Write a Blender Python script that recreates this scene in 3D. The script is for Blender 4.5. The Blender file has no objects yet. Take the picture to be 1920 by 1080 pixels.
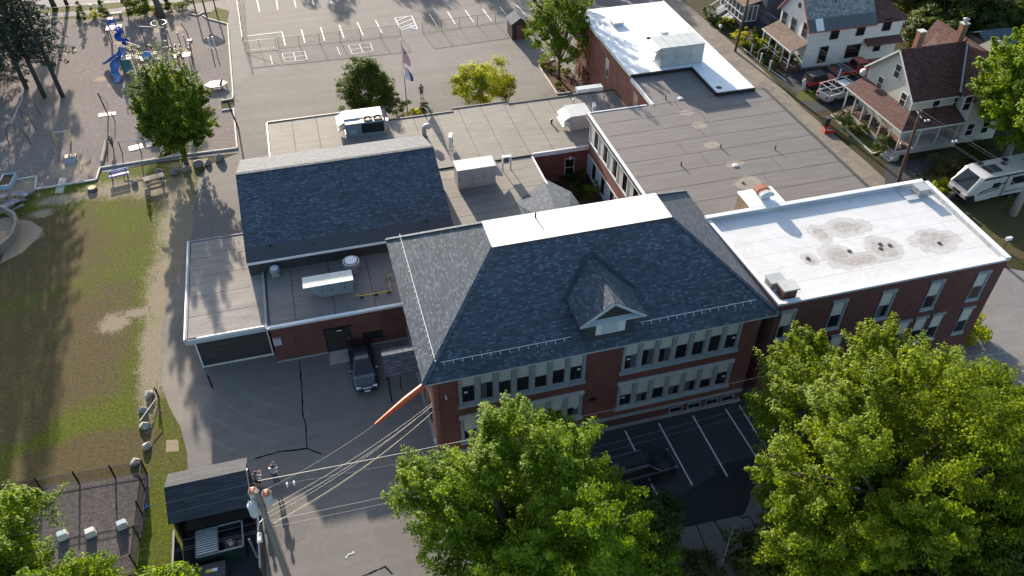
import bpy, bmesh, math, random
import numpy as np
from mathutils import Vector, Matrix
R_ = math.radians
S = bpy.context.scene
COL = S.collection

# ---------------------------------------------------------------- camera
CAM_F = 1524.13
CAM_H = 45.0
_p, _y, _r = 0.723257903, 0.271267712, -0.0035779
def cam_axes():
    cy, sy, cp, sp = math.cos(_y), math.sin(_y), math.cos(_p), math.sin(_p)
    f = np.array([sy*cp, cy*cp, -sp]); r = np.array([cy, -sy, 0.0]); d = np.cross(f, r)
    c, s = math.cos(_r), math.sin(_r)
    return np.array([c*r+s*d, -s*r+c*d, f])
CM = cam_axes()
cam_data = bpy.data.cameras.new('camera')
cam = bpy.data.objects.new('camera', cam_data); COL.objects.link(cam)
_m = Matrix([[CM[0][i], -CM[1][i], -CM[2][i], 0] for i in range(3)] + [[0, 0, 0, 1]])
_m.translation = Vector((0, 0, CAM_H))
cam.matrix_world = _m
cam_data.sensor_width = 36.0
cam_data.lens = 36.0*CAM_F/1920.0
cam_data.clip_start = 0.5
cam_data.clip_end = 2000
S.camera = cam

def P(u, v, z=0.0):
    """where the line of sight of a photo pixel meets the level z (surveying helper)"""
    d = CM.T @ np.array([(u-960)/CAM_F, (v-540)/CAM_F, 1.0]); t = (z-CAM_H)/d[2]
    return Vector((d[0]*t, d[1]*t, z))
def PY(u, v, y):
    d = CM.T @ np.array([(u-960)/CAM_F, (v-540)/CAM_F, 1.0]); t = y/d[1]
    return Vector((d[0]*t, y, CAM_H+d[2]*t))
def PX(u, v, x):
    d = CM.T @ np.array([(u-960)/CAM_F, (v-540)/CAM_F, 1.0]); t = x/d[0]
    return Vector((x, d[1]*t, CAM_H+d[2]*t))

# ---------------------------------------------------------------- world, sun, exposure
SUN_EL, SUN_AZ = R_(15.5), R_(-6.0)
w = bpy.data.worlds.new('World'); S.world = w; w.use_nodes = True
nt = w.node_tree; nt.nodes.clear()
sky = nt.nodes.new('ShaderNodeTexSky'); sky.sky_type = 'NISHITA'; sky.sun_disc = False
sky.sun_elevation = SUN_EL; sky.sun_rotation = SUN_AZ; sky.air_density = 1.0; sky.dust_density = 1.2; sky.ozone_density = 1.0
bg = nt.nodes.new('ShaderNodeBackground'); bg.inputs[1].default_value = 0.122
wo = nt.nodes.new('ShaderNodeOutputWorld')
nt.links.new(sky.outputs[0], bg.inputs[0]); nt.links.new(bg.outputs[0], wo.inputs[0])
sd = bpy.data.lights.new('sun', 'SUN'); sd.energy = 5.0; sd.angle = R_(0.55); sd.color = (1.0, 0.87, 0.72)
sun = bpy.data.objects.new('sun', sd); COL.objects.link(sun)
_sv = Vector((math.sin(SUN_AZ)*math.cos(SUN_EL), math.cos(SUN_AZ)*math.cos(SUN_EL), math.sin(SUN_EL)))
sun.rotation_euler = _sv.to_track_quat('Z', 'Y').to_euler()
sun.location = (0, 60, 60)
S.view_settings.view_transform = 'Standard'; S.view_settings.look = 'None'
S.view_settings.exposure = 1.4; S.view_settings.gamma = 1.0; S.view_settings.use_curve_mapping = False
S.cycles.max_bounces = 5; S.cycles.diffuse_bounces = 2; S.cycles.transmission_bounces = 3; S.cycles.transparent_max_bounces = 4
S.cycles.sample_clamp_indirect = 6.0
S.cycles.use_denoising = True

# ---------------------------------------------------------------- materials
MATS = {}
class NT:
    def __init__(s, name):
        s.m = bpy.data.materials.new(name); s.m.use_nodes = True
        s.t = s.m.node_tree; s.b = s.t.nodes['Principled BSDF']; s.o = s.t.nodes['Material Output']
    def n(s, typ, **kw):
        x = s.t.nodes.new('ShaderNode'+typ)
        for k, v in kw.items():
            if k.startswith('i_'): x.inputs[k[2:].replace('_', ' ')].default_value = v
            else: setattr(x, k, v)
        return x
    def l(s, a, b): s.t.links.new(a, b)
    def coord(s, kind='Object', scale=None, rot=None):
        tc = s.n('TexCoord'); o = tc.outputs[kind]
        if scale is not None or rot is not None:
            mp = s.n('Mapping')
            if scale is not None: mp.inputs['Scale'].default_value = scale if hasattr(scale, '__len__') else (scale,)*3
            if rot is not None: mp.inputs['Rotation'].default_value = rot
            s.l(o, mp.inputs[0]); o = mp.outputs[0]
        return o
    def pos(s):
        g = s.n('NewGeometry'); return g.outputs['Position']
    def noise(s, vec, scale, detail=3, rough=0.55, dist=0.0):
        x = s.n('TexNoise'); x.inputs['Scale'].default_value = scale; x.inputs['Detail'].default_value = detail
        x.inputs['Roughness'].default_value = rough; x.inputs['Distortion'].default_value = dist
        s.l(vec, x.inputs['Vector']); return x.outputs['Fac']
    def ramp(s, fac, stops, interp='LINEAR'):
        x = s.n('ValToRGB'); cr = x.color_ramp; cr.interpolation = interp
        while len(cr.elements) < len(stops): cr.elements.new(0.5)
        for e, (p, c) in zip(cr.elements, stops):
            e.position = p; e.color = (*c, 1) if len(c) == 3 else c
        s.l(fac, x.inputs[0]); return x.outputs[0]
    def mix(s, fac, a, b, mode='MIX'):
        x = s.n('Mix'); x.data_type = 'RGBA'; x.blend_type = mode
        for sock, v in ((x.inputs[0], fac), (x.inputs[6], a), (x.inputs[7], b)):
            if hasattr(v, 'links'): s.l(v, sock)
            elif hasattr(v, '__len__'): sock.default_value = (*v, 1) if len(v) == 3 else v
            else: sock.default_value = v
        return x.outputs[2]
    def math(s, op, a, b=0.0, c=None, clamp=False):
        x = s.n('Math'); x.operation = op; x.use_clamp = clamp
        for i, v in enumerate((a, b) if c is None else (a, b, c)):
            if hasattr(v, 'links'): s.l(v, x.inputs[i])
            else: x.inputs[i].default_value = v
        return x.outputs[0]
    def bump(s, h, strength=0.3, dist=0.02):
        x = s.n('Bump'); x.inputs['Strength'].default_value = strength; x.inputs['Distance'].default_value = dist
        s.l(h, x.inputs['Height']); s.l(x.outputs[0], s.b.inputs['Normal'])
    def fin(s, color, rough=0.7, metal=0.0, spec=None):
        if hasattr(color, 'links'): s.l(color, s.b.inputs['Base Color'])
        else: s.b.inputs['Base Color'].default_value = (*color, 1)
        if hasattr(rough, 'links'): s.l(rough, s.b.inputs['Roughness'])
        else: s.b.inputs['Roughness'].default_value = rough
        s.b.inputs['Metallic'].default_value = metal
        if spec is not None: s.b.inputs['Specular IOR Level'].default_value = spec
        return s.m

def sc(c, k): return tuple(min(1, x*k) for x in c)
def plain(name, col, rough=0.6, metal=0.0, var=0.18, scale=3.0, spec=None, fine=0.0):
    """painted / weathered surface: base colour with cloudy and fine grained variation"""
    if name in MATS: return MATS[name]
    t = NT(name); p = t.pos()
    n1 = t.noise(p, scale, 4, 0.6)
    c = t.mix(t.ramp(n1, [(0.3, (0, 0, 0)), (0.7, (1, 1, 1))]), sc(col, 1-var), sc(col, 1+var))
    if fine:
        n2 = t.noise(p, 28, 3, 0.7)
        c = t.mix(fine, c, t.ramp(n2, [(0.3, sc(col, 0.4)), (0.7, sc(col, 1.5))]))
    m = t.fin(c, rough, metal, spec); MATS[name] = m
    return m

def shingle(name, c_dark, c_mid, c_lite, frac=0.12, sx=0.34, sy=0.145, tint=None, wear=0.0):
    t = NT(name); uv = t.coord('UV')
    def br(w, h, off):
        b = t.n('TexBrick'); b.offset = 0.5
        b.inputs['Color1'].default_value = (0, 0, 0, 1); b.inputs['Color2'].default_value = (1, 1, 1, 1)
        b.inputs['Mortar'].default_value = (0, 0, 0, 1)
        b.inputs['Scale'].default_value = 1; b.inputs['Brick Width'].default_value = w; b.inputs['Row Height'].default_value = h
        b.inputs['Mortar Size'].default_value = off; b.inputs['Mortar Smooth'].default_value = 0.2; b.inputs['Bias'].default_value = 0
        t.l(uv, b.inputs['Vector']); return b
    b1 = br(sx, sy, 0.0); b2 = br(sx*0.55, sy*1.0, 0.0); b3 = br(0.95, sy, 0.016)
    base = t.ramp(b1.outputs['Color'], [(0.0, c_dark), (0.55, c_mid), (1.0, sc(c_mid, 1.25))])
    li = t.ramp(b2.outputs['Color'], [(1-frac-0.02, (0, 0, 0)), (1-frac+0.02, (1, 1, 1))])
    c = t.mix(li, base, c_lite)
    li2 = t.ramp(b1.outputs['Color'], [(0.88, (0, 0, 0)), (0.93, (1, 1, 1))])
    c = t.mix(t.math('MULTIPLY', li2, 0.5), c, c_lite)
    c = t.mix(t.math('MULTIPLY', b3.outputs['Fac'], 0.85), c, sc(c_dark, 0.45))
    nz = t.noise(t.pos(), 0.35, 4, 0.6); c = t.mix(0.5, c, t.mix(nz, sc(c, 1) if not hasattr(c, 'links') else c, (0.35, 0.35, 0.35)), 'MIX') if False else c
    c = t.mix(0.35, c, t.ramp(nz, [(0.3, (0.75, 0.75, 0.75)), (0.7, (1.2, 1.2, 1.2))]), 'MULTIPLY')
    g = t.noise(t.pos(), 40, 2, 0.7)
    c = t.mix(0.3, c, t.ramp(g, [(0.3, (0.6, 0.6, 0.6)), (0.7, (1.4, 1.4, 1.4))]), 'MULTIPLY')
    t.bump(b1.outputs['Color'], 0.35, 0.02)
    m = t.fin(c, 0.85, 0, 0.3); MATS[name] = m; return m

def brickmat(name, c1, c2, mortar, var=0.3):
    t = NT(name); uv = t.coord('UV')
    b = t.n('TexBrick'); b.inputs['Color1'].default_value = (*c1, 1); b.inputs['Color2'].default_value = (*c2, 1)
    b.inputs['Mortar'].default_value = (*mortar, 1); b.inputs['Scale'].default_value = 1
    b.inputs['Brick Width'].default_value = 0.22; b.inputs['Row Height'].default_value = 0.08
    b.inputs['Mortar Size'].default_value = 0.008; b.inputs['Bias'].default_value = -0.1
    t.l(uv, b.inputs['Vector'])
    nz = t.noise(t.pos(), 0.8, 5, 0.65)
    c = t.mix(0.6, b.outputs['Color'], t.ramp(nz, [(0.3, (1-var,)*3), (0.7, (1+var,)*3)]), 'MULTIPLY')
    n2 = t.noise(t.coord('UV', (0.9, 7, 1)), 1.5, 3, 0.6)
    c = t.mix(0.5, c, t.ramp(n2, [(0.35, (0.75, 0.75, 0.78)), (0.65, (1.15, 1.1, 1.1))]), 'MULTIPLY')
    t.bump(b.outputs['Fac'], -0.3, 0.01)
    m = t.fin(c, 0.85, 0, 0.25); MATS[name] = m; return m

def membrane(name, col, col2, streak=0.25, rough=0.75, dirt=(0.20, 0.18, 0.15), dirtamt=0.25, seed=0.0):
    t = NT(name); p = t.pos(); mp = t.n('Mapping'); t.l(p, mp.inputs[0]); mp.inputs['Location'].default_value = (seed*7.3, seed*3.1, 0)
    n1 = t.noise(mp.outputs[0], 0.35, 5, 0.62, 0.6)
    mp2 = t.n('Mapping'); t.l(p, mp2.inputs[0]); mp2.inputs['Scale'].default_value = (0.35, 3.2, 1)
    n2 = t.noise(mp2.outputs[0], 1.0, 4, 0.6, 0.4)
    c = t.mix(t.ramp(n1, [(0.32, (0, 0, 0)), (0.68, (1, 1, 1))]), col, col2)
    c = t.mix(streak, c, t.ramp(n2, [(0.35, sc(col, 0.7)), (0.65, sc(col2, 1.25))]))
    n3 = t.noise(mp.outputs[0], 1.1, 6, 0.7, 1.2)
    c = t.mix(t.math('MULTIPLY', t.ramp(n3, [(0.55, (0, 0, 0)), (0.72, (1, 1, 1))]), dirtamt), c, dirt)
    n4 = t.noise(p, 22, 3, 0.7)
    c = t.mix(0.22, c, t.ramp(n4, [(0.3, (0.55,)*3), (0.7, (1.45,)*3)]), 'MULTIPLY')
    t.bump(n4, 0.15, 0.01)
    m = t.fin(c, rough, 0, 0.3); MATS[name] = m; return m

# ---------------------------------------------------------------- mesh building
class MB:
    def __init__(s): s.v = []; s.f = []; s.mi = []; s.cur = 0; s.M = None
    def tr(s, p):
        return tuple(s.M @ Vector(p)) if s.M is not None else tuple(p)
    def face(s, pts):
        i = len(s.v); s.v += [s.tr(p) for p in pts]; s.f.append(tuple(range(i, i+len(pts)))); s.mi.append(s.cur); return s
    def box(s, x0, x1, y0, y1, z0, z1):
        i = len(s.v); s.v += [s.tr(p) for p in ((x0,y0,z0),(x1,y0,z0),(x1,y1,z0),(x0,y1,z0),(x0,y0,z1),(x1,y0,z1),(x1,y1,z1),(x0,y1,z1))]
        for q in ((3,2,1,0),(4,5,6,7),(0,1,5,4),(1,2,6,5),(2,3,7,6),(3,0,4,7)): s.f.append(tuple(i+k for k in q)); s.mi.append(s.cur)
        return s
    def hexa(s, b, t):
        """b, t: four bottom and four top points, counter-clockwise seen from above"""
        i = len(s.v); s.v += [s.tr(p) for p in list(b)+list(t)]
        for q in ((3,2,1,0),(4,5,6,7),(0,1,5,4),(1,2,6,5),(2,3,7,6),(3,0,4,7)): s.f.append(tuple(i+k for k in q)); s.mi.append(s.cur)
        return s
    def bar(s, a, b, w, h, up=(0, 0, 1)):
        """beam from a to b: width w, height h, centred on the line"""
        a = Vector(a); b = Vector(b); d = (b-a).normalized(); up = Vector(up)
        if abs(d.dot(up)) > 0.98: up = Vector((1, 0, 0))
        x = d.cross(up).normalized(); y = x.cross(d).normalized()
        q = [x*(-w/2)+y*(-h/2), x*(w/2)+y*(-h/2), x*(w/2)+y*(h/2), x*(-w/2)+y*(h/2)]
        i = len(s.v); s.v += [s.tr(a+k) for k in q]+[s.tr(b+k) for k in q]
        for f in ((0,1,2,3),(7,6,5,4),(0,4,5,1),(1,5,6,2),(2,6,7,3),(3,7,4,0)): s.f.append(tuple(i+k for k in f)); s.mi.append(s.cur)
        return s
    def tube(s, pts, r, n=8, cap=True):
        pts = [Vector(p) for p in pts]; rr = r if hasattr(r, '__len__') else [r]*len(pts)
        i0 = len(s.v); x = None
        for k, p in enumerate(pts):
            d = (pts[min(k+1, len(pts)-1)]-pts[max(k-1, 0)]).normalized()
            if x is None: x = d.cross(Vector((0, 0, 1)) if abs(d.z) < 0.95 else Vector((1, 0, 0))).normalized()
            else:
                x = (x-d*x.dot(d)).normalized()
            y = d.cross(x)
            for j in range(n):
                a = 2*math.pi*j/n; s.v.append(s.tr(p+(x*math.cos(a)+y*math.sin(a))*rr[k]))
        for k in range(len(pts)-1):
            for j in range(n):
                a = i0+k*n+j; b = i0+k*n+(j+1) % n
                s.f.append((a, b, b+n, a+n)); s.mi.append(s.cur)
        if cap:
            s.f.append(tuple(i0+j for j in range(n))[::-1]); s.mi.append(s.cur)
            k = len(pts)-1; s.f.append(tuple(i0+k*n+j for j in range(n))); s.mi.append(s.cur)
        return s
    def cyl(s, c, r, h, n=12, r2=None):
        c = Vector(c); return s.tube([c, c+Vector((0, 0, h))], [r, r if r2 is None else r2], n)
    def lathe(s, prof, c=(0, 0, 0), n=16):
        """prof: (r, z) pairs"""
        i0 = len(s.v)
        for r, z in prof:
            for j in range(n):
                a = 2*math.pi*j/n; s.v.append(s.tr((c[0]+r*math.cos(a), c[1]+r*math.sin(a), c[2]+z)))
        for k in range(len(prof)-1):
            for j in range(n):
                a = i0+k*n+j; b = i0+k*n+(j+1) % n; s.f.append((a, b, b+n, a+n)); s.mi.append(s.cur)
        s.f.append(tuple(i0+j for j in range(n))[::-1]); s.mi.append(s.cur)
        s.f.append(tuple(i0+(len(prof)-1)*n+j for j in range(n))); s.mi.append(s.cur)
        return s
    def prism(s, poly, z0, z1, bottom=True):
        a = sum(poly[i][0]*poly[(i+1) % len(poly)][1]-poly[(i+1) % len(poly)][0]*poly[i][1] for i in range(len(poly)))
        if a < 0: poly = poly[::-1]
        n = len(poly); i = len(s.v)
        s.v += [s.tr((p[0], p[1], z0)) for p in poly]+[s.tr((p[0], p[1], z1)) for p in poly]
        s.f.append(tuple(range(i+n, i+2*n))); s.mi.append(s.cur)
        if bottom: s.f.append(tuple(range(i, i+n))[::-1]); s.mi.append(s.cur)
        for k in range(n):
            j = (k+1) % n; s.f.append((i+k, i+j, i+j+n, i+k+n)); s.mi.append(s.cur)
        return s
    def slab(s, q, t):
        """a plate of thickness t under the planar polygon q (points ordered ccw seen from its outer side)"""
        q = [Vector(p) for p in q]; n = (q[1]-q[0]).cross(q[2]-q[0]).normalized(); b = [p-n*t for p in q]
        i = len(s.v); m = len(q); s.v += [s.tr(p) for p in q+b]
        s.f.append(tuple(range(i, i+m))); s.f.append(tuple(range(i+m, i+2*m))[::-1]); s.mi += [s.cur]*2
        for k in range(m):
            j = (k+1) % m; s.f.append((i+k, i+m+k, i+m+j, i+j)); s.mi.append(s.cur)
        return s
    def mesh(s, name, mats, smooth=False, uv=True):
        me = bpy.data.meshes.new(name)
        me.from_pydata(s.v, [], s.f)
        mats = mats if isinstance(mats, (list, tuple)) else [mats]
        for m in mats: me.materials.append(m)
        if len(mats) > 1: me.polygons.foreach_set('material_index', s.mi)
        if uv: autouv(me)
        if smooth: me.polygons.foreach_set('use_smooth', [True]*len(me.polygons))
        me.update(); return me
    def build(s, name, mats, parent=None, smooth=False, loc=(0, 0, 0), rot=(0, 0, 0), uv=True):
        return put(name, s.mesh(name, mats, smooth, uv), parent, loc, rot)
def autouv(me):
    lay = me.uv_layers.new(name='uv'); n = len(me.loops)
    if n == 0: return
    co = np.empty(len(me.vertices)*3); me.vertices.foreach_get('co', co); co = co.reshape(-1, 3)
    li = np.empty(n, int); me.loops.foreach_get('vertex_index', li)
    uv = np.zeros((n, 2))
    for p in me.polygons:
        nr = np.array(p.normal)
        if abs(nr[2]) > 0.999: t = np.array([1.0, 0, 0]); b = np.array([0, 1.0, 0])
        else:
            t = np.cross([0, 0, 1.0], nr); t /= np.linalg.norm(t)+1e-9; b = np.cross(nr, t)
        idx = range(p.loop_start, p.loop_start+p.loop_total); q = co[li[list(idx)]]
        uv[list(idx), 0] = q@t; uv[list(idx), 1] = q@b
    lay.data.foreach_set('uv', uv.ravel())
def put(name, me, parent=None, loc=(0, 0, 0), rot=(0, 0, 0), scale=None):
    o = bpy.data.objects.new(name, me); COL.objects.link(o); o.location = loc; o.rotation_euler = rot
    if scale is not None: o.scale = scale if hasattr(scale, '__len__') else (scale,)*3
    if parent is not None: o.parent = parent
    return o
def tag(o, label=None, cat=None, group=None, kind=None):
    if label: o['label'] = label
    if cat: o['category'] = cat
    if group: o['group'] = group
    if kind: o['kind'] = kind
    return o
def thing(name, label, cat, loc=(0, 0, 0), rz=0.0, group=None):
    o = bpy.data.objects.new(name, None); COL.objects.link(o); o.location = loc; o.rotation_euler = (0, 0, rz)
    o.empty_display_size = 0.3
    return tag(o, label, cat, group)
def dup(root, loc, rz=None, label=None, group=None, scale=None):
    kids = {}
    for ch in bpy.data.objects:
        if ch.parent is not None: kids.setdefault(ch.parent, []).append(ch)
    def cp(o, par):
        c = o.copy(); COL.objects.link(c)
        if par is not None: c.parent = par
        for ch in kids.get(o, []): cp(ch, c)
        return c
    r = cp(root, None); r.location = loc
    if rz is not None: r.rotation_euler = (0, 0, rz)
    if label: r['label'] = label
    if group: r['group'] = group
    if scale is not None: r.scale = scale if hasattr(scale, '__len__') else (scale,)*3
    return r

# ---------------------------------------------------------------- ground materials
def blobs(t, lst, warp=0.25, wscale=0.5):
    """worn or stained patches: 1 at the centre of each ellipse falling to 0 at its rim, rim broken by noise"""
    p = t.pos(); nz = t.n('TexNoise'); nz.inputs['Scale'].default_value = wscale; nz.inputs['Detail'].default_value = 5; nz.inputs['Roughness'].default_value = 0.65
    t.l(p, nz.inputs['Vector']); out = None
    for (cx, cy, rx, ry, rot) in lst:
        mp = t.n('Mapping'); mp.vector_type = 'TEXTURE'
        mp.inputs['Location'].default_value = (cx, cy, 0); mp.inputs['Rotation'].default_value = (0, 0, R_(rot)); mp.inputs['Scale'].default_value = (rx, ry, 1000)
        t.l(p, mp.inputs[0]); ln = t.n('VectorMath'); ln.operation = 'LENGTH'; t.l(mp.outputs[0], ln.inputs[0])
        v = t.math('SUBTRACT', 1.0, ln.outputs['Value'])
        out = v if out is None else t.math('MAXIMUM', out, v)
    return t.math('ADD', out, t.math('MULTIPLY', t.math('SUBTRACT', nz.outputs['Fac'], 0.5), warp*4))
def blob_uv(u, v, ru, rv, z=0.0, rot=0):
    c = P(u, v, z); a = P(u+ru, v, z); b = P(u, v+rv, z)
    return (c.x, c.y, (a-c).length, (b-c).length, rot)

def asphalt(name, c1, c2, crack=0.5, patch=0.3, seed=0, extra=None):
    t = NT(name); p = t.pos(); mp = t.n('Mapping'); t.l(p, mp.inputs[0]); mp.inputs['Location'].default_value = (seed, seed*2, 0); q = mp.outputs[0]
    n1 = t.noise(q, 0.12, 5, 0.6, 0.5); c = t.mix(t.ramp(n1, [(0.3, (0,)*3), (0.7, (1,)*3)]), c1, c2)
    mp2 = t.n('Mapping'); t.l(p, mp2.inputs[0]); mp2.inputs['Scale'].default_value = (0.05, 0.9, 1)
    n2 = t.noise(mp2.outputs[0], 1.0, 4, 0.65, 0.5)
    c = t.mix(patch, c, t.ramp(n2, [(0.3, sc(c1, 0.82)), (0.7, sc(c2, 1.15))]))
    n3 = t.noise(p, 14, 4, 0.8); c = t.mix(0.35, c, t.ramp(n3, [(0.3, (0.55,)*3), (0.7, (1.45,)*3)]), 'MULTIPLY')
    n5 = t.noise(q, 0.5, 6, 0.75, 2.0); c = t.mix(0.3, c, t.ramp(n5, [(0.35, (0.7,)*3), (0.62, (1.15,)*3)]), 'MULTIPLY')
    if crack:
        wv = t.n('TexNoise'); wv.inputs['Scale'].default_value = 0.6; wv.inputs['Detail'].default_value = 4; t.l(q, wv.inputs['Vector'])
        ad = t.n('VectorMath'); ad.operation = 'MULTIPLY_ADD'; t.l(wv.outputs['Color'], ad.inputs[0]); ad.inputs[1].default_value = (2.2, 2.2, 0); t.l(q, ad.inputs[2])
        v = t.n('TexVoronoi'); v.feature = 'DISTANCE_TO_EDGE'; v.inputs['Scale'].default_value = 0.16; t.l(ad.outputs[0], v.inputs['Vector'])
        m = t.ramp(v.outputs['Distance'], [(0.0, (1,)*3), (0.009, (0,)*3)])
        gate = t.ramp(t.noise(q, 0.25, 2), [(0.45, (0,)*3), (0.55, (1,)*3)])
        c = t.mix(t.math('MULTIPLY', t.math('MULTIPLY', m, gate), crack*.55), c, (0.03, 0.03, 0.03))
    if extra: c = extra(t, c)
    t.bump(n3, 0.25, 0.01)
    return t.fin(c, 0.88, 0, 0.25)

def court_extra(t, c):
    # oil spots, pale dusty tyre arcs and sand drift on the drive
    sp = t.noise(t.pos(), 0.9, 2, 0.5); c = t.mix(t.ramp(sp, [(0.73, (0,)*3), (0.78, (0.5,)*3)]), c, (0.05, 0.047, 0.045))
    v = t.n('TexVoronoi'); v.inputs['Scale'].default_value = .09; v.distance = 'CHEBYCHEV'; t.l(t.pos(), v.inputs['Vector']); sx = t.n('SeparateColor'); t.l(v.outputs['Color'], sx.inputs[0])
    c = t.mix(0.5, c, t.ramp(sx.outputs[0], [(0.0, (0.86,)*3), (1.0, (1.12,)*3)]), 'MULTIPLY')
    b = blobs(t, [blob_uv(325, 700, 60, 130), blob_uv(350, 760, 60, 60), blob_uv(335, 560, 30, 120)], 0.3, 0.8)
    c = t.mix(t.math('MULTIPLY', t.ramp(b, [(0.1, (0,)*3), (0.9, (1,)*3)]), 0.55), c, (0.30, 0.255, 0.195))
    wv = t.n('TexWave'); wv.wave_type = 'RINGS'; wv.rings_direction = 'Z'; wv.inputs['Scale'].default_value = 0.22; wv.inputs['Distortion'].default_value = 1.5
    wv.inputs['Detail'].default_value = 3; wv.inputs['Detail Scale'].default_value = 0.4
    mp = t.n('Mapping'); t.l(t.pos(), mp.inputs[0]); mp.inputs['Location'].default_value = (-2, -52, 0); t.l(mp.outputs[0], wv.inputs['Vector'])
    g = blobs(t, [blob_uv(430, 800, 190, 90), blob_uv(620, 900, 130, 110)], 0.2, 0.5)
    f = t.math('MULTIPLY', t.ramp(wv.outputs['Fac'], [(0.9, (0,)*3), (0.99, (1,)*3)]), t.ramp(g, [(0.0, (0,)*3), (0.5, (0.16,)*3)]))
    return t.mix(f, c, (0.30, 0.26, 0.2))
M_yard = asphalt('asphalt_yard', (0.145, 0.135, 0.125), (0.185, 0.172, 0.158), 0.55, 0.3, 3, court_extra)
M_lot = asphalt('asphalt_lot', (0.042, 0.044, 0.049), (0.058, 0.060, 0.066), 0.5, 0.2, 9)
M_road = asphalt('asphalt_street', (0.17, 0.165, 0.165), (0.21, 0.20, 0.195), 0.5, 0.3, 5)
M_patch = asphalt('asphalt_new_patch', (0.026, 0.027, 0.031), (0.036, 0.037, 0.041), 0.1, 0.2, 1)
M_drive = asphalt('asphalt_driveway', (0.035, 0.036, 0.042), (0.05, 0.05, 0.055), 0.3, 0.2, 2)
def alley_extra(t, c):
    n = t.noise(t.pos(), 0.5, 6, 0.7, 1.0)
    c = t.mix(t.ramp(n, [(0.42, (0,)*3), (0.6, (0.8,)*3)]), c, (0.23, 0.195, 0.15))
    n2 = t.noise(t.pos(), 1.6, 5, 0.7)
    return t.mix(t.ramp(n2, [(0.66, (0,)*3), (0.72, (0.8,)*3)]), c, (0.05, 0.06, 0.02))
M_alley = asphalt('alley_surface', (0.12, 0.11, 0.10), (0.17, 0.155, 0.135), 0.6, 0.4, 7, alley_extra)
M_conc = plain('concrete', (0.34, 0.32, 0.285), 0.85, var=0.2, scale=1.5, fine=0.25)
M_concw = plain('old_white_concrete', (0.5, 0.48, 0.43), 0.85, var=0.2, scale=2, fine=0.2)

def grassmat(name, greens, dry, dirt, dryamt=0.5, patches=None, seed=0.0, dirt_patches=None):
    t = NT(name); p = t.pos(); mp = t.n('Mapping'); t.l(p, mp.inputs[0]); mp.inputs['Location'].default_value = (seed, -seed, 0); q = mp.outputs[0]
    nf = t.noise(q, 5.5, 6, 0.8, 0.6)
    g = t.ramp(nf, [(0.3, sc(greens, 0.35)), (0.5, greens), (0.7, sc(greens, 1.9))])
    mp2 = t.n('Mapping'); t.l(q, mp2.inputs[0]); mp2.inputs['Scale'].default_value = (2.2, 0.5, 1); mp2.inputs['Rotation'].default_value = (0, 0, R_(-25))
    n2 = t.noise(mp2.outputs[0], 0.9, 6, 0.7, 0.8)
    d = t.ramp(nf, [(0.3, sc(dry, 0.4)), (0.55, dry), (0.75, sc(dry, 1.8))])
    n1 = t.noise(q, 0.16, 5, 0.6, 0.4)
    f = t.math('ADD', t.math('MULTIPLY', n1, 0.65), t.math('MULTIPLY', n2, 0.35))
    if patches: f = t.math('ADD', f, t.math('MULTIPLY', t.math('MAXIMUM', blobs(t, patches, 0.2, 0.3), 0.0), 0.5))
    c = t.mix(t.ramp(f, [(dryamt-0.08, (0,)*3), (dryamt+0.08, (1,)*3)]), g, d)
    if dirt_patches:
        b = blobs(t, dirt_patches, 0.32, 0.9)
        n6 = t.noise(mp2.outputs[0], 3.5, 5, 0.7)
        b = t.math('ADD', b, t.math('MULTIPLY', t.math('SUBTRACT', n6, 0.5), 1.6))
        b = t.math('ADD', b, t.math('MULTIPLY', t.math('SUBTRACT', nf, 0.5), 1.3))
        dd = t.ramp(nf, [(0.3, sc(dirt, 0.75)), (0.7, sc(dirt, 1.25))])
        c = t.mix(t.ramp(t.math('ADD', b, .22), [(0.0, (0,)*3), (0.6, (0.88,)*3)]), c, dd)
    t.bump(nf, 0.8, 0.06)
    return t.fin(c, 0.95, 0, 0.15)
M_lawn = grassmat('school_lawn', (0.078, 0.094, 0.007), (0.10, 0.078, 0.034), (0.27, 0.225, 0.16), 0.57,
    patches=[blob_uv(110, 640, 170, 170), blob_uv(60, 480, 160, 110), blob_uv(160, 860, 150, 60), blob_uv(40, 780, 90, 60)],
    dirt_patches=[blob_uv(338, 430, 42, 130), blob_uv(308, 550, 36, 110), blob_uv(288, 660, 26, 120), blob_uv(310, 350, 60, 22), blob_uv(230, 352, 70, 18), blob_uv(130, 372, 60, 10),
                  blob_uv(262, 585, 30, 10), blob_uv(60, 440, 20, 12), blob_uv(385, 300, 60, 10), blob_uv(215, 605, 30, 18), blob_uv(80, 400, 20, 8)])
M_grass = grassmat('side_grass', (0.05, 0.06, 0.012), (0.085, 0.07, 0.032), (0.22, 0.18, 0.12), 0.5, seed=31)
M_verge = grassmat('verge_grass', (0.075, 0.085, 0.014), (0.10, 0.085, 0.035), (0.22, 0.18, 0.12), 0.56, seed=12)
M_under = grassmat('garden_ground', (0.028, 0.036, 0.010), (0.06, 0.046, 0.026), (0.2, 0.17, 0.12), 0.5, seed=70)

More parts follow.
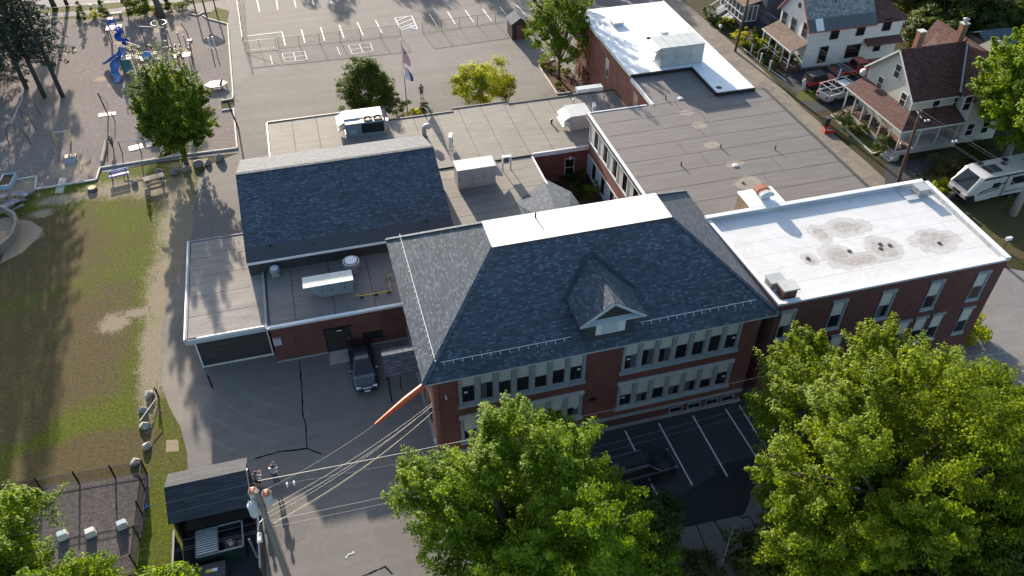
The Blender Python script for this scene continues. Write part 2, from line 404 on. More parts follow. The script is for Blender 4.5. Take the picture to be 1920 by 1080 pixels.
def mulchmat(name, c1, c2, c3, patches=None):
    t = NT(name); p = t.pos()
    nf = t.noise(p, 4.0, 6, 0.85, 0.8); n2 = t.noise(p, 13, 4, 0.8, 0.4)
    c = t.ramp(nf, [(0.3, c1), (0.5, c2), (0.72, c3)])
    c = t.mix(0.6, c, t.ramp(n2, [(0.3, (0.45,)*3), (0.7, (1.6,)*3)]), 'MULTIPLY')
    n1 = t.noise(p, 0.15, 4, 0.6); c = t.mix(0.5, c, t.ramp(n1, [(0.3, (0.8,)*3), (0.7, (1.15, 1.08, 1.0))]), 'MULTIPLY')
    if patches: c = t.mix(t.ramp(blobs(t, patches, 0.3, 0.8), [(0.0, (0,)*3), (0.5, (0.75,)*3)]), c, (0.36, 0.29, 0.2))
    t.bump(nf, 0.7, 0.06)
    return t.fin(c, 0.95, 0, 0.1)
M_mulch = mulchmat('wood_chips', (0.095, 0.085, 0.083), (0.185, 0.165, 0.157), (0.31, 0.275, 0.255),
    [blob_uv(225, 80, 14, 6), blob_uv(155, 52, 14, 5), blob_uv(190, 148, 16, 6), blob_uv(208, 160, 8, 4), blob_uv(200, 212, 20, 5), blob_uv(295, 58, 14, 5), blob_uv(330, 55, 20, 7),
     blob_uv(120, 68, 8, 4), blob_uv(118, 85, 8, 4), blob_uv(135, 315, 45, 20), blob_uv(54, 222, 12, 8), blob_uv(35, 262, 7, 5), blob_uv(220, 30, 9, 4)])
M_mulch2 = mulchmat('brown_bark_mulch', (0.05, 0.032, 0.022), (0.11, 0.07, 0.045), (0.17, 0.12, 0.08))
M_mulch3 = mulchmat('grey_wood_chips', (0.05, 0.044, 0.044), (0.10, 0.088, 0.085), (0.18, 0.16, 0.15))
M_sand = mulchmat('sandy_ground', (0.22, 0.17, 0.12), (0.3, 0.235, 0.17), (0.36, 0.29, 0.21))
M_line = plain('road_paint', (0.62, 0.62, 0.60), 0.7, var=0.25, scale=2.5, fine=0.2)
M_linefaint = plain('worn_road_paint', (0.40, 0.39, 0.37), 0.7, var=0.25, scale=2.5, fine=0.3)

# ---------------------------------------------------------------- ground sheets
def sheet(name, pts, z, m, label=None, kind='structure'):
    b = MB(); pts = [Vector((p[0], p[1], z)) for p in pts]
    a = sum(pts[i][0]*pts[(i+1) % len(pts)][1]-pts[(i+1) % len(pts)][0]*pts[i][1] for i in range(len(pts)))
    b.face(pts if a > 0 else pts[::-1]); o = b.build(name, m); return tag(o, label, None, None, kind)
def psheet(name, uvs, z, m, label=None):
    return sheet(name, [P(u, v, 0) for u, v in uvs], z, m, label)
sheet('ground', [(-400, -200), (500, -200), (500, 500), (-400, 500)], 0.0, M_under, 'dark grassy ground spreading out under the whole neighbourhood')
Z1, Z2, Z3, Z4, Z5 = 0.004, 0.008, 0.012, 0.016, 0.022
# school yard asphalt
ya = [P(372, 330), P(365, 380), P(360, 440), P(345, 500), P(322, 540), P(310, 580), P(303, 640), P(302, 720), P(318, 765), P(338, 800), P(350, 845), P(352, 875), P(350, 960), P(345, 1060)]
sheet('school_yard', [(-30, 126)]+[(-25.5, 117.5)]+[tuple(P(*c)[:2]) for c in ((430, 22), (425, 45), (437, 186), (445, 288), (395, 308))]+[tuple(p[:2]) for p in ya]+[(-11.3, 12), (75, 12), (75, 36), (50, 40), (50, 112), (30, 112)], Z1, M_yard,
      'pale worn asphalt yard around the brick school building')
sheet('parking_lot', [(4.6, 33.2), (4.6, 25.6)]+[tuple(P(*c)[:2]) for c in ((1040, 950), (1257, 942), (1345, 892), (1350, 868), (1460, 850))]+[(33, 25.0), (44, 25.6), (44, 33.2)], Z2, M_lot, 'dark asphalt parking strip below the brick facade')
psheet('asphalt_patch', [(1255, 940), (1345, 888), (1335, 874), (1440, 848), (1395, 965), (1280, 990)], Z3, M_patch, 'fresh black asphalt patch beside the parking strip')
sheet('street', [(-120, 12), (-120, 3), (200, 3), (200, 12)], Z1, M_road, 'street running past the trees in front of the school')
sheet('alley', [(50.0, 36), (53.4, 36), (53.6, 58), (53.1, 70), (53.4, 80), (52.9, 98), (52.5, 125), (49.6, 125), (50.0, 60)], Z2, M_alley, 'rutted alley of broken asphalt and dirt behind the gym')
psheet('east_lot', [(1835, 610), (1870, 500), (1990, 520), (2000, 760), (1840, 700)], Z3, M_road, 'pale asphalt driveway beyond the white-roofed wing')
# north street, verge and sidewalk (upper left)
sheet('north_street', [tuple(P(*c)[:2]) for c in ((-500, 30), (20, -4), (95, 14), (160, 10), (560, -22), (560, -120), (-500, -60))], Z2, M_road, 'pale street beyond the playground fence')
psheet('sidewalk', [(60, 42), (95, 34), (235, 22), (300, 8), (480, -14), (480, -22), (300, -2), (220, 16), (90, 25), (55, 30)], Z4, M_road, 'grey sidewalk behind the playground shrubs')
psheet('verge', [(40, 34), (95, 14), (235, 4), (300, -6), (480, -26), (480, -10), (340, 10), (250, 30), (150, 36), (100, 44), (30, 52)], Z3, M_verge, 'narrow sunlit grass verge along the street')
# playground
PG = [(-260, 70), (0, 52), (100, 38), (190, 32), (250, 30), (340, 20), (356, 24), (380, 30), (390, 35), (427, 46), (438, 186), (414, 190), (416, 207), (438, 206), (445, 279), (340, 292), (188, 315), (181, 337), (66, 355), (68, 330), (0, 341), (-300, 378)]
psheet('playground_surface', PG, Z5, M_mulch, 'playground ground of pale wood chips')
psheet('grass_island', [(386, 34), (427, 45), (427, 20), (405, 14), (395, 24)], 0.026, M_verge, 'small green grass wedge inside the white kerb')
psheet('lawn', [(-300, 378), (0, 341), (66, 356), (181, 338), (192, 322), (390, 296), (372, 332), (365, 380), (360, 440), (345, 500), (322, 540), (310, 580), (303, 640), (302, 720), (318, 765), (338, 800), (350, 845), (352, 875), (350, 960), (345, 1060), (330, 1300), (-400, 1300)], Z2+0.002, M_lawn,
       'school lawn of green and brown dry grass with bare dirt tracks')
psheet('footpath', [(445, 280), (447, 287), (300, 303), (192, 324), (188, 316)], Z5, M_road, 'pinkish footpath strip beside the playground kerb')
psheet('entry_path', [(112, 334), (127, 334), (118, 362), (102, 363)], 0.03, M_conc, 'short wooden ramp from the lawn into the playground')
psheet('drive_bare_patch', [(312, 826), (334, 824), (336, 846), (311, 848)], Z4, M_sand, 'small square of bare soil in the lawn')
psheet('fenced_play_ground', [(-60, 930), (10, 925), (100, 908), (275, 888), (285, 890), (270, 990), (240, 1100), (-60, 1140)], Z5, M_mulch3, 'grey wood chip ground inside the black picket fence')
psheet('sandy_ring', [(0, 495), (28, 410), (60, 415), (80, 430), (70, 448), (40, 475)], Z4, M_sand, 'sandy path curving around the timber ring')
psheet('sandpit_sand', [(-60, 420), (22, 406), (36, 418), (36, 440), (0, 468), (-60, 480)], Z5, M_sand, 'sand inside the timber ring')
# houses side
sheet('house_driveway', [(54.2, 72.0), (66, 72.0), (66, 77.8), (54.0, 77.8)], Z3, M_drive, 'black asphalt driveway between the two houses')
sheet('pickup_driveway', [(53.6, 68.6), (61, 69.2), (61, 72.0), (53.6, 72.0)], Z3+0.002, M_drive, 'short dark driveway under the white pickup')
psheet('grass_tuft_patch', [(1492, 182), (1500, 172), (1542, 162), (1552, 180), (1525, 190), (1500, 188)], Z5, M_verge, 'bright green grass patch beside the white pickup')
psheet('front_lawn', [(1560, 222), (1592, 226), (1652, 278), (1636, 286), (1600, 262)], Z5, M_verge, 'narrow front lawn under the long porch')
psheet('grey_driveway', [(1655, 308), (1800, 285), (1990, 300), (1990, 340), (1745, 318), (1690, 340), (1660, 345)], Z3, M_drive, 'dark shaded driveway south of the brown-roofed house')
psheet('east_grass', [(1745, 330), (1990, 340), (1990, 520), (1880, 470), (1760, 390), (1700, 340)], Z4, M_grass, 'dry grass strip east of the white-roofed wing')
psheet('courtyard_soil', [(1010, 340), (1105, 325), (1180, 375), (1050, 400)], Z5, M_mulch2, 'bark mulch floor of the small courtyard')
psheet('garden_bed', [(1011, 122), (1040, 110), (1085, 170), (1130, 168), (1045, 176)], Z5, M_mulch2, 'brown mulch garden bed beside the gym wall')
psheet('flagpole_bed', [(742, 218), (768, 208), (798, 203), (806, 216), (760, 225)], Z5, M_mulch2, 'small mulch bed at the foot of the flagpole')

# painted lines, one object per line
LZ = 0.028
def line(name, a, b, w=0.10, m=None, z=LZ, world=False):
    a = Vector(a) if world else P(*a); b = Vector(b) if world else P(*b); d = (b-a); d.z = 0; d.normalize(); n = Vector((-d.y, d.x, 0))*w/2
    bb = MB(); bb.face([(p.x, p.y, z) for p in (a-n, b-n, b+n, a+n)])
    return bb.build(name, m or M_line)
def linething(name, label, cat, segs, w=0.10, m=None, z=LZ, group=None):
    if len(segs) == 1:
        return tag(line(name, *segs[0], w, m, z), label, cat, group)
    c = P(*segs[0][0]); t = thing(name, label, cat, (c.x, c.y, 0), group=group)
    for a, b in segs:
        o = line('painted_line', a, b, w, m, z); o.parent = t; o.location = (-c.x, -c.y, 0)
    return t
fr = [((1172, 808), (1192, 848), 'first bay line, nearest the left maple crown'), ((1235, 794), (1298, 910), 'bay line just right of the black SUV bonnet'), ((1299, 780), (1364, 894), 'bay line in the middle of the shaded parking strip'),
      ((1360, 767), (1420, 860), 'bay line half hidden by the big right maple'), ((1386, 761), (1450, 862), 'rightmost visible bay line under the right maple')]
for a, b, l in fr: tag(line('parking_line', a, b, 0.11), 'white painted '+l, 'painted line', 'parking bay lines below the brick facade')
tag(line('parking_line', (1221, 908), (1232, 928), 0.11), 'short white line end showing behind the black SUV', 'painted line', 'parking bay lines below the brick facade')
tops = [(480, -8, 487, 23), (517, -8, 521, 18), (550, -8, 555, 14), (584, -6, 589, 10), (617, -6, 622, 6), (650, -8, 655, 3)]
for i, (a, b, c, d) in enumerate(tops):
    tag(line('parking_line', (a, b), (c, d), 0.13), ['leftmost', 'second', 'third', 'fourth', 'fifth', 'rightmost'][i]+' white bay line of the far row at the top edge of the yard', 'painted line', 'far row of parking bay lines')
mids = [(565, 55, 572, 81), (601, 51, 609, 77), (636, 47, 645, 72), (670, 42, 681, 67), (704, 38, 716, 62), (805, 26, 820, 50), (839, 22, 854, 46), (872, 19, 889, 43), (905, 17, 922, 40), (937, 13, 957, 37), (968, 10, 985, 27)]
for i, (a, b, c, d) in enumerate(mids):
    tag(line('parking_line', (a, b), (c, d), 0.13), ['first', 'second', 'third', 'fourth', 'fifth', 'sixth', 'seventh', 'eighth', 'ninth', 'tenth', 'eleventh'][i]+' white bay line from the left along the chain-link fence', 'painted line', 'parking bay lines along the chain-link fence')
linething('corner_marking', 'white L-shaped painted line at the corner of the chain-link fence', 'painted line', [((462, 68), (529, 60)), ((529, 60), (535, 86))], 0.12)
linething('hatched_bay', 'white hatched accessible bay painted by the fence opening', 'painted line', [((740, 34), (772, 30)), ((740, 34), (751, 54)), ((772, 30), (783, 55)), ((745, 39), (764, 31)), ((748, 46), (772, 36)), ((750, 53), (778, 42)), ((752, 57), (780, 47)), ((770, 53), (783, 55))], 0.12)
linething('accessible_symbol', 'small pale blue accessible parking mark inside the hatched bay', 'painted mark', [((768, 49), (772, 55)), ((768, 49), (774, 47)), ((772, 55), (776, 50))], 0.16, plain('blue_paint', (0.25, 0.42, 0.65), 0.7))
def foursq(pts, label):
    a, b, c, d = [np.array(p, float) for p in pts]; m = lambda p, q, t=0.5: tuple(p+(q-p)*t)
    linething('court_marking', label, 'painted court', [(a, b), (b, c), (c, d), (d, a), (m(a, b), m(d, c)), (m(a, d), m(b, c))], 0.09, M_linefaint)
foursq([(529, 101), (571, 96), (576, 112), (534, 117)], 'faded white four-square court left of its twin near the fence')
foursq([(653, 85), (694, 80), (700, 96), (661, 102)], 'faded white four-square court right of its twin, nearer the flagpole')
tag(line('short_marking', (507, 104), (511, 121), 0.09, M_linefaint), 'short faded line left of the left four-square court', 'painted line')
tag(line('short_marking', (632, 88), (638, 104), 0.09, M_linefaint), 'short faded line left of the right four-square court', 'painted line')
linething('utility_mark', 'small white utility mark sprayed on the drive near the street', 'painted mark', [((650, 1047), (652, 1040)), ((652, 1040), (664, 1037)), ((648, 1044), (651, 1048)), ((661, 1034), (665, 1037))], 0.06)
# crack seals on the court: thin tar strips
M_tar = plain('tar_seal', (0.012, 0.012, 0.014), 0.9, var=0.2, spec=0.1)
def tar(label, pts, w=0.10):
    w *= .62; b = MB(); random.seed(len(pts)*7+int(pts[0][0]))
    q = []
    for i in range(len(pts)-1):
        a = Vector(pts[i]); c = Vector(pts[i+1]); n = max(2, int((c-a).length/10))
        for k in range(n): q.append(P(*(a+(c-a)*k/n+Vector((random.uniform(-.9, .9), random.uniform(-.9, .9))))))
    q.append(P(*pts[-1]))
    for i in range(len(q)-1):
        d = (q[i+1]-q[i]).normalized(); n = Vector((-d.y, d.x, 0))*w*random.uniform(0.35, 0.7)
        b.face([(p.x, p.y, 0.0125) for p in (q[i]-n-d*.03, q[i+1]-n+d*.03, q[i+1]+n+d*.03, q[i]+n-d*.03)])
    return tag(b.build('tar_seam', M_tar), label, 'tar seam')
tar('black tar seam running straight across the shaded court', [(562, 676), (565, 720), (568, 780), (574, 800), (576, 842)], 0.13)
tar('branching black tar seam near the two people', [(480, 860), (500, 853), (520, 848), (546, 845), (576, 841), (602, 851)], 0.16)
tar('tar seam beside the door canopy', [(750, 705), (753, 732)], 0.08)
tar('tar seam at the street end of the drive', [(680, 1080), (705, 1070), (722, 1062), (735, 1076)], 0.14)
for i, (l, pts) in enumerate([('left', [(1307, 985), (1320, 1020), (1345, 1070)]), ('middle', [(1340, 975), (1372, 1036), (1440, 1022)]), ('right', [(1380, 958), (1392, 972), (1404, 968), (1430, 1005)])]):
    tar('tar seam in the shaded pavement, '+l+' of three past the black patch', pts, 0.09)

# ---------------------------------------------------------------- building materials
M_brick = brickmat('red_brick', (0.165, 0.048, 0.036), (0.115, 0.036, 0.030), (0.17, 0.12, 0.10))
M_brick2 = brickmat('weathered_red_brick', (0.24, 0.085, 0.062), (0.17, 0.06, 0.045), (0.22, 0.16, 0.13), 0.4)
M_brickd = brickmat('dark_red_brick', (0.12, 0.040, 0.034), (0.085, 0.031, 0.028), (0.13, 0.095, 0.085))
M_brickb = brickmat('beige_brick', (0.33, 0.25, 0.17), (0.26, 0.19, 0.13), (0.3, 0.26, 0.2))
M_shing = shingle('grey_shingle', (0.038, 0.052, 0.073), (0.058, 0.076, 0.104), (0.11, 0.14, 0.175), 0.09, 0.36, 0.135)
M_shing_plain = plain('dark_roof_strip', (0.042, 0.047, 0.060), 0.85, var=0.12, scale=3, fine=0.2)
M_shingb = shingle('brown_shingle', (0.060, 0.027, 0.024), (0.10, 0.047, 0.040), (0.125, 0.064, 0.055), 0.06)
M_shingbl = shingle('light_brown_shingle', (0.11, 0.075, 0.055), (0.15, 0.105, 0.08), (0.19, 0.14, 0.11), 0.08)
M_slate = shingle('slate_shingle', (0.12, 0.14, 0.145), (0.19, 0.215, 0.22), (0.28, 0.30, 0.30), 0.15, 0.3, 0.25)
M_memd = membrane('grey_membrane', (0.115, 0.105, 0.105), (0.15, 0.137, 0.133), 0.3, 0.7, (0.24, 0.21, 0.17), 0.3, 1)
M_meml = membrane('tan_membrane', (0.175, 0.163, 0.145), (0.225, 0.208, 0.18), 0.3, 0.8, (0.13, 0.115, 0.10), 0.35, 2)
M_memt = membrane('weathered_membrane', (0.21, 0.19, 0.17), (0.27, 0.245, 0.22), 0.38, 0.85, (0.12, 0.10, 0.09), 0.5, 3)
M_memm = membrane('mid_grey_membrane', (0.13, 0.12, 0.118), (0.19, 0.172, 0.155), 0.3, 0.75, (0.25, 0.21, 0.16), 0.4, 4)  # greyer and darker base than the garage roof, with tan blotches
M_seam = plain('membrane_seam', (0.055, 0.05, 0.048), 0.8, var=0.2, fine=0.2)
M_gymroof = membrane('gym_roof_coating', (0.60, 0.63, 0.66), (0.68, 0.70, 0.72), 0.12, 0.6, (0.45, 0.47, 0.5), 0.2, 6)
M_white = plain('white_trim', (0.62, 0.64, 0.66), 0.5, var=0.08, scale=1.5)
M_whitebright = membrane('white_roof_coating', (0.74, 0.75, 0.76), (0.84, 0.84, 0.84), 0.10, 0.6, (0.55, 0.56, 0.58), 0.15, 5)
M_offwhite = plain('off_white', (0.55, 0.55, 0.5), 0.6, var=0.1, scale=1)
M_stone = plain('grey_stone_trim', (0.25, 0.265, 0.28), 0.8, var=0.15, scale=2, fine=0.2)
M_stone_d = plain('dark_foundation_stone', (0.13, 0.125, 0.12), 0.85, var=0.2, scale=2, fine=0.2)
M_stone2 = plain('pale_window_head', (0.42, 0.43, 0.42), 0.75, var=0.12, scale=2, fine=0.1)
M_sill = plain('blue_grey_sill', (0.26, 0.30, 0.34), 0.7, var=0.12, scale=2)
M_fascia = plain('pale_blue_fascia', (0.36, 0.42, 0.46), 0.5, var=0.1, scale=1.5)
M_blind = plain('cream_blind', (0.46, 0.47, 0.42), 0.7, var=0.06, scale=2)
M_blind2 = plain('blue_white_panel', (0.40, 0.46, 0.50), 0.6, var=0.06, scale=2)
M_glass = NT('dark_window_glass').fin((0.012, 0.014, 0.016), 0.08, 0, 0.6)
M_glass2 = NT('curtained_glass').fin((0.09, 0.10, 0.105), 0.12, 0, 0.5)
M_black = plain('black_metal', (0.012, 0.012, 0.013), 0.5, var=0.1)
M_dark = plain('charcoal', (0.03, 0.032, 0.035), 0.6, var=0.15)
M_darkdoor = plain('dark_brown_door', (0.022, 0.016, 0.015), 0.6, var=0.15)
M_garage = plain('dark_garage_panel', (0.035, 0.036, 0.037), 0.7, var=0.12)
M_galv = plain('galvanised_metal', (0.36, 0.38, 0.39), 0.45, 0.5, var=0.12, scale=3)
M_hvac = plain('hvac_grey_paint', (0.34, 0.37, 0.37), 0.5, 0.1, var=0.1, scale=1.2)
M_hvac2 = plain('hvac_white_paint', (0.40, 0.42, 0.42), 0.5, 0.0, var=0.1, scale=1.2)
M_hvacb = plain('hvac_blue_grey', (0.19, 0.25, 0.28), 0.5, 0.1, var=0.1, scale=1.2)
M_rust = plain('rusty_red_metal', (0.27, 0.10, 0.055), 0.75, var=0.35, scale=6, fine=0.3)
M_yellow = plain('yellow_pipe_paint', (0.55, 0.40, 0.04), 0.5, var=0.1)

def white_stained():
    t = NT('white_roof_stained'); p = t.pos()
    st = blobs(t, [blob_uv(1518, 487, 17, 12, 9.2), blob_uv(1572, 478, 34, 22, 9.2), blob_uv(1655, 467, 38, 24, 9.2), blob_uv(1610, 488, 60, 14, 9.2), blob_uv(1755, 452, 52, 22, 9.2), blob_uv(1590, 428, 60, 18, 9.2), blob_uv(1540, 440, 22, 18, 9.2)], 0.30, 0.7)
    n1 = t.noise(p, 0.5, 6, 0.7, 1.5); n2 = t.noise(p, 3.0, 5, 0.75, 0.6)
    base = t.mix(t.ramp(n1, [(0.35, (0,)*3), (0.7, (1,)*3)]), (0.60, 0.60, 0.61), (0.50, 0.50, 0.50))
    c = t.mix(t.ramp(st, [(0.0, (0,)*3), (0.35, (0.65,)*3), (0.7, (1,)*3)]), base, t.ramp(n2, [(0.3, (0.24, 0.215, 0.20)), (0.7, (0.46, 0.43, 0.41))]))
    rim = t.ramp(st, [(0.0, (0,)*3), (0.12, (1,)*3), (0.25, (0,)*3)])
    c = t.mix(t.math('MULTIPLY', rim, 0.35), c, (0.2, 0.19, 0.17))
    rim2 = t.ramp(st, [(0.45, (0,)*3), (0.53, (1,)*3), (0.6, (0,)*3)]); c = t.mix(t.math('MULTIPLY', rim2, 0.3), c, (0.16, 0.15, 0.13))
    far = t.ramp(st, [(-0.0, (0,)*3), (0.02, (0,)*3)]); n7 = t.noise(p, 0.22, 3, 0.6); c = t.mix(t.math('MULTIPLY', t.ramp(n7, [(0.5, (0,)*3), (0.7, (1,)*3)]), 0.35), c, (0.5, 0.48, 0.46))
    mp2 = t.n('Mapping'); t.l(p, mp2.inputs[0]); mp2.inputs['Scale'].default_value = (0.25, 2.5, 1)
    n3 = t.noise(mp2.outputs[0], 1.0, 4, 0.6, 0.4); c = t.mix(0.25, c, t.ramp(n3, [(0.35, (0.82,)*3), (0.65, (1.05,)*3)]), 'MULTIPLY')
    t.bump(n2, 0.1, 0.01); return t.fin(c, 0.6, 0, 0.3)
M_wstain = white_stained()
def classroom_mat():
    t = NT('classroom_membrane'); p = t.pos()
    n1 = t.noise(p, 0.35, 5, 0.62, 0.6); mp2 = t.n('Mapping'); t.l(p, mp2.inputs[0]); mp2.inputs['Scale'].default_value = (0.3, 3.0, 1)
    n2 = t.noise(mp2.outputs[0], 1.0, 4, 0.6, 0.4); c = t.mix(n1, (0.12, 0.11, 0.11), (0.155, 0.142, 0.138))
    c = t.mix(0.35, c, t.ramp(n2, [(0.3, (0.09, 0.083, 0.083)), (0.7, (0.19, 0.175, 0.168))]))
    st = blobs(t, [blob_uv(1405, 345, 34, 16, 7.2), blob_uv(1335, 272, 18, 7, 7.2), blob_uv(1310, 235, 20, 7, 7.2), blob_uv(1285, 212, 18, 6, 7.2), blob_uv(1378, 308, 22, 8, 7.2)], 0.35, 1.0)
    c = t.mix(t.ramp(st, [(0.1, (0,)*3), (0.3, (0.8,)*3), (0.8, (0.5,)*3)]), c, (0.27, 0.235, 0.18))
    n4 = t.noise(p, 20, 3, 0.7); c = t.mix(0.22, c, t.ramp(n4, [(0.3, (0.55,)*3), (0.7, (1.45,)*3)]), 'MULTIPLY')
    t.bump(n4, 0.15, 0.01); return t.fin(c, 0.75, 0, 0.3)
M_class = classroom_mat()

# roof membrane: separate sheets lying on a darker deck, a hair apart, so that the laps between them are real gaps
def clip(poly, a, lo, hi):
    """clip a 2-D polygon to lo <= coordinate a <= hi"""
    for sgn, lim in ((1, lo), (-1, -hi)):
        out = []
        for i in range(len(poly)):
            p, q = poly[i], poly[(i+1) % len(poly)]; dp, dq = sgn*p[a]-lim, sgn*q[a]-lim
            if dp >= 0: out.append(p)
            if (dp < 0) != (dq < 0):
                k = dp/(dp-dq); out.append((p[0]+(q[0]-p[0])*k, p[1]+(q[1]-p[1])*k))
        poly = out
        if len(poly) < 3: return []
    return poly
def membranes(parent, poly, z, m, axis, step, start, gap=0.035, h=0.03, cross=None, seed=1):
    rng = random.Random(seed); a0 = min(p[axis] for p in poly); a1 = max(p[axis] for p in poly); k = start
    while k > a0: k -= step
    o = 1-axis
    while k < a1:
        q = clip(poly, axis, k+gap/2, k+step-gap/2)
        if q:
            b0 = min(p[o] for p in q); b1 = max(p[o] for p in q); cuts = [b0]
            if cross: cuts += sorted(rng.uniform(b0+2, b1-2) for _ in range(cross) if b1-b0 > 5)
            cuts.append(b1)
            for c0, c1 in zip(cuts[:-1], cuts[1:]):
                q2 = clip(q, o, c0+gap/3, c1-gap/3)
                if len(q2) >= 3: MB().prism(q2, z, z+h+rng.uniform(0, 0.004), False).build('membrane_sheet', m, parent)
        k += step
def parapet(parent, pts, z0, z1, t, m, inward=1, name='parapet', cap=None, closed=False, skip=()):
    n = len(pts); rng = range(n if closed else n-1)
    for i in rng:
        if i in skip: continue
        a = Vector((*pts[i][:2], 0)); b = Vector((*pts[(i+1) % n][:2], 0)); d = (b-a).normalized(); nn = Vector((-d.y, d.x, 0))*inward
        q = [a, b, b+nn*t, a+nn*t]; MB().prism([(p.x, p.y) for p in q], z0, z1).build(name, m, parent)
        if cap is not None:
            e = 0.05; q = [a-nn*e-d*e, b-nn*e+d*e, b+nn*(t+e)+d*e, a+nn*(t+e)-d*e]
            MB().prism([(p.x, p.y) for p in q], z1, z1+0.05).build('coping', cap, parent)

# ================================================================ main building (hipped roof)
XW, XE, YS, YN, ZE = 3.63, 26.90, 32.34, 46.67, 9.0
X1, X2, Y1, Y2, ZR = 9.45, 21.21, 38.20, 40.78, 13.69
main = thing('school_building', 'two-storey brick school building with blue-grey hipped roof and white flat top', 'school building', (XW, YS, 0))
def mk(o):  # give a world-space mesh to a thing that stands away from the origin
    o.location = o.location - o.parent.location; return o
wx0, wx1, wy0, wy1 = 4.25, 26.28, 33.0, 46.0
mk(MB().box(wx0, wx1, wy0, wy1, 1.25, 8.75).build('brick_wall', M_brick, main))
mk(MB().box(wx0-0.02, wx1, wy0-0.02, wy1, 0, 1.0).build('foundation', M_brickd, main))
mk(MB().box(wx0-0.07, wx1, wy0-0.07, wy1, 1.0, 1.28).build('water_table', M_stone, main))
mk(MB().box(wx0-0.06, wx1, wy0-0.16, wy1, 0.0, 0.22).build('footing', M_stone, main))
mk(MB().box(XW+0.08, XE-0.08, YS+0.08, YN-0.08, 8.72, 8.86).build('soffit', M_fascia, main))
def fasc(x0, x1, y0, y1): mk(MB().box(x0, x1, y0, y1, 8.80, 9.0).build('fascia', M_fascia, main))
fasc(XW, XE, YS, YS+0.07); fasc(XW, XE, YN-0.07, YN); fasc(XW, XW+0.07, YS+0.07, YN-0.07); fasc(XE-0.07, XE, YS+0.07, YN-0.07)
e = [(XW-.06, YS-.06, ZE), (XE+.06, YS-.06, ZE), (XE+.06, YN+.06, ZE), (XW-.06, YN+.06, ZE)]
r = [(X1, Y1, ZR), (X2, Y1, ZR), (X2, Y2, ZR), (X1, Y2, ZR)]
for k in range(4):
    j = (k+1) % 4; mk(MB().slab([e[k], e[j], r[j], r[k]], 0.06).build('roof_slope', M_shing, main))
for k in range(4): mk(MB().bar(Vector(e[k])+Vector((0, 0, .03)), Vector(r[k])+Vector((0, 0, .03)), 0.28, 0.03).build('hip_cap', M_shing, main))
mk(MB().box(X1-.12, X2+.12, Y1-.10, Y2+.10, ZR-.05, ZR+.04).build('flat_roof_top', M_whitebright, main))
mk(MB().box(X1-.14, X2+.14, Y1-.13, Y1-.10, ZR-.10, ZR+.045).build('drip_edge', M_shing_plain, main))
for a, b in ((1004, 408),): 
    q = P(a, b, ZR+.04); mk(MB().cyl(q, 0.06, 0.4, 8).build('vent_pipe', M_black, main))
# snow rails
def rail(p0, p1, nrm, n):
    o = MB().bar(p0, p1, 0.035, 0.05, nrm).build('snow_rail', M_white, main); mk(o)
    down = Vector(nrm).cross(Vector(p1)-Vector(p0)).normalized()
    if down.z > 0: down = -down
    for k in range(n):
        q = Vector(p0).lerp(Vector(p1), (k+0.3)/n); MB().bar(q, q+down*0.22-Vector(nrm).normalized()*0.05, 0.03, 0.015, nrm).build('rail_bracket', M_white, o)
def south(x, y, h=0.1): return Vector((x, y, ZE+(y-YS)*(ZR-ZE)/(Y1-YS)+h))
ns = Vector((0, -(ZR-ZE), (Y1-YS))).normalized()
rail(south(4.85, 33.15), south(12.95, 33.15), ns, 14); rail(south(17.55, 33.2), south(25.6, 33.2), ns, 14)
nw = Vector((-(ZR-ZE), 0, (X1-XW))).normalized()
def west(x, y, h=0.1): return Vector((x, y, ZE+(x-XW)*(ZR-ZE)/(X1-XW)+h))
rail(west(4.55, 33.2), west(4.55, 46.0), nw, 24)

# ---- window units (local: x along wall, -y outward, z up, origin at lower left of the opening)
def window_meshes(w, h, blind, panes=2, sill=0.0, frame=None, tag_=''):
    fr = 0.05; f = MB()
    f.box(0, w, -0.05, 0.0, 0, fr); f.box(0, w, -0.05, 0.0, h-fr, h); f.box(0, fr, -0.05, 0, fr, h-fr); f.box(w-fr, w, -0.05, 0, fr, h-fr)
    hb = h*(1-blind); 
    if 0 < blind < 1: f.box(fr, w-fr, -0.045, 0, hb-0.02, hb+0.02)
    ms = {'frame': f.mesh('window_frame', M_sill if frame is None else frame)}
    if blind > 0: ms['blind'] = MB().box(fr, w-fr, -0.030, -0.005, hb+0.02, h-fr).mesh('window_blind', M_blind)
    pw = (w-2*fr)/panes; ms['pane'] = MB().box(0.018, pw-0.018, -0.022, -0.004, fr, hb-0.02).mesh('window_pane', M_glass)
    ms['pane2'] = MB().box(0.018, pw-0.018, -0.022, -0.004, fr, hb-0.02).mesh('window_pane', M_glass2)
    ms['pw'] = pw; ms['fr'] = fr; ms['n'] = panes
    return ms
def add_window(parent, ms, loc, rz=0.0, rng=None, offset=(0, 0, 0), name='window'):
    o = put(name, ms['frame'], parent, Vector(loc)-Vector(offset), (0, 0, rz))
    if 'blind' in ms: put('blind', ms['blind'], o)
    for k in range(ms['n']):
        put('pane', ms['pane2'] if (rng and rng.random() < 0.15) else ms['pane'], o, (ms['fr']+k*ms['pw'], 0, 0))
    return o
W1 = window_meshes(0.86, 2.10, 0.50)
W1b = window_meshes(0.86, 2.10, 0.58); W1c = window_meshes(0.86, 2.10, 0.42)
rw = random.Random(5)
M_sign = plain('white_paper', (0.6, 0.6, 0.57), 0.7, var=0.03)
sgn = MB().box(0, 0.22, -0.06, -0.052, 0, 0.13).mesh('room_sign', M_sign)
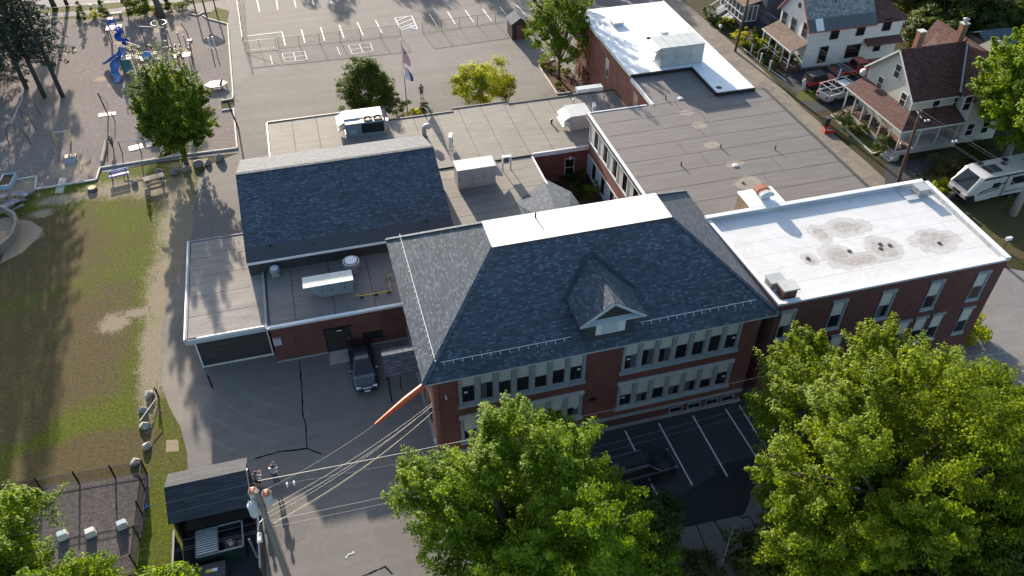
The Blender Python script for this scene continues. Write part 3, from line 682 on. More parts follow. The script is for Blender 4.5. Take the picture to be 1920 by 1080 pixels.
def band(x0, x1, ztop, zsill, head=True):
    n = 7; pitch = (x1-x0)/n; zb = zsill+0.36
    if head: mk(MB().box(x0-0.1, x1+0.1, wy0-0.16, wy0-0.0, ztop-0.02, ztop+0.20).build('lintel', M_stone2, main))
    mk(MB().box(x0-0.12, x1+0.12, wy0-0.20, wy0, zsill, zsill+0.20).build('sill', M_sill, main))
    mk(MB().box(x0, x1, wy0-0.12, wy0, zsill+0.20, zb).build('sill_course', M_stone, main))
    for k in range(n+1):
        xx = x0+k*pitch; mk(MB().box(xx-0.15 if k else xx-0.02, xx+0.15 if k < n else xx+0.02, wy0-0.13, wy0, zb, ztop-0.02).build('pilaster', M_stone, main))
    for k in range(n):
        s = (ztop-0.02-zb)/2.10; o = add_window(main, rw.choice((W1, W1, W1, W1b, W1c)), (x0+k*pitch+(pitch-0.86)/2, wy0-0.01, zb), 0, rw, main.location); o.scale = (1, 1, s)
        if k in (0, 6): put('room_sign', sgn, o, (0.15 if k == 0 else 0.5, 0, 0.72))
band(5.80, 14.0, 8.55, 5.55, False); band(16.55, 24.85, 8.55, 5.55, False)
band(5.80, 14.0, 4.50, 1.95); band(16.55, 24.85, 4.50, 1.95)
WB = window_meshes(1.0, 0.55, 0.0, 2, frame=M_sill)
for x in (21.2, 22.6, 24.0, 25.2): add_window(main, WB, (x-0.5, wy0-0.03, 0.30), 0, rw, main.location, 'basement_window')
# west side wall pieces, downpipe and corner quoin
for x, y in ((wx0-0.09, 33.25), (wx0-0.09, 38.0)): mk(MB().tube([(x, y, 0.1), (x, y, 8.7)], 0.055, 8).build('downpipe', M_galv, main))
for k in range(3):
    mk(MB().box(wx0-0.05, wx0, 35+k*3.2, 36+k*3.2, 5.7, 7.9).build('side_window', M_glass, main)); mk(MB().box(wx0-0.05, wx0, 35+k*3.2, 36+k*3.2, 2.2, 4.3).build('side_window', M_glass, main))
mk(MB().box(wx0-0.04, wx0+0.25, wy0-0.04, wy0+0.02, 1.28, 8.7).build('corner_strip', M_brick2, main))
mk(MB().box(14.55, 15.0, wy0-0.10, wy0, 3.5, 3.75).build('wall_lamp', M_black, main))
mk(MB().box(4.9, 5.0, wy0-0.3, wy0, 6.85, 6.95).build('bracket', M_white, main))
# dormer
def ys_at(z): return YS+(z-ZE)*(Y1-YS)/(ZR-ZE)
dzt = min((9+k*.02 for k in range(240)), key=lambda z: abs(P(1105, 484, z).y-ys_at(z)))
dyf = P(1155, 568, dzt).y
dm_l = PY(1088, 615, dyf); dm_r = PY(1211, 590, dyf); dx0, dx1, dzb = dm_l.x, dm_r.x, (dm_l.z+dm_r.z)/2
dxc = (dx0+dx1)/2
def ys_at(z): return YS+(z-ZE)*(Y1-YS)/(ZR-ZE)
yl, yk = ys_at(dzb)+0.05, ys_at(dzt)+0.05
dor = mk(MB().slab([(dx0, dyf, dzb), (dxc, dyf, dzt), (dxc, yk, dzt), (dx0, yl, dzb)][::-1], 0.07).build('dormer_roof', M_shing, main))
for nm, bb, m in (('roof_slope', MB().slab([(dx1, dyf, dzb), (dx1, yl, dzb), (dxc, yk, dzt), (dxc, dyf, dzt)][::-1], 0.07), M_shing),):
    bb.build(nm, m, dor)
dyw = dyf+0.32; wl, wr = dx0+0.45, dx1-0.45
MB().prism([(wl, dyw), (wr, dyw), (wr, ys_at(dzb)+0.3), (wl, ys_at(dzb)+0.3)], ZE-0.1, dzb-0.03).build('dormer_wall', M_shing_plain, dor)
b = MB(); b.face([(dx0+.35, dyf+0.28, dzb+.05), (dx1-.35, dyf+0.28, dzb+.05), (dxc, dyf+0.28, dzt-.22)]); b.build('gable', M_dark, dor)
MB().bar((dx0, dyf-.03, dzb-.06), (dxc, dyf-.03, dzt-.06), 0.06, 0.17, (0, 0, 1)).build('bargeboard', M_fascia, dor)
MB().bar((dx1, dyf-.03, dzb-.06), (dxc, dyf-.03, dzt-.06), 0.06, 0.17, (0, 0, 1)).build('bargeboard', M_fascia, dor)
MB().hexa([(dx0+.1, dyf-.02, dzb-.1), (dx1-.1, dyf-.02, dzb-.1), (dx1-.1, dyw, dzb-.1), (dx0+.1, dyw, dzb-.1)], [(dx0+.12, dyf-.02, dzb-.02), (dx1-.12, dyf-.02, dzb-.02), (dx1-.35, dyf+.3, dzb+.10), (dx0+.35, dyf+.3, dzb+.10)]).build('eave_return', M_fascia, dor)
MB().box(dxc-0.95, dxc+0.95, dyw-.06, dyw, dzb-1.22, dzb-.1).build('dormer_window', M_white, dor)
MB().box(dxc-0.62, dxc+0.45, dyw-.08, dyw-.06, dzb-1.14, dzb-.16).build('dormer_panel', M_blind2, dor)
for x in (dxc-0.93, dxc-0.66, dxc+0.5, dxc+0.74): MB().box(x, x+0.05, dyw-.085, dyw-.06, dzb-1.2, dzb-.12).build('mullion', M_white, dor)

for xx, sg in ((dx0, -1), (dx1, 1)):
    q = [Vector((xx+sg*.02, yl-.1, dzb+.02)), Vector((xx+sg*.38, yl-.1, dzb+.02)), Vector((dxc+sg*.30, yk+.12, dzt+.02)), Vector((dxc, yk+.12, dzt+.02))]
    q = [Vector((p.x, p.y, ZE+(p.y-YS)*(ZR-ZE)/(Y1-YS)+.09)) for p in q]
    MB().slab(q if sg > 0 else q[::-1], .02).build('valley_flashing', plain('valley_metal', (0.02, 0.026, 0.04), .8), dor)
# orange sleeve / sign line comes later with the wires
# ================================================================ white-roofed wing
wing = thing('white_roof_wing', 'brick wing with white flat roof, brown water stains and raised parapet', 'school wing', (27, 32.8, 0))
zr = 9.2; zp = 9.55
WQ = [(27.05, 32.75), (44.77, 32.75), (45.2, 42.6), (26.55, 42.6)]
mk(MB().prism(WQ, 0.95, zr).build('brick_wall', M_brickd, wing))
mk(MB().prism([(27.0, 32.72), (44.8, 32.72), (45.23, 42.63), (26.5, 42.63)], 0.0, 0.95).build('foundation', M_stone_d, wing))
inn = [(27.35, 33.05), (44.47, 33.05), (44.87, 42.3), (26.9, 42.3)]
membranes_poly = inn
mk(MB().prism(inn, zr, zr+0.005).build('roof_deck', M_seam, wing))
for o in [1]:
    k = 33.05; step = 1.55; i = 0
    while k < 42.3:
        q = clip(inn, 1, k+0.008, min(42.3, k+step)-0.008)
        if q: mk(MB().prism(q, zr+0.006, zr+0.03, False).build('membrane_sheet', M_wstain, wing))
        k += step
M_flash = membrane('grey_flashing', (0.28, 0.31, 0.35), (0.42, 0.45, 0.48), 0.5, 0.5, (0.2, 0.2, 0.22), 0.4, 8)
def wp(a, b, t=0.28, s=True, zt=zp):
    a = Vector((*a, 0)); b = Vector((*b, 0)); d = (b-a).normalized(); n = Vector((-d.y, d.x, 0))
    q = [a, b, b+n*t, a+n*t]; o = mk(MB().prism([(p.x, p.y) for p in q], zr+.001, zt).build('parapet', M_flash, wing))
    q = [a-n*.06-d*.06, b-n*.06+d*.06, b+n*(t+.01)+d*.06, a+n*(t+.01)-d*.06]
    c = MB().prism([(p.x, p.y) for p in q], zt, zt+0.06).build('coping', M_white, o)
wp(WQ[0], WQ[1], 0.28, True, 9.38); wp(WQ[1], WQ[2], 0.3); wp(WQ[2], WQ[3], 0.3); wp(WQ[3], WQ[0], 0.22, True, 9.42)
for k, x in enumerate(((27.5, 28.5), (31.35, 32.35), (35.1, 36.1), (38.9, 39.9), (42.65, 43.65))):
    W = window_meshes(0.9, 2.35, 0.5) if k == 0 else W
    add_window(wing, W, (x[0], 32.74, 6.15), 0, rw, wing.location)
    mk(MB().box(x[0]-.1, x[1]+.05, 32.62, 32.75, 8.5, 8.72).build('lintel', M_stone, wing)); mk(MB().box(x[0]-.1, x[1]+.05, 32.60, 32.75, 5.92, 6.15).build('sill', M_sill, wing))
    mk(MB().box(x[1]-.08, x[1]+.02, 32.64, 32.75, 6.15, 8.5).build('jamb', M_sill, wing))
for k, x in enumerate((27.9, 29.35, 30.8, 32.2, 36.2, 37.6, 39.0, 40.4, 42.9)):
    add_window(wing, W, (x, 32.74, 2.75), 0, rw, wing.location)
    mk(MB().box(x-.1, x+1.0, 32.62, 32.75, 5.1, 5.28).build('lintel', M_stone, wing)); mk(MB().box(x-.1, x+1.0, 32.60, 32.75, 2.52, 2.75).build('sill', M_sill, wing))
for k in range(3):
    mk(MB().box(45.0, 45.1, 34.5+k*3, 35.5+k*3, 6.1, 8.4).build('side_window', M_glass, wing)); 
# roof details
MBs = lambda *a: MB().box(*a)
c = P(1432, 530, 9.8); 
mk(MBs(27.35, 28.35, 34.35, 35.15, zr+.03, 9.75).build('roof_box', M_galv, wing)); mk(MBs(27.28, 28.42, 34.28, 35.22, 9.75, 9.83).build('roof_box_lid', M_hvac, wing))
mk(MBs(27.6, 28.55, 33.2, 34.0, zr+.03, 10.0).build('chimney', M_brickd, wing)); mk(MBs(27.5, 28.65, 33.1, 34.1, 10.0, 10.12).build('chimney_cap', M_stone2, wing))
q = P(1742, 372, 9.6); mk(MBs(q.x-.35, q.x+.5, 40.9, 41.8, zr+.03, 9.85).build('roof_hatch', M_galv, wing)); mk(MBs(q.x-.4, q.x+.55, 40.85, 41.85, 9.85, 9.93).build('hatch_lid', M_hvac, wing))
q = P(1722, 375, 9.25); mk(MBs(q.x-.9, q.x+.25, 40.7, 42.0, zr+.035, zr+.12).build('access_panel', M_flash, wing))
for i, (u, v) in enumerate(((1650, 458), (1651, 466), (1668, 460), (1592, 471), (1761, 456), (1515, 485))):
    q = P(u, v, zr+.03); MB().lathe([(0.16, 0), (0.14, .05), (0.05, .06)], (q.x, q.y, zr+.034), 9).build('roof_drain', M_dark, wing).location = -wing.location
# chimney tower with hooded terracotta vent, attached north of the wing
tow = thing('roof_bulkhead', 'beige brick stair bulkhead with white coated top beside the white roof', 'roof structure', (P(1430, 380, 9.6).x, 43.8, 0))
a = P(1385, 361, 9.6); b_ = P(1446, 349, 9.6); 
bx0, bx1 = a.x, P(1446, 351, 9.6).x; by1 = (a.y+b_.y)/2
mk(MB().box(bx0, bx1, 42.66, by1, 7.23, 9.5).build('bulkhead_wall', M_brickb, tow)); mk(MB().box(bx0-.06, bx1+.06, 42.66, by1+.06, 9.5, 9.62).build('bulkhead_top', M_whitebright, tow))
hd = thing('roof_vent_hood', 'ribbed rust-red curved vent hood on the white bulkhead top', 'roof vent', ((bx0+bx1)/2+.1, (42.66+by1)/2, 9.62))
hx = 0.0
MB().box(-.35, .35, -.45, .45, 0, .35).build('vent_base', M_fascia, hd)
for k in range(4):
    pr = [(-.55, .35), (-.55, .50), (-.40, .68), (0, .78), (.40, .68), (.55, .50), (.55, .35)]
    y0 = -.62+k*.31; bb = MB(); n = len(pr); i0 = len(bb.v); ex = 0.0 if k % 2 else 0.03
    bb.v += [(x*(1+ex), y0, z+ex) for x, z in pr]+[(x*(1+ex), y0+.31, z+ex) for x, z in pr]
    bb.f += [tuple(range(n)), tuple(range(n, 2*n))[::-1]]+[(i, i+n, i+1+n, i+1) for i in range(n-1)]+[(n-1, 2*n-1, n, 0)]; bb.mi += [0]*(n+2)
    bb.build('hood_rib', M_rust if k else M_fascia, hd)

# ================================================================ classroom wing (dark grey flat roof)
cw = thing('classroom_wing', 'two-storey brick classroom wing with large dark grey flat roof and long window bands', 'school wing', (24.7, 46, 0))
zc = 7.2; CX0, CX1, CY0, CY1 = 24.65, 43.05, 45.2, 63.05
CP = [(26.9, 42.68), (CX1, 42.68), (CX1, CY1), (CX0, CY1), (CX0, 46.75), (26.9, 46.75)]
mk(MB().prism([(CX0+.35, 46.6), (CX0+.35, CY1-.3), (CX1-.3, CY1-.3), (CX1-.3, 42.7), (27.0, 42.7), (27.0, 46.6)], 0, zc-.35).build('brick_wall', M_brick2, cw))
mk(MB().prism(CP, zc-.35, zc-.05).build('roof_slab', M_white, cw)); mk(MB().prism([(x, y) for x, y in CP], zc-.05, zc).build('roof_deck', M_seam, cw))
GP = [(x, y) for x, y in [(27.1, 42.9), (CX1-.25, 42.9), (CX1-.25, CY1-.2), (CX0+.3, CY1-.2), (CX0+.3, 47.0), (27.1, 47.0)]]
cwl = thing('x', 'x', 'x'); 
def shift_children(fn, root):
    n0 = set(bpy.data.objects); fn(); 
    for o in set(bpy.data.objects)-n0:
        if o.parent == root: o.location = o.location-root.location
bpy.data.objects.remove(cwl)
GP = [(27.1, 42.9), (CX1-.2, 42.9), (CX1-.2, CY1-.2), (CX0+.28, CY1-.2), (CX0+.28, 46.95), (27.1, 46.95)]
def _m():
    k = 42.9
    for i in range(9):
        k0, k1 = 42.9+i*2.24, 42.9+(i+1)*2.24
        xa = CX0+.28 if k0 > 46 else 27.1
        xs = [xa]+sorted(random.Random(i+3).uniform(xa+3, 40) for _ in range(1))+[CX1-.2]
        for x0, x1 in zip(xs[:-1], xs[1:]):
            if k1 > CY1-.2: k1 = CY1-.2
            MB().box(x0+.02, x1-.02, k0+.025, k1-.025, zc+.002, zc+.03).build('membrane_sheet', M_class, cw)
shift_children(_m, cw)
for a, b_ in (((CX0, CY1), (CX0, 46.7)), ((CX1, 42.7), (CX1, CY1)), ):
    d = (Vector((*b_, 0))-Vector((*a, 0))).normalized(); n = Vector((-d.y, d.x, 0)); q = [Vector((*a, 0)), Vector((*b_, 0)), Vector((*b_, 0))+n*.26, Vector((*a, 0))+n*.26]
    mk(MB().prism([(p.x, p.y) for p in q], zc-.2, zc+.10).build('roof_edge', M_white if a[0] < 30 else M_dark, cw))
mk(MB().box(CX0+.26, 30.6, CY1-.12, CY1+.02, zc-.1, zc+.08).build('roof_edge', M_white, cw))
# west facade windows: upper and lower bands with brick between
xw = CX0+.33
n = 6; y0, y1 = 48.2, CY1-.6; pit = (y1-y0)/n
WL = window_meshes(1.05, 1.9, 0.0, 2, frame=M_white); WPn = MB().box(0, 1.05, -0.04, 0, 0, 1.9).mesh('infill_panel', M_blind)
WPb = MB().box(0, 1.05, -0.04, 0, 0, 1.9).mesh('infill_panel', M_blind2)
for row, (zb, mm) in enumerate(((4.65, WPn), (1.15, WPb))):
    mk(MB().box(xw-.10, xw+.02, y0-.1, y1+.1, zb-.16, zb-.02).build('sill', M_white if row == 0 else M_fascia, cw))
    mk(MB().box(xw-.08, xw+.02, y0-.1, y1+.1, zb+1.92, zb+2.02).build('window_head', M_white, cw))
    for k in range(n+1): mk(MB().box(xw-.10, xw+.02, y0+k*pit-.06, y0+k*pit+.06, zb-.02, zb+1.92).build('window_post', M_offwhite, cw))
    for k in range(n):
        ya = y0+(k+1)*pit-.06
        o = put('infill_panel', mm, cw, Vector((xw-.01, ya, zb))-cw.location, (0, 0, R_(-90)))
        o = add_window(cw, WL, (xw-.01, ya-1.10, zb), R_(-90), rw, cw.location)
mk(MB().box(xw-.02, xw+.05, 46.7, CY1-.3, 3.1, 4.4).build('brick_band', M_brick2, cw))
for u, v in ((1277, 310), (1248, 186), (1351, 277), (1453, 280)):
    q = P(u, v, zc+.03); MB().tube([q, q+Vector((0, 0, .38))], 0.055, 8).build('vent_pipe', M_black, cw).location = -cw.location
for u, v in ((1379, 311), (1276, 185)):
    q = P(u, v, zc+.03); MB().lathe([(0.28, 0), (0.3, .05), (0.1, .12)], q, 14).build('roof_drain', M_offwhite, cw).location = -cw.location
q = P(1393, 343, zc+.03); MB().lathe([(0.12, 0), (0.12, .08)], q, 10).build('roof_drain', M_dark, cw).location = -cw.location

# ================================================================ gym with white roof
zg = 7.55
gym = thing('gym_wing', 'brick gym block with bright white flat roof and dark notch at its south end', 'gym building', (30.8, 62, 0))
gNW, gNE, gSE = P(1090, 20, zg), P(1241, 1, zg), P(1419, 166, zg)
gx0, gx1, gyN = (gNW.x+P(1176, 141, zg).x)/2, (gSE.x+gNE.x)/2, (gNW.y+gNE.y)/2
sA = P(1345, 173, zg); sB = P(1295, 127, zg); sC = P(1176, 141, zg)
gyS, gyM, gxn = (gSE.y+sA.y)/2, (sB.y+sC.y)/2, (sA.x+sB.x)/2
WG = [(gx0, gyM), (gxn, gyM), (gxn, gyS), (gx1, gyS), (gx1, gyN), (gx0, gyN)]
mk(MB().box(gx0+.1, gx1-.1, CY1-.28, gyN-.1, 0, zc-.4).build('brick_wall', M_brick2, gym))
mk(MB().prism([(gx0+.1, gyM+.1), (gxn+.1, gyM+.1), (gxn+.1, gyS+.1), (gx1-.1, gyS+.1), (gx1-.1, gyN-.1), (gx0+.1, gyN-.1)], zc-.4, zg-.3).build('brick_wall', M_brick2, gym))
mk(MB().prism([(gx0+.1, CY1-.28), (gx1-.1, CY1-.28), (gx1-.1, gyS+.1), (gxn+.1, gyS+.1), (gxn+.1, gyM+.1), (gx0+.1, gyM+.1)], zc-.4, zc-.06).build('brick_wall', M_brick2, gym))
mk(MB().prism(WG, zg-.3, zg-.02).build('roof_slab', M_white, gym))
def _m():
    for i in range(8):
        a, b_ = gx0+.12+i*1.3, gx0+.12+(i+1)*1.3
        y = gyM if a < gxn-.3 else gyS
        MB().box(a+.006, min(b_, gx1-.12)-.006, y+.1, gyN-.12, zg-.019, zg+.02).build('membrane_sheet', M_gymroof, gym)
shift_children(_m, gym)
for a in ((gx0, gx0+.12, gyM, gyN), (gx1-.12, gx1, gyS, gyN)): mk(MB().box(a[0]-.03, a[1], a[2], a[3], zg-.3, zg+.06).build('roof_edge', M_white, gym))
mk(MB().box(gx0-.03, gx0+.1, CY1-.2, gyM, zc-.3, zc+.12).build('roof_edge', M_white, gym))
# dark notch: lower roof between gym and classroom wing
def _m():
    for i in range(3):
        MB().box(gx0+.12+i*2.9, min(gx0+.12+(i+1)*2.9, gxn)-.03, CY1-.15, gyM-.02, zc-.05, zc+.02+.002*i).build('membrane_sheet', M_class, gym)
    MB().box(gxn-.02, gx1-.2, CY1-.15, gyS-.02, zc-.05, zc+.025).build('membrane_sheet', M_class, gym)
    for a, b2 in (((gx0, gyM), (gxn, gyM)), ((gxn, gyS), (gxn, gyM)), ((gxn, gyS), (gx1, gyS))):
        x0, x1 = sorted((a[0], b2[0])); yy0, yy1 = sorted((a[1], b2[1]))
        MB().box(x0-.05, x1+.05, yy0-.07, yy1+.03, zc-.04, zg+.03).build('roof_edge', M_black, gym)
shift_children(_m, gym)
for u, v, hh in ((1141, 137, 0), (1116, 0, 0)): pass
WGy = window_meshes(0.9, 2.0, 0.5, 1, frame=M_offwhite)
q = PX(1137, 135, gx0); add_window(gym, WGy, (gx0+.09, q.y+.5, 4.2), R_(-90), rw, gym.location)
mk(MB().tube([(gx0, PX(1104, 100, gx0).y, 0.2), (gx0, PX(1104, 100, gx0).y, zg-.4)], 0.07, 8).build('downpipe', M_rust, gym))
q = PX(1191, 183, gx0); mk(MB().box(gx0+.05, gx0+.12, q.y-.55, q.y+.55, 4.0, 6.3).build('bricked_up_opening', M_brickb, gym))
def roofbox(parent, x0, x1, y0, y1, z0, z1, m, ml, nm='roof_hatch'):
    o = MB().box(x0, x1, y0, y1, z0, z1).build(nm, m, parent); MB().box(x0-.06, x1+.06, y0-.06, y1+.06, z1, z1+.07).build('hatch_lid', ml, o); o.location = -parent.location; return o
q = P(1158, 46, zg); roofbox(gym, q.x-.7, q.x+.5, q.y-.5, q.y+.5, zg+.02, zg+.35, M_fascia, M_offwhite)
q = P(1245, 65, zg); roofbox(gym, q.x-.3, q.x+.35, q.y-.3, q.y+.35, zg+.02, zg+.35, M_fascia, M_offwhite)
for u, v in ((1215, 71), (1348, 164)): q = P(u, v, zg+.02); MB().lathe([(0.32, 0), (0.22, .04), (0.12, .1)], q, 12).build('roof_drain', M_dark, gym).location = -gym.location
q = P(1292, 58, zg+.02); MB().tube([q, q+Vector((0, 0, .5)), q+Vector((.15, 0, .55))], 0.04, 8).build('vent_pipe', M_white, gym).location = -gym.location

# ================================================================ low north corridor roof
zl = 3.9
nl = thing('low_corridor_wing', 'single-storey wing with long tan flat roof in front of the flagpole', 'school wing', (0, 66, 0))
def q2(u, v, z=zl): p = P(u, v, z); return (p.x, p.y)
yN1 = P(600, 217, zl).y; yN2 = P(790, 217, zl).y; yN3 = P(900, 197, zl).y; yN4 = P(1050, 182, zl).y
xa, xb, xc, xd = P(500, 230, zl).x, P(724, 214, zl).x, P(847, 205, zl).x, P(951, 191, zl).x
ySn = 58.9; ySc = P(1050, 282, zl).y; xq = P(998, 290, zl).x
NP = [(xa, 63.2), (xa, yN1), (xb, yN1), (xb, yN2), (xc, yN2), (xc, yN3), (xd, yN3), (xd, yN4), (gx0+.05, yN4), (gx0+.05, CY1-.28), (CX0+.3, CY1-.28), (CX0+.3, ySc), (P(822, 316, zl).x, ySc), (P(822, 316, zl).x, 63.2)]
mk(MB().prism([(x, y) for x, y in NP], 0.0, zl-.02).build('brick_wall', M_brick, nl))
def _m():
    k = xa+.1; i = 0
    while k < gx0:
        st = 2.35; q = clip(NP, 0, k, min(k+st, gx0)-.05)
        if len(q) >= 3:
            ymax = max(p[1] for p in q); ymin = min(p[1] for p in q)
            q = clip(q, 1, ymin+.02, ymax-.12)
            MB().prism(q, zl-.015, zl+.02+.003*(i % 3), False).build('membrane_sheet', M_meml, nl)
        k += st; i += 1
shift_children(_m, nl)
for (a, b_) in zip(NP[:9], NP[1:9]):
    x0, x1 = sorted((a[0], b_[0])); yy0, yy1 = sorted((a[1], b_[1]))
    mk(MB().box(x0-.04, x1+.04, yy0-.12 if yy0 == yy1 else yy0-.04, yy1+.04, zl-.25, zl+.10).build('roof_edge', M_galv if x1 < 6 else M_dark, nl))
mk(MB().box(xq, CX0+.3, ySc-.10, ySc+.06, zl-.3, zl+.12).build('coping', M_white, nl))
mk(MB().box(P(822, 316, zl).x, xq, ySc-.12, ySc+.02, zl-.3, zl+.05).build('roof_edge', M_black, nl))
WD = window_meshes(0.95, 2.0, 0.0, 1, frame=M_offwhite)
q = PY(1067, 312, ySc); o = add_window(nl, WD, (q.x-.47, ySc-.02, 0.9), 0, None, nl.location); MB().box(.05, .9, -.04, 0, .95, 1.0).build('glazing_bar', M_offwhite, o)
q = PY(1069, 296, ySc); mk(MB().box(q.x-.12, q.x+.12, ySc-.15, ySc, q.z-.12, q.z+.12).build('wall_lamp', M_sign, nl))

# ================================================================ middle low roof with small hip
ml = thing('middle_low_wing', 'low tan-roofed section between the dark gable roof and the courtyard', 'school wing', (14, 52, 0))
zm = 3.8
MP = [(8.2, 46.4), (P(980, 400, zm).x+1.0, 46.4), (P(980, 400, zm).x+1.0, 52), (P(1003, 292, zm).x+.35, P(1018, 332, zm).y), (P(1003, 292, zm).x-.1, ySc-.05), (8.2, ySc-.05)]
xmid = P(1010, 315, zm).x
MP = [(8.2, 46.1), (xmid, 46.1), (xmid, ySc-.14), (8.2, ySc-.14)]
mk(MB().prism(MP, 0, zm).build('brick_wall', M_brick, ml))
def _m():
    k = 46.2
    for i in range(8):
        k2 = min(k+2.9, ySc-.16); MB().box(8.25, xmid-.16, k, k2-.04, zm+.001, zm+.03+.002*i).build('membrane_sheet', M_meml, ml); k += 2.9
        if k > ySc-.5: break
    MB().box(xmid-.14, xmid+.02, 46.1, ySc-.14, zm-.3, zm+.09).build('roof_edge', M_white, ml)
shift_children(_m, ml)
# small hipped roof
h = thing('small_hipped_roof', 'small grey shingled hip roof rising between flat roof and courtyard', 'roof', (18, 49, 0))
A = P(961, 374, 3.9); B = P(1018, 331, 3.9); C_ = P(1071, 357, 3.9); D = P(1090, 390, 3.9)
cx = (A.x+C_.x)/2+0.5
pts = [(A.x, 45.9), (A.x, A.y), (B.x, B.y), (C_.x, C_.y), (D.x+.25, D.y-1), (D.x+.25, 45.9)]
apex = P(1000, 380, 5.6); ap2 = (apex.x+1.6, 46.1, 5.25); ap = (apex.x+1.4, 48.6, 5.25)
for i in range(len(pts)-1):
    a, b_ = pts[i], pts[i+1]
    if i == 0: f = [(a[0], a[1], 3.75), (*b_, 3.75), ap, ap2]
    elif i == len(pts)-2: f = [(*a, 3.75), (*b_, 3.75), ap2, ap]
    else: f = [(*a, 3.75), (*b_, 3.75), ap]
    mk(MB().slab(f[::-1], 0.05).build('roof_slope', M_shing, h))
mk(MB().prism([(x*.97+17.8*.03, y*.97+49*.03) for x, y in pts], 0, 3.7).build('brick_wall', M_brick, h))

# ================================================================ gable hall
gh = thing('gabled_hall', 'school hall with large dark blue-grey shingled gable roof', 'school hall', (-6.8, 51.8, 0))
gxa, gxb = -6.80, 9.55; ye, yr, yn = 51.75, 59.7, 66.9; ze, zr_ = 5.0, 8.05; _dy = min((k*.05 for k in range(1, 140)), key=lambda d: abs(P(449, 300, 8.05-d*.383).y-59.7-d)); yn = 59.7+_dy; zn = 8.05-_dy*.383
print('gable north', yn, zn)

zk = ze+(zr_-ze)*0.16; yk_ = ye+(yr-ye)*0.16
mk(MB().slab([(gxa, yk_, zk+.004), (gxb, yk_, zk+.004), (gxb, yr, zr_), (gxa, yr, zr_)], .08).build('roof_slope', M_shing, gh))
mk(MB().slab([(gxa, ye, ze), (gxb, ye, ze), (gxb, yk_, zk), (gxa, yk_, zk)], .08).build('eave_strip', M_shing_plain, gh))
mk(MB().slab([(gxb, yn, zn), (gxa, yn, zn), (gxa, yr, zr_), (gxb, yr, zr_)], .08).build('roof_slope', M_shing, gh))
mk(MB().bar((gxa, yr, zr_+.03), (gxb, yr, zr_+.03), .3, .04).build('ridge_cap', M_shing, gh))
mk(MB().box(gxa, gxb, ye-.06, ye, ze-.2, ze-.01).build('gutter', M_white, gh))
mk(MB().box(gxa, 8.2, ye-.05+.35, ye+.6, 3.5, ze-.08).build('eave_wall', M_dark, gh))
for x in (gxa+.15, gxb-.35):
    b = MB(); b.prism([(x, ye+.4), (x+.2, ye+.4), (x+.2, yn-.4), (x, yn-.4)], 0, 4.9); b.build('end_wall', M_brick, gh); 
    mk(bpy.data.objects[b and list(bpy.data.objects)[-1].name]) if False else None
for o in bpy.data.objects:
    if o.parent == gh and o.name.startswith('end_wall'): o.location = -gh.location
for x in (gxa+.15, gxb-.35):
    b = MB(); b.face([(x, ye+.4, 4.9), (x, yn-.4, 4.9), (x, yn-.4, zn-.2), (x, yr, zr_-.12), (x, ye+.5, ze)]); o = b.build('gable_end', M_dark, gh); o.location = -gh.location
for u, v in ((508, 467), (589, 463), (799, 420)):
    q = P(u, v, ze+.7); s_ = ze+(q.y-ye)*(zr_-ze)/(yr-ye)
    q = P(u, v, s_); MB().tube([(q.x, q.y, s_-.1), (q.x, q.y, s_+.5)], .07, 8).build('vent_pipe', M_black, gh).location = -gh.location

# ================================================================ west low block (garage) and brick bay
gb = thing('garage_block', 'low block with weathered tan roof and dark garage front', 'garage', (-11.3, 45, 0))
zf = 3.45
g0 = P(352, 452, zf); g1 = P(345, 640, zf); g2 = P(500, 612, zf); g3 = P(458, 440, zf)
gxL = (g0.x+g1.x)/2; gxR = P(495, 560, zf).x; gyS_ = g1.y; gyN_ = (g0.y+g3.y)/2
mk(MB().box(gxL+.55, gxR, gyS_+.55, gyN_-.2, 0.16, zf-.45).build('garage_wall', M_garage, gb))
mk(MB().box(gxL+.50, gxR, gyS_+.50, gyN_-.2, 0, 0.16).build('footing', M_offwhite, gb))
mk(MB().box(gxL, gxR, gyS_, gyN_, zf-.45, zf-.02).build('roof_slab', M_fascia, gb))
mk(MB().box(gxL+.1, gxR-.1, gyS_+.1, gyN_-.1, zf-.02, zf-.01).build('roof_deck', M_seam, gb))
def _m():
    k = gyS_+.15; st = (gyN_-gyS_-.3)/5
    for i in range(5):
        MB().box(gxL+.28, gxR-.05, k+.02, k+st-.02, zf-.009, zf+.02+.003*(i % 2)).build('membrane_sheet', M_memt, gb); k += st
    MB().box(gxL-.02, gxL+.10, gyS_, gyN_, zf-.1, zf+.12).build('gutter', M_white, gb); MB().box(gxL+.10, gxL+.22, gyS_+.1, gyN_, zf-.02, zf+.06).build('roof_edge', M_stone, gb)
    MB().box(gxL, gxR, gyN_-.08, gyN_+.02, zf-.1, zf+.08).build('roof_edge', M_stone, gb)
    MB().box(gxL+.9, gxR, gyS_-.03, gyS_+.08, zf-.1, zf+.10).build('roof_edge', M_white, gb)
    MB().box(gxL+.50, gxL+.6, gyS_+.42, gyS_+.52, 0.1, zf-.4).build('downpipe', M_white, gb); MB().box(gxR-.12, gxR-.02, gyS_+.44, gyS_+.54, 0, zf-.45).build('corner_post', M_offwhite, gb)
    MB().box(gxL+.2, gxL+.6, gyS_+.3, gyS_+.5, zf-.75, zf-.45).build('rainwater_head', M_white, gb)
    for k in range(5): MB().box(gxL+.62, gxR-.2, gyS_+.53, gyS_+.55, .2+k*.55, .2+k*.55+.51).build('garage_panel', M_garage, gb)
shift_children(_m, gb)
bb_ = thing('brick_bay', 'brick bay with grey membrane roof, dark door and white coping', 'school wing', (-5, 45, 0))
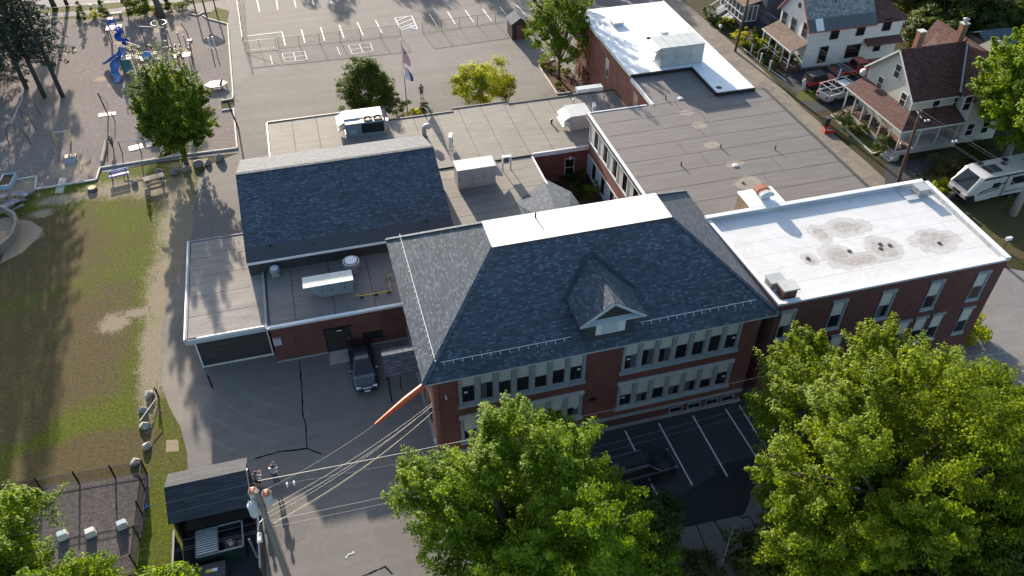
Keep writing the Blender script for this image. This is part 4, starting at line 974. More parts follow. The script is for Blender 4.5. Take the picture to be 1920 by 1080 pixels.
zb_ = 3.62; bxL = P(503, 615, zb_).x; bxR = 4.15; byS = (P(503, 615, zb_).y+P(750, 573, zb_).y)/2; bxW = P(492, 500, zb_).x
mk(MB().box(bxL+.05, bxR, byS+.06, 52.1, 0, zb_-.2).build('brick_wall', M_brickd, bb_))
mk(MB().box(bxW-.1, bxR, byS, 52.1, zb_-.2, zb_-.03).build('roof_slab', M_fascia, bb_)); mk(MB().box(bxW, bxR, byS+.1, 52.1, zb_-.03, zb_-.02).build('roof_deck', M_seam, bb_))
def _m():
    xs = [bxW+.25, bxW+2.1, bxW+5.0, bxW+8.0, bxR]
    for i in range(4): MB().box(xs[i]+.03, xs[i+1]-.03, byS+.22, 52.05, zb_-.019, zb_+.01+.003*(i % 2)).build('membrane_sheet', M_memm, bb_)
    MB().box(bxW-.1, bxW+.08, byS, 52.1, zb_-.05, zb_+.08).build('roof_edge', M_stone, bb_)
    MB().box(bxW, bxR, byS-.08, byS+.18, zb_-.06, zb_+.08).build('coping', M_white, bb_)
    d0 = PY(616, 655, byS).x; d1 = PY(662, 645, byS).x
    MB().box(d0, d1, byS-.0, byS+.08, 0.05, 2.35).build('door', M_darkdoor, bb_); MB().box(d1-.25, d1-.2, byS-.04, byS, 1.1, 1.3).build('door_handle', M_galv, bb_)
    MB().box(d0-.1, d0, byS-.03, byS+.06, 0, 2.45).build('door_frame', M_black, bb_); MB().box(d0-.1, d1+.1, byS-.03, byS+.06, 2.35, 2.5).build('door_frame', M_black, bb_)
    MB().box(d0-.05, d1+.15, byS-1.25, byS+.05, 0, .12).build('door_step', M_conc, bb_)
    w0 = PY(681, 630, byS); w1 = PY(717, 622, byS); MB().box(w0.x, w1.x, byS-.02, byS+.08, w0.z-.45, w0.z+.25).build('louvre', M_black, bb_)
    q = PY(635, 616, byS); MB().box(q.x-.2, q.x+.2, byS-.16, byS+.06, q.z-.13, q.z+.1).build('door_lamp', M_black, bb_); MB().box(q.x-.17, q.x+.17, byS-.18, byS-.161, q.z-.11, q.z-.03).build('lamp_lens', M_sign, bb_)
    MB().box(bxL, bxR, byS+.0, byS+.07, 0, .12).build('footing', M_stone, bb_)
shift_children(_m, bb_)
sp = PY(520, 641, byS); st = thing('wall_sign', 'white notice with red heading on the dark brick wall beside the garage', 'sign', (sp.x, byS+.03, sp.z))
MB().box(-.28, .28, -.03, 0, -.38, .38).build('sign_plate', M_blind2, st); MB().box(-.25, .25, -.034, -.03, .24, .35).build('sign_heading', plain('red_print', (0.5, 0.05, 0.04), 0.6), st)
for k in range(5): MB().box(-.22, .22-(k % 2)*.1, -.033, -.03, .12-k*.1, .15-k*.1).build('text_line', plain('grey_print', (0.12, 0.13, 0.15), 0.6), st)
# door canopy west of main building
cp_ = thing('door_canopy', 'small shingled canopy roof over the side entrance of the brick school', 'canopy', (3.2, 41.4, 0))
a = P(730, 652, 3.3); b_ = P(772, 645, 3.3); c_ = P(742, 700, 2.6); d_ = P(782, 696, 2.6)
xl, xr = 1.85, 4.24; yt, yb, ytt = P(735, 665, 3.1).y, P(745, 703, 2.7).y, P(733, 652, 3.0).y
mk(MB().slab([(xl, yb, 2.7), (xr, yb, 2.7), (xr, yt, 3.15), (xl, yt, 3.15)], .08).build('roof_slope', M_shing, cp_))
mk(MB().slab([(xr, ytt, 2.95), (xl, ytt, 2.95), (xl, yt, 3.15), (xr, yt, 3.15)], .08).build('roof_slope', M_shing, cp_))
for x in (xl+.15,): 
    for y in (yb+.15, ytt-.15): mk(MB().box(x-.06, x+.06, y-.06, y+.06, 0, 2.68).build('post', M_black, cp_))

# ================================================================ rooftop equipment
def seams(t, x0, x1, y0, y1, z, n, m):
    for k in range(1, n): x = x0+(x1-x0)*k/n; MB().box(x-.02, x+.02, y0, y1, z, z+.03).build('panel_seam', m, t)
# twin-fan unit on the north corridor roof
c = P(700, 252, zl); t = thing('rooftop_unit', 'pale rooftop unit with two black fans on the tan roof behind the gable', 'air conditioner', (c.x, c.y, zl+.03))
a = P(652, 265, zl); x0 = a.x-c.x; x1 = P(724, 256, zl).x-c.x
MB().box(x0-.0, x1, -.1, 2.4, .15, 1.45).build('cabinet', M_hvacb, t); MB().box(x0-.05, x1+.02, .75, 2.45, 1.45, 1.55).build('cabinet_top', M_offwhite, t)
fx0 = x0+(x1-x0)*.40
MB().box(fx0, x1+.02, -.15, .75, 1.40, 1.48).build('fan_deck', M_hvac2, t); MB().box(fx0+.05, x1-.05, -.13, -.1, .3, 1.3).build('coil_grille', M_dark, t)
for k in range(14): z = .34+k*.068; MB().box(fx0+.05, x1-.05, -.15, -.13, z, z+.02).build('grille_bar', M_black, t)
for k in range(2):
    fc = (fx0+.75+k*.95, .3, 1.48); f = MB().lathe([(.42, 0), (.44, .16), (.40, .16), (.38, .05)], fc, 18).build('fan_ring', M_black, t)
    MB().lathe([(.12, 0), (.12, .1)], fc, 10).build('fan_hub', M_galv, f)
    for j in range(5):
        an = j*1.257; MB().bar((fc[0], fc[1], 1.56), (fc[0]+.36*math.cos(an), fc[1]+.36*math.sin(an), 1.56), .14, .02).build('fan_blade', M_dark, f)
for i, zz in enumerate((1.5, 1.0)):
    MB().hexa([(x0-.75, .3, zz-.45), (x0, .3, zz-.25), (x0, 2.35, zz-.25), (x0-.75, 2.35, zz-.45)], [(x0-.7, .3, zz-.38), (x0, .3, zz), (x0, 2.35, zz), (x0-.7, 2.35, zz-.38)]).build('intake_hood', M_hvac2, t)
MB().box(x0+.3, x0+1.0, -.14, -.1, .3, .8).build('access_panel', M_hvac, t); MB().box(x0-.05, x1+.05, -.15, 2.4, 0, .15).build('curb', M_galv, t)
MB().box(x1+.25, x1+.5, .3, .9, .25, 1.1).build('disconnect_box', M_hvac2, t); MB().box(x1+.3, x1+.4, .5, .6, 0, .3).build('box_post', M_dark, t)
# long boxy unit on the middle roof
def boxunit(label, A, B, z, depth, h, m, top, n, hood=None, taper=None, panels=3):
    a = P(*A, z); b = P(*B, z); L = b.x-a.x; t = thing('rooftop_unit', label, 'air conditioner', (a.x, (a.y+b.y)/2, z))
    MB().box(0, L, 0, depth, .12, h).build('cabinet', m, t) if taper is None else MB().hexa([(taper, 0, .12), (L, 0, .12), (L, depth, .12), (taper, depth, .12)], [(-.05, 0, h-.02), (L, 0, h-.02), (L, depth, h-.02), (-.05, depth, h-.02)]).build('cabinet', m, t)
    MB().box(-.06, L+.05, -.06, depth+.05, h, h+.05).build('cabinet_top', top, t)
    seams(t, 0, L, -.06, depth+.05, h+.05, n, M_hvac)
    MB().box((taper or 0)+.05, L-.05, .05, depth-.05, 0, .12).build('curb', M_galv, t)
    x = (taper or 0)
    for k in range(panels):
        w_ = (L-x)/panels; o = MB().box(x+k*w_+.05, x+(k+1)*w_-.05, -.02, 0, .2, h-.1).build('access_panel', m, t)
        MB().box(x+k*w_+.12, x+k*w_+.2, -.05, -.02, h*.5, h*.5+.12).build('panel_handle', M_black, o)
    if hood == 'R':
        MB().hexa([(L, .1, h*.45), (L+.7, .1, h*.35), (L+.7, depth-.1, h*.35), (L, depth-.1, h*.45)], [(L, .1, h), (L+.68, .1, h*.5), (L+.68, depth-.1, h*.5), (L, depth-.1, h)]).build('intake_hood', M_hvac2, t)
    if hood == 'L':
        for zz in (h, h*.62): MB().hexa([(-.8, .1, zz-.5), (0, .1, zz-.35), (0, depth-.1, zz-.35), (-.8, depth-.1, zz-.5)], [(-.75, .1, zz-.42), (0, .1, zz), (0, depth-.1, zz), (-.75, depth-.1, zz-.42)]).build('intake_hood', M_hvac2, t)
    return t
boxunit('long grey rooftop unit on the tan roof beside the small hipped roof', (860, 358), (929, 345), 3.84, 1.6, 2.0, M_hvac, M_hvac2, 3, 'R')
boxunit('pale wedge-ended rooftop unit on the grey roof near the yellow gas pipe', (575, 564), (665, 548), 3.64, 1.15, 1.25, M_hvacb, M_offwhite, 4, None, 1.1)
a = P(1237, 128, zc); boxunit('large green-grey rooftop unit at the south end of the white gym roof', (1238, 130), (1314, 116), zg+.02, 2.6, 2.1, M_hvac, M_hvac2, 5, 'L')
t = boxunit('small grey rooftop unit ducted into the classroom wing edge', (1070, 247), (1107, 241), zl, 2.2, 1.6, M_hvac, M_hvac2, 1, 'L', None, 1)
MB().box(1.0, 3.6, 1.4, 2.1, 3.25, 3.6).build('duct', M_hvac2, t)
# mushroom exhaust fans
for (u, v, s_, l) in ((517, 515, .85, 'smaller mushroom exhaust fan near the garage roof edge'), (661, 508, 1.3, 'larger mushroom exhaust fan behind the wedge-ended unit')):
    q = P(u, v, 3.65); t = thing('exhaust_fan', l, 'exhaust fan', q, group='mushroom exhaust fans on the grey roof')
    MB().box(-.35*s_, .35*s_, -.35*s_, .35*s_, 0, .32*s_).build('fan_base', M_galv, t)
    MB().lathe([(.30*s_, .3*s_), (.32*s_, .45*s_), (.50*s_, .50*s_), (.50*s_, .80*s_), (.46*s_, .80*s_), (.40*s_, .62*s_)], (0, 0, 0), 20).build('fan_housing', M_galv, t)
    MB().lathe([(.36*s_, .74*s_), (.37*s_, .84*s_), (.33*s_, .87*s_)], (0, 0, 0), 20).build('fan_cap', M_white, t)
# gooseneck
q = P(796, 256, zl); t = thing('gooseneck_vent', 'grey gooseneck vent pipe standing on the tan roof', 'roof vent', q)
pts = [(0, 0, 0), (0, 0, .7), (.05, 0, .95), (.22, 0, 1.12), (.42, 0, 1.1), (.55, 0, .92)]
MB().tube(pts, [.22, .22, .24, .25, .25, .26], 12).build('vent_body', M_galv, t, True); MB().lathe([(.3, 0), (.28, .08)], (0, 0, 0), 14).build('flashing', M_dark, t)
# mini-split condensers
def condenser(u, v, z, label, rz=0, h=.75, leg=.5, m=M_white):
    q = P(u, v, z); t = thing('condenser_unit', label, 'air conditioner', q, rz, 'small split condensers on stands on the low roofs')
    MB().box(-.42, .42, -.16, .16, leg, leg+h).build('cabinet', m, t)
    f = MB().lathe([(.27, 0), (.27, .02)], (0, 0, 0), 16).build('fan_grille', M_dark, t, rot=(R_(90), 0, 0), loc=(-.08, -.17, leg+h*.5))
    for k in range(5): MB().box(-.25, .25, -.004+.1*k-.21, .004+.1*k-.2, .02, .03).build('grille_bar', M_galv, f)
    for x in (-.38, .38): MB().box(x-.02, x+.02, -.3, .3, 0, .04).build('stand_foot', M_black, t)
    for x in (-.38, .38):
        for y in (-.14, .14): MB().box(x-.02, x+.02, y-.02, y+.02, .04, leg).build('stand_leg', M_black, t)
    return t
condenser(846, 279, zl, 'tall white condenser on black stand in the middle of the tan roof', R_(75), 1.15, .35)
condenser(950, 318, 3.84, 'small condenser with dark fan face beside the long grey unit', 0, .7, .75)
condenser(1113, 212, zl, 'white condenser near the brick gym wall on the low roof', R_(75), .8, .2)
for (u, v, h_, l) in ((1075, 200, .75, 'white capped flue pipe nearer the flagpole side of the low roof'), (1132, 190, .6, 'slim white vent pipe close to the gym wall'), (1034, 232, .35, 'short dark bent vent on the low roof beside the small unit')):
    q = P(u, v, zl+.02); t = thing('flue_pipe', l, 'vent pipe', q); m = M_black if h_ < .4 else M_hvac2
    MB().tube([(0, 0, 0), (0, 0, h_)], .08, 8).build('pipe', m, t); MB().lathe([(.13, h_), (.13, h_+.1), (.05, h_+.14)], (0, 0, 0), 10).build('pipe_cap', m, t)
# yellow gas pipes on blocks
t = thing('gas_pipe', 'yellow gas pipe on small blocks crossing the grey roof', 'gas pipe', (0, 0, 0))
pp = [P(u, v, 3.9) for u, v in ((668, 552), (675, 555), (733, 545), (727, 516), (736, 514))]
MB().tube(pp, .035, 6).build('pipe_run', M_yellow, t)
for u, v in ((678, 556), (705, 551), (729, 546), (728, 522)): q = P(u, v, 3.7); MB().box(q.x-.12, q.x+.12, q.y-.12, q.y+.12, 3.64, 3.86).build('support_block', M_black, t)

# ================================================================ fences
M_chain = NT('chain_mesh'); 
def _chain():
    t = M_chain; uv = t.coord('UV')
    mp = t.n('Mapping'); mp.inputs['Rotation'].default_value = (0, 0, R_(45)); mp.inputs['Scale'].default_value = (14, 14, 1); t.l(uv, mp.inputs[0])
    sx = t.n('SeparateXYZ'); t.l(mp.outputs[0], sx.inputs[0])
    fx = t.math('LESS_THAN', t.math('FRACT', sx.outputs[0]), .05); fy = t.math('LESS_THAN', t.math('FRACT', sx.outputs[1]), .05)
    a = t.math('MAXIMUM', fx, fy); t.l(a, t.b.inputs['Alpha']); return t.fin((0.03, 0.03, 0.03), .6)
M_chain = _chain()
def chainfence(label, pts, h=1.4, step=2.55, m=M_black, mesh=True, group=None, r=.03):
    o0 = P(*pts[0]) if len(pts[0]) == 2 else Vector(pts[0]); t = thing('chain_link_fence', label, 'fence', o0, group=group)
    W = [(P(*p) if len(p) == 2 else Vector(p))-o0 for p in pts]
    for a, b in zip(W[:-1], W[1:]):
        L = (b-a).length; n = max(1, round(L/step)); up = Vector((0, 0, h))
        for k in range(n+1):
            q = a.lerp(b, k/n); MB().tube([q, q+up], r, 6).build('fence_post', m, t)
        MB().tube([a+up, b+up], r*.8, 6).build('top_rail', m, t)
        MB().tube([a+Vector((0, 0, .06)), b+Vector((0, 0, .06))], r*.5, 5).build('bottom_wire', m, t)
        if mesh: MB().face([a+Vector((0, 0, .05)), b+Vector((0, 0, .05)), b+up, a+up]).build('mesh_panel', M_chain, t)
    return t
chainfence('black chain-link fence west of the opening, crossing the yard', [(523, 90), (751, 67)])
chainfence('black chain-link fence east of the opening, running to the small dark shed', [(793, 62), (962, 39)])
tt = chainfence('long chain-link fence along the west side of the parking yard', [(460, 97), (449, 20), (446, -30)], 1.9, 3.0)
g = thing('fence_gate', 'open chain-link gate leaf with diagonal brace at the fence corner', 'gate', P(462, 97))
a = Vector((0, 0, 0)); b_ = P(520, 91)-P(462, 97)
for z in (.15, 1.35): MB().tube([a+Vector((0, 0, z)), b_+Vector((0, 0, z))], .025, 6).build('gate_rail', M_black, g)
MB().tube([a+Vector((0, 0, .2)), b_*.85+Vector((0, 0, 1.3))], .02, 6).build('gate_brace', M_black, g)
for k in (0.02, .45, .98): MB().tube([b_*k+Vector((0, 0, .1)), b_*k+Vector((0, 0, 1.4))], .025, 6).build('gate_stile', M_black, g)
chainfence('galvanised fence along the street verge behind the playground', [(60, 36), (180, 22), (300, 12), (420, -2)], 1.2, 4.2, M_galv, False, None, .02)
# black picket fence (lower left)
def picket(label, pts, h=1.35):
    o0 = P(*pts[0]); t = thing('picket_fence', label, 'fence', o0, group='black picket fence round the small wood chip yard'); W = [P(*p)-o0 for p in pts]
    pk = MB().box(-.011, .011, -.011, .011, .08, h-.02).mesh('picket', M_black)
    for a, b in zip(W[:-1], W[1:]):
        L = (b-a).length; n = max(1, round(L/2.0)); ang = math.atan2((b-a).y, (b-a).x)
        for k in range(n+1):
            q = a.lerp(b, k/n); MB().box(-.04, .04, -.04, .04, 0, h+.08).build('fence_post', M_black, t, loc=q, rot=(0, 0, ang))
        for z in (.15, h-.18, h-.03): MB().bar(a+Vector((0, 0, z)), b+Vector((0, 0, z)), .028, .03).build('fence_rail', M_black, t)
        m_ = int(L/.125)
        for k in range(m_):
            q = a.lerp(b, (k+.5)/m_); put('picket', pk, t, q, (0, 0, ang))
    return t
picket('black picket fence along the lawn edge of the small wood chip yard', [(-40, 935), (10, 932), (80, 921), (150, 909), (217, 897), (276, 888)])
picket('black picket fence on the east side, beside the dumpster shed', [(276, 888), (272, 917), (267, 964), (262, 1011), (256, 1064)])
picket('black picket fence at the bottom, half hidden by the lower left maple', [(256, 1064), (190, 1078), (120, 1092)])

# ================================================================ trees and plants
def leafmat(name, c1, c2, c3, trans=0.45, tcol=None):
    t = NT(name); g = t.n('NewGeometry')
    c = t.ramp(g.outputs['Random Per Island'], [(0.0, c1), (0.5, c2), (1.0, c3)])
    n = t.noise(t.pos(), 0.55, 3, 0.6); c = t.mix(0.55, c, t.ramp(n, [(0.3, (0.65, 0.75, 0.7)), (0.7, (1.35, 1.2, 0.9))]), 'MULTIPLY')
    t.l(c, t.b.inputs['Base Color']); t.b.inputs['Roughness'].default_value = .6; t.b.inputs['Specular IOR Level'].default_value = .18
    tr = t.n('BsdfTranslucent'); mx = t.n('MixShader'); mx.inputs[0].default_value = trans
    t.l(t.mix(1.0, c, tcol or (1.9, 1.75, 0.6), 'MULTIPLY'), tr.inputs['Color'])
    t.l(t.b.outputs[0], mx.inputs[1]); t.l(tr.outputs[0], mx.inputs[2]); t.l(mx.outputs[0], t.o.inputs[0]); return t.m
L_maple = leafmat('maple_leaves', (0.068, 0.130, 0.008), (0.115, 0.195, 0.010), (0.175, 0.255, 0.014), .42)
L_maple2 = leafmat('yellowish_maple_leaves', (0.072, 0.122, 0.006), (0.122, 0.185, 0.008), (0.19, 0.245, 0.011), .42)  # yellower green than the other maple leaves
L_dark = leafmat('dark_leaves', (0.022, 0.042, 0.010), (0.04, 0.065, 0.013), (0.065, 0.095, 0.018), .35)
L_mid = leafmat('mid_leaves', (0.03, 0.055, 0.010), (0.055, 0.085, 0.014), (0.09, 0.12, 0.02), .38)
L_midb = leafmat('bright_mid_leaves', (0.045, 0.09, 0.009), (0.08, 0.135, 0.012), (0.125, 0.18, 0.016), .42)
L_yel = leafmat('yellow_green_leaves', (0.14, 0.17, 0.010), (0.21, 0.25, 0.014), (0.28, 0.31, 0.02), .42)
L_spruce = leafmat('blue_spruce_needles', (0.018, 0.034, 0.028), (0.028, 0.050, 0.040), (0.045, 0.070, 0.056), .15, (1.0, 1.0, 0.9))
L_olive = leafmat('olive_leaves', (0.04, 0.05, 0.015), (0.065, 0.07, 0.02), (0.10, 0.09, 0.03), .3)
L_red = leafmat('purple_leaves', (0.03, 0.014, 0.014), (0.05, 0.022, 0.02), (0.075, 0.035, 0.028), .25, (1.4, .8, .8))
M_bark = plain('bark', (0.10, 0.085, 0.07), .9, var=.3, scale=5, fine=.4)
M_barkd = plain('dark_bark', (0.055, 0.045, 0.042), .9, var=.3, scale=5, fine=.4)
M_barkl = plain('pale_bark', (0.26, 0.23, 0.20), .9, var=.3, scale=5, fine=.3)

def leafmesh(name, C, Nn, size, rng, mat, aspect=0.62):
    """C: leaf centres (n,3), Nn: leaf normals; each leaf one kite-shaped quad"""
    n = len(C); a = rng.normal(size=(n, 3)); Nn = Nn/(np.linalg.norm(Nn, axis=1, keepdims=True)+1e-9)
    t = np.cross(Nn, a); t /= np.linalg.norm(t, axis=1, keepdims=True)+1e-9; b = np.cross(Nn, t)
    s = size*rng.uniform(.6, 1.35, (n, 1)); k = s*aspect
    V = np.stack([C-t*s*.55, C-b*k*.5+t*s*.02, C+t*s*.55, C+b*k*.5+t*s*.02], 1)
    V[:, 1] += Nn*s*.10; V[:, 3] += Nn*s*.10
    V = V.reshape(-1, 3)
    me = bpy.data.meshes.new(name); me.vertices.add(4*n); me.loops.add(4*n); me.polygons.add(n)
    me.vertices.foreach_set('co', V.astype(np.float32).ravel()); me.loops.foreach_set('vertex_index', np.arange(4*n, dtype=np.int32))
    me.polygons.foreach_set('loop_start', np.arange(n, dtype=np.int32)*4); me.polygons.foreach_set('loop_total', np.full(n, 4, np.int32))
    me.materials.append(mat); me.update(calc_edges=True); return me

def crown_points(rng, R, H, nc, fill=.55, flat=.8, shape='round', lobes=None):
    if lobes:
        # rounded boughs of different size spread over the crown, each carrying its own leaf clusters
        B = crown_points(rng, R*.80, H*.84, lobes, .72, shape=shape)+np.array([0, 0, H*.06]); rl = R*rng.uniform(.30, .44, lobes)*(22/lobes)**.22
        # push boughs apart
        for _ in range(12):
            for i in range(lobes):
                d = B[i]-B; L = np.linalg.norm(d, axis=1)+1e-6; w_ = np.clip((rl[i]+rl)*.58-L, 0, None); w_[i] = 0; B[i] += (d/L[:, None]*w_[:, None]).sum(0)*.12
        ii = rng.choice(lobes, nc, p=rl**2/np.sum(rl**2)); d = rng.normal(size=(nc, 3)); d /= np.linalg.norm(d, axis=1, keepdims=True); d[:, 2] = np.abs(d[:, 2])*.9-.25*(rng.random(nc) < .35)
        mid = np.array([0, 0, H*.42]); o = B[ii]-mid; o /= np.linalg.norm(o, axis=1, keepdims=True)+1e-6; d = d+o*.45; d /= np.linalg.norm(d, axis=1, keepdims=True)
        out = B[ii]+d*(rl[ii]*rng.uniform(.55, 1.0, nc))[:, None]; k = int(nc*.2); q = rng.normal(size=(k, 3)); q /= np.linalg.norm(q, axis=1, keepdims=True); out[:k] = mid+q*np.array([R*.62, R*.62, H*.32])*rng.uniform(.3, 1, (k, 1)); return out
    """cluster centres in a crown of radius R and height H, its base at z=0; uneven outline"""
    out = []; ph = rng.uniform(0, 6.28, 6); am = rng.uniform(.04, .13, 6)
    while len(out) < nc:
        d = rng.normal(size=3); d /= np.linalg.norm(d); r = rng.uniform(fill, 1.0)**.6
        az = math.atan2(d[1], d[0]); el = d[2]
        w = 1+sum(am[i]*math.sin((i+2)*az+ph[i]+el*2.3) for i in range(6))
        x, y = d[0]*R*r*w, d[1]*R*r*w; z = (d[2]*.5*r*w+.5)*H
        if shape == 'cone':
            zz = rng.uniform(0, 1); rr = R*(1-zz)**.8*rng.uniform(.5, 1.05); x, y, z = rr*math.cos(az), rr*math.sin(az), zz*H
        if shape == 'dome' and z < H*.12: z = H*rng.uniform(.05, .3)
        if shape == 'egg': f = 1.18-.75*max(0, z/H-.25); x *= f; y *= f
        if shape == 'vase':
            f = .45+.75*math.sin(min(1, z/H*1.0)*math.pi*.72); x *= f; y *= f
        out.append((x, y, z))
    return np.array(out)

def tree(name, label, base, R, H, trunk_h, nc, nl, leaf, mat, seed, shape='round', cr=None, bark=None, cat='tree', group=None, trunk_r=None, lean=(0, 0), up=.5, fill=.5, limbs=14, lobes=None, spray=0):
    """base point; crown radius R, crown height H beginning at trunk_h; nc clusters of nl leaves"""
    rng = np.random.default_rng(seed); base = Vector(base); t = thing(name, label, cat, base, group=group)
    bark = bark or M_bark; tr = trunk_r or max(.06, R*.05)
    off = np.array([lean[0], lean[1], trunk_h]); cc = crown_points(rng, R, H, nc, fill, shape=shape, lobes=lobes)+off
    cr = cr or R*.20
    mid = off+np.array([0, 0, H*.45])
    # every cluster: an irregular little dome of leaves, denser on the outer and upper side
    k = rng.poisson(nl, nc)+3; idx = np.repeat(np.arange(nc), k); n = len(idx)
    rad = (cr*rng.uniform(.6, 1.35, nc))[idx]
    d = rng.normal(size=(n, 3)); d /= np.linalg.norm(d, axis=1, keepdims=True); d *= (rng.uniform(0, 1, (n, 1))**.42)
    d[:, 2] *= .62
    out = (cc[idx]-mid); out /= np.linalg.norm(out, axis=1, keepdims=True)+1e-9
    if spray:
        # leaf sprays: longer than wide, reaching outwards and up, thinning towards the tip
        ax = (cc-mid)/(np.linalg.norm(cc-mid, axis=1, keepdims=True)+1e-9)+np.array([0, 0, .55])+rng.normal(size=cc.shape)*.5; ax /= np.linalg.norm(ax, axis=1, keepdims=True)
        u_ = rng.uniform(-.7, 1, (n, 1)); d = d*(.62-.34*u_)+ax[idx]*u_*spray
    Cc = cc[idx]+d*rad[:, None]
    Nn = d*1.0+out*.5+np.array([0, 0, up])+rng.normal(size=(n, 3))*.55
    keep = Cc[:, 2] > .15
    put('crown', leafmesh('crown', Cc[keep], Nn[keep], leaf, rng, mat), t)
    b = MB(); top = Vector((lean[0], lean[1], trunk_h+H*.55)); rr = random.Random(seed)
    pts = [Vector((0, 0, -.1)), Vector((lean[0]*.1, lean[1]*.1, trunk_h*.3)), Vector((lean[0]*.5, lean[1]*.5, trunk_h*.8)), Vector((lean[0]*.9, lean[1]*.9, trunk_h+H*.25)), top]
    b.tube(pts, [tr*1.35, tr, tr*.85, tr*.5, tr*.15], 9); b.build('trunk', bark, t, True)
    b = MB()
    for i in range(min(limbs, nc)):
        c = Vector(cc[int(i*nc/limbs) % nc]); s_ = pts[2].lerp(pts[3], rr.uniform(0, 1)); m_ = s_.lerp(c, .5)+Vector((rr.uniform(-.1, .1)*R, rr.uniform(-.1, .1)*R, .08*H))
        b.tube([s_, m_, c], [tr*.42, tr*.25, tr*.06], 6, False)
    if limbs: b.build('limbs', bark, t, True)
    return t
def bush(name, label, u, v, R, H, seed, mat, leaf=.14, nc=None, nl=55, shape='dome', cat='shrub', group=None, base=None):
    b = base if base is not None else P(u, v, 0); nc = nc or int(14+R*14)
    return tree(name, label, b, R, H, .05, nc, nl, leaf, mat, seed, shape, cr=R*.36, cat=cat, group=group, limbs=6, trunk_r=.05, bark=M_barkd)

# the three big maples along the street
bm = P(972, 1000, 8.0); 
tree('maple_tree', 'big bright green maple overlapping the middle of the brick facade', (bm.x+.75, bm.y+.3, 0), 5.5, 8.7, 3.6, 980, 200, .155, L_maple, 11, 'round', cr=.78, trunk_r=.36, fill=.4, limbs=60, lobes=30, spray=1.15)
bm2 = P(1664, 905, 8.0)
tree('maple_tree', 'biggest maple, hiding the lower right corner of the brick facade', (bm2.x, bm2.y, 0), 7.7, 11.4, 3.2, 2000, 200, .155, L_maple2, 23, 'round', cr=.78, trunk_r=.45, fill=.4, limbs=80, lobes=46, spray=1.15)
bm3 = P(45, 1085, 7.0)
tree('maple_tree', 'maple at the lower left corner, over the black picket fence', (bm3.x, bm3.y, 0), 3.9, 6.2, 3.0, 460, 190, .155, L_maple, 37, 'round', cr=.72, trunk_r=.25, limbs=26, lobes=15, spray=1.15)
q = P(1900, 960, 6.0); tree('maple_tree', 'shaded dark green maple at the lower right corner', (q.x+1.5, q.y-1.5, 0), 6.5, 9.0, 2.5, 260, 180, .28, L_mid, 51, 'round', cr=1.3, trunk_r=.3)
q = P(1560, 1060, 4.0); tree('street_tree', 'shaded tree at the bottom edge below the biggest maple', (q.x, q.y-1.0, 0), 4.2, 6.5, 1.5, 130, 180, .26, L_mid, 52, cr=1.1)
q = P(1215, 985, 3.5); tree('young_tree', 'slim shaded young tree beside the middle maple, over the pavement', (q.x, q.y, 0), 1.7, 5.2, 1.6, 42, 120, .22, L_dark, 53, cr=.7, trunk_r=.09)
q = P(1225, 1040, 2.5); tree('young_tree', 'low leafy sapling at the bottom right of the middle maple', (q.x, q.y-.5, 0), 1.5, 3.0, .8, 30, 120, .22, L_maple, 54, cr=.6, trunk_r=.07)
q = P(310, 1075, 3.0); tree('young_tree', 'small bright sapling at the bottom edge between picket fence and dumpster shed', (q.x, q.y-.8, 0), 1.5, 2.4, 1.2, 30, 130, .22, L_maple, 55, cr=.6, trunk_r=.07)
for i, (u, v, R, H, m, l) in enumerate(((1390, 1050, 1.4, 2.2, L_dark, 'dark shrub at the bottom edge left of the street tree'), (1470, 1000, 1.3, 1.8, L_dark, 'dark round shrub under the biggest maple'), (1310, 1075, 1.2, 1.3, L_olive, 'low brownish shrub at the bottom edge beneath the bare sapling'), (1420, 1078, 1.6, 1.5, L_olive, 'brownish shrub at the bottom right of the bare sapling'))):
    bush('shrub', l, u, v, R, H, 60+i, m, .2)
# bare sapling
q = P(1349, 1068, 0); t = thing('bare_sapling', 'leafless pale sapling standing over the shaded pavement', 'sapling', q); b = MB(); rr = random.Random(4)
top = P(1350, 940, 5.6)-q; top.z = 5.6; top = Vector((0.05, .1, 5.0)); b.tube([(0, 0, 0), (.05, 0, 2.2), top], [.045, .03, .008], 6); b.build('stem', M_barkl, t); b = MB()
for k in range(26):
    z = 1.4+k*.14; an = k*2.4; L = (5.4-z)*.32*rr.uniform(.6, 1.1); s_ = Vector((.03, 0, z)); e_ = s_+Vector((math.cos(an)*L, math.sin(an)*L, L*.9)); b.tube([s_, e_], [.012, .004], 4, False)
    for j in (.5, .75): m_ = s_.lerp(e_, j); b.tube([m_, m_+Vector((math.cos(an+1.2)*L*.3, math.sin(an+1.2)*L*.3, L*.35))], [.007, .003], 4, False)
b.build('twigs', M_barkl, t)
# playground maple
tree('maple_tree', 'dense green maple standing alone at the playground edge by the boulders', P(350, 308, 0), 3.25, 8.9, 1.7, 420, 120, .21, L_midb, 71, 'round', cr=.62, spray=1.3, trunk_r=.2, lean=(.2, .2), fill=.4, limbs=26)
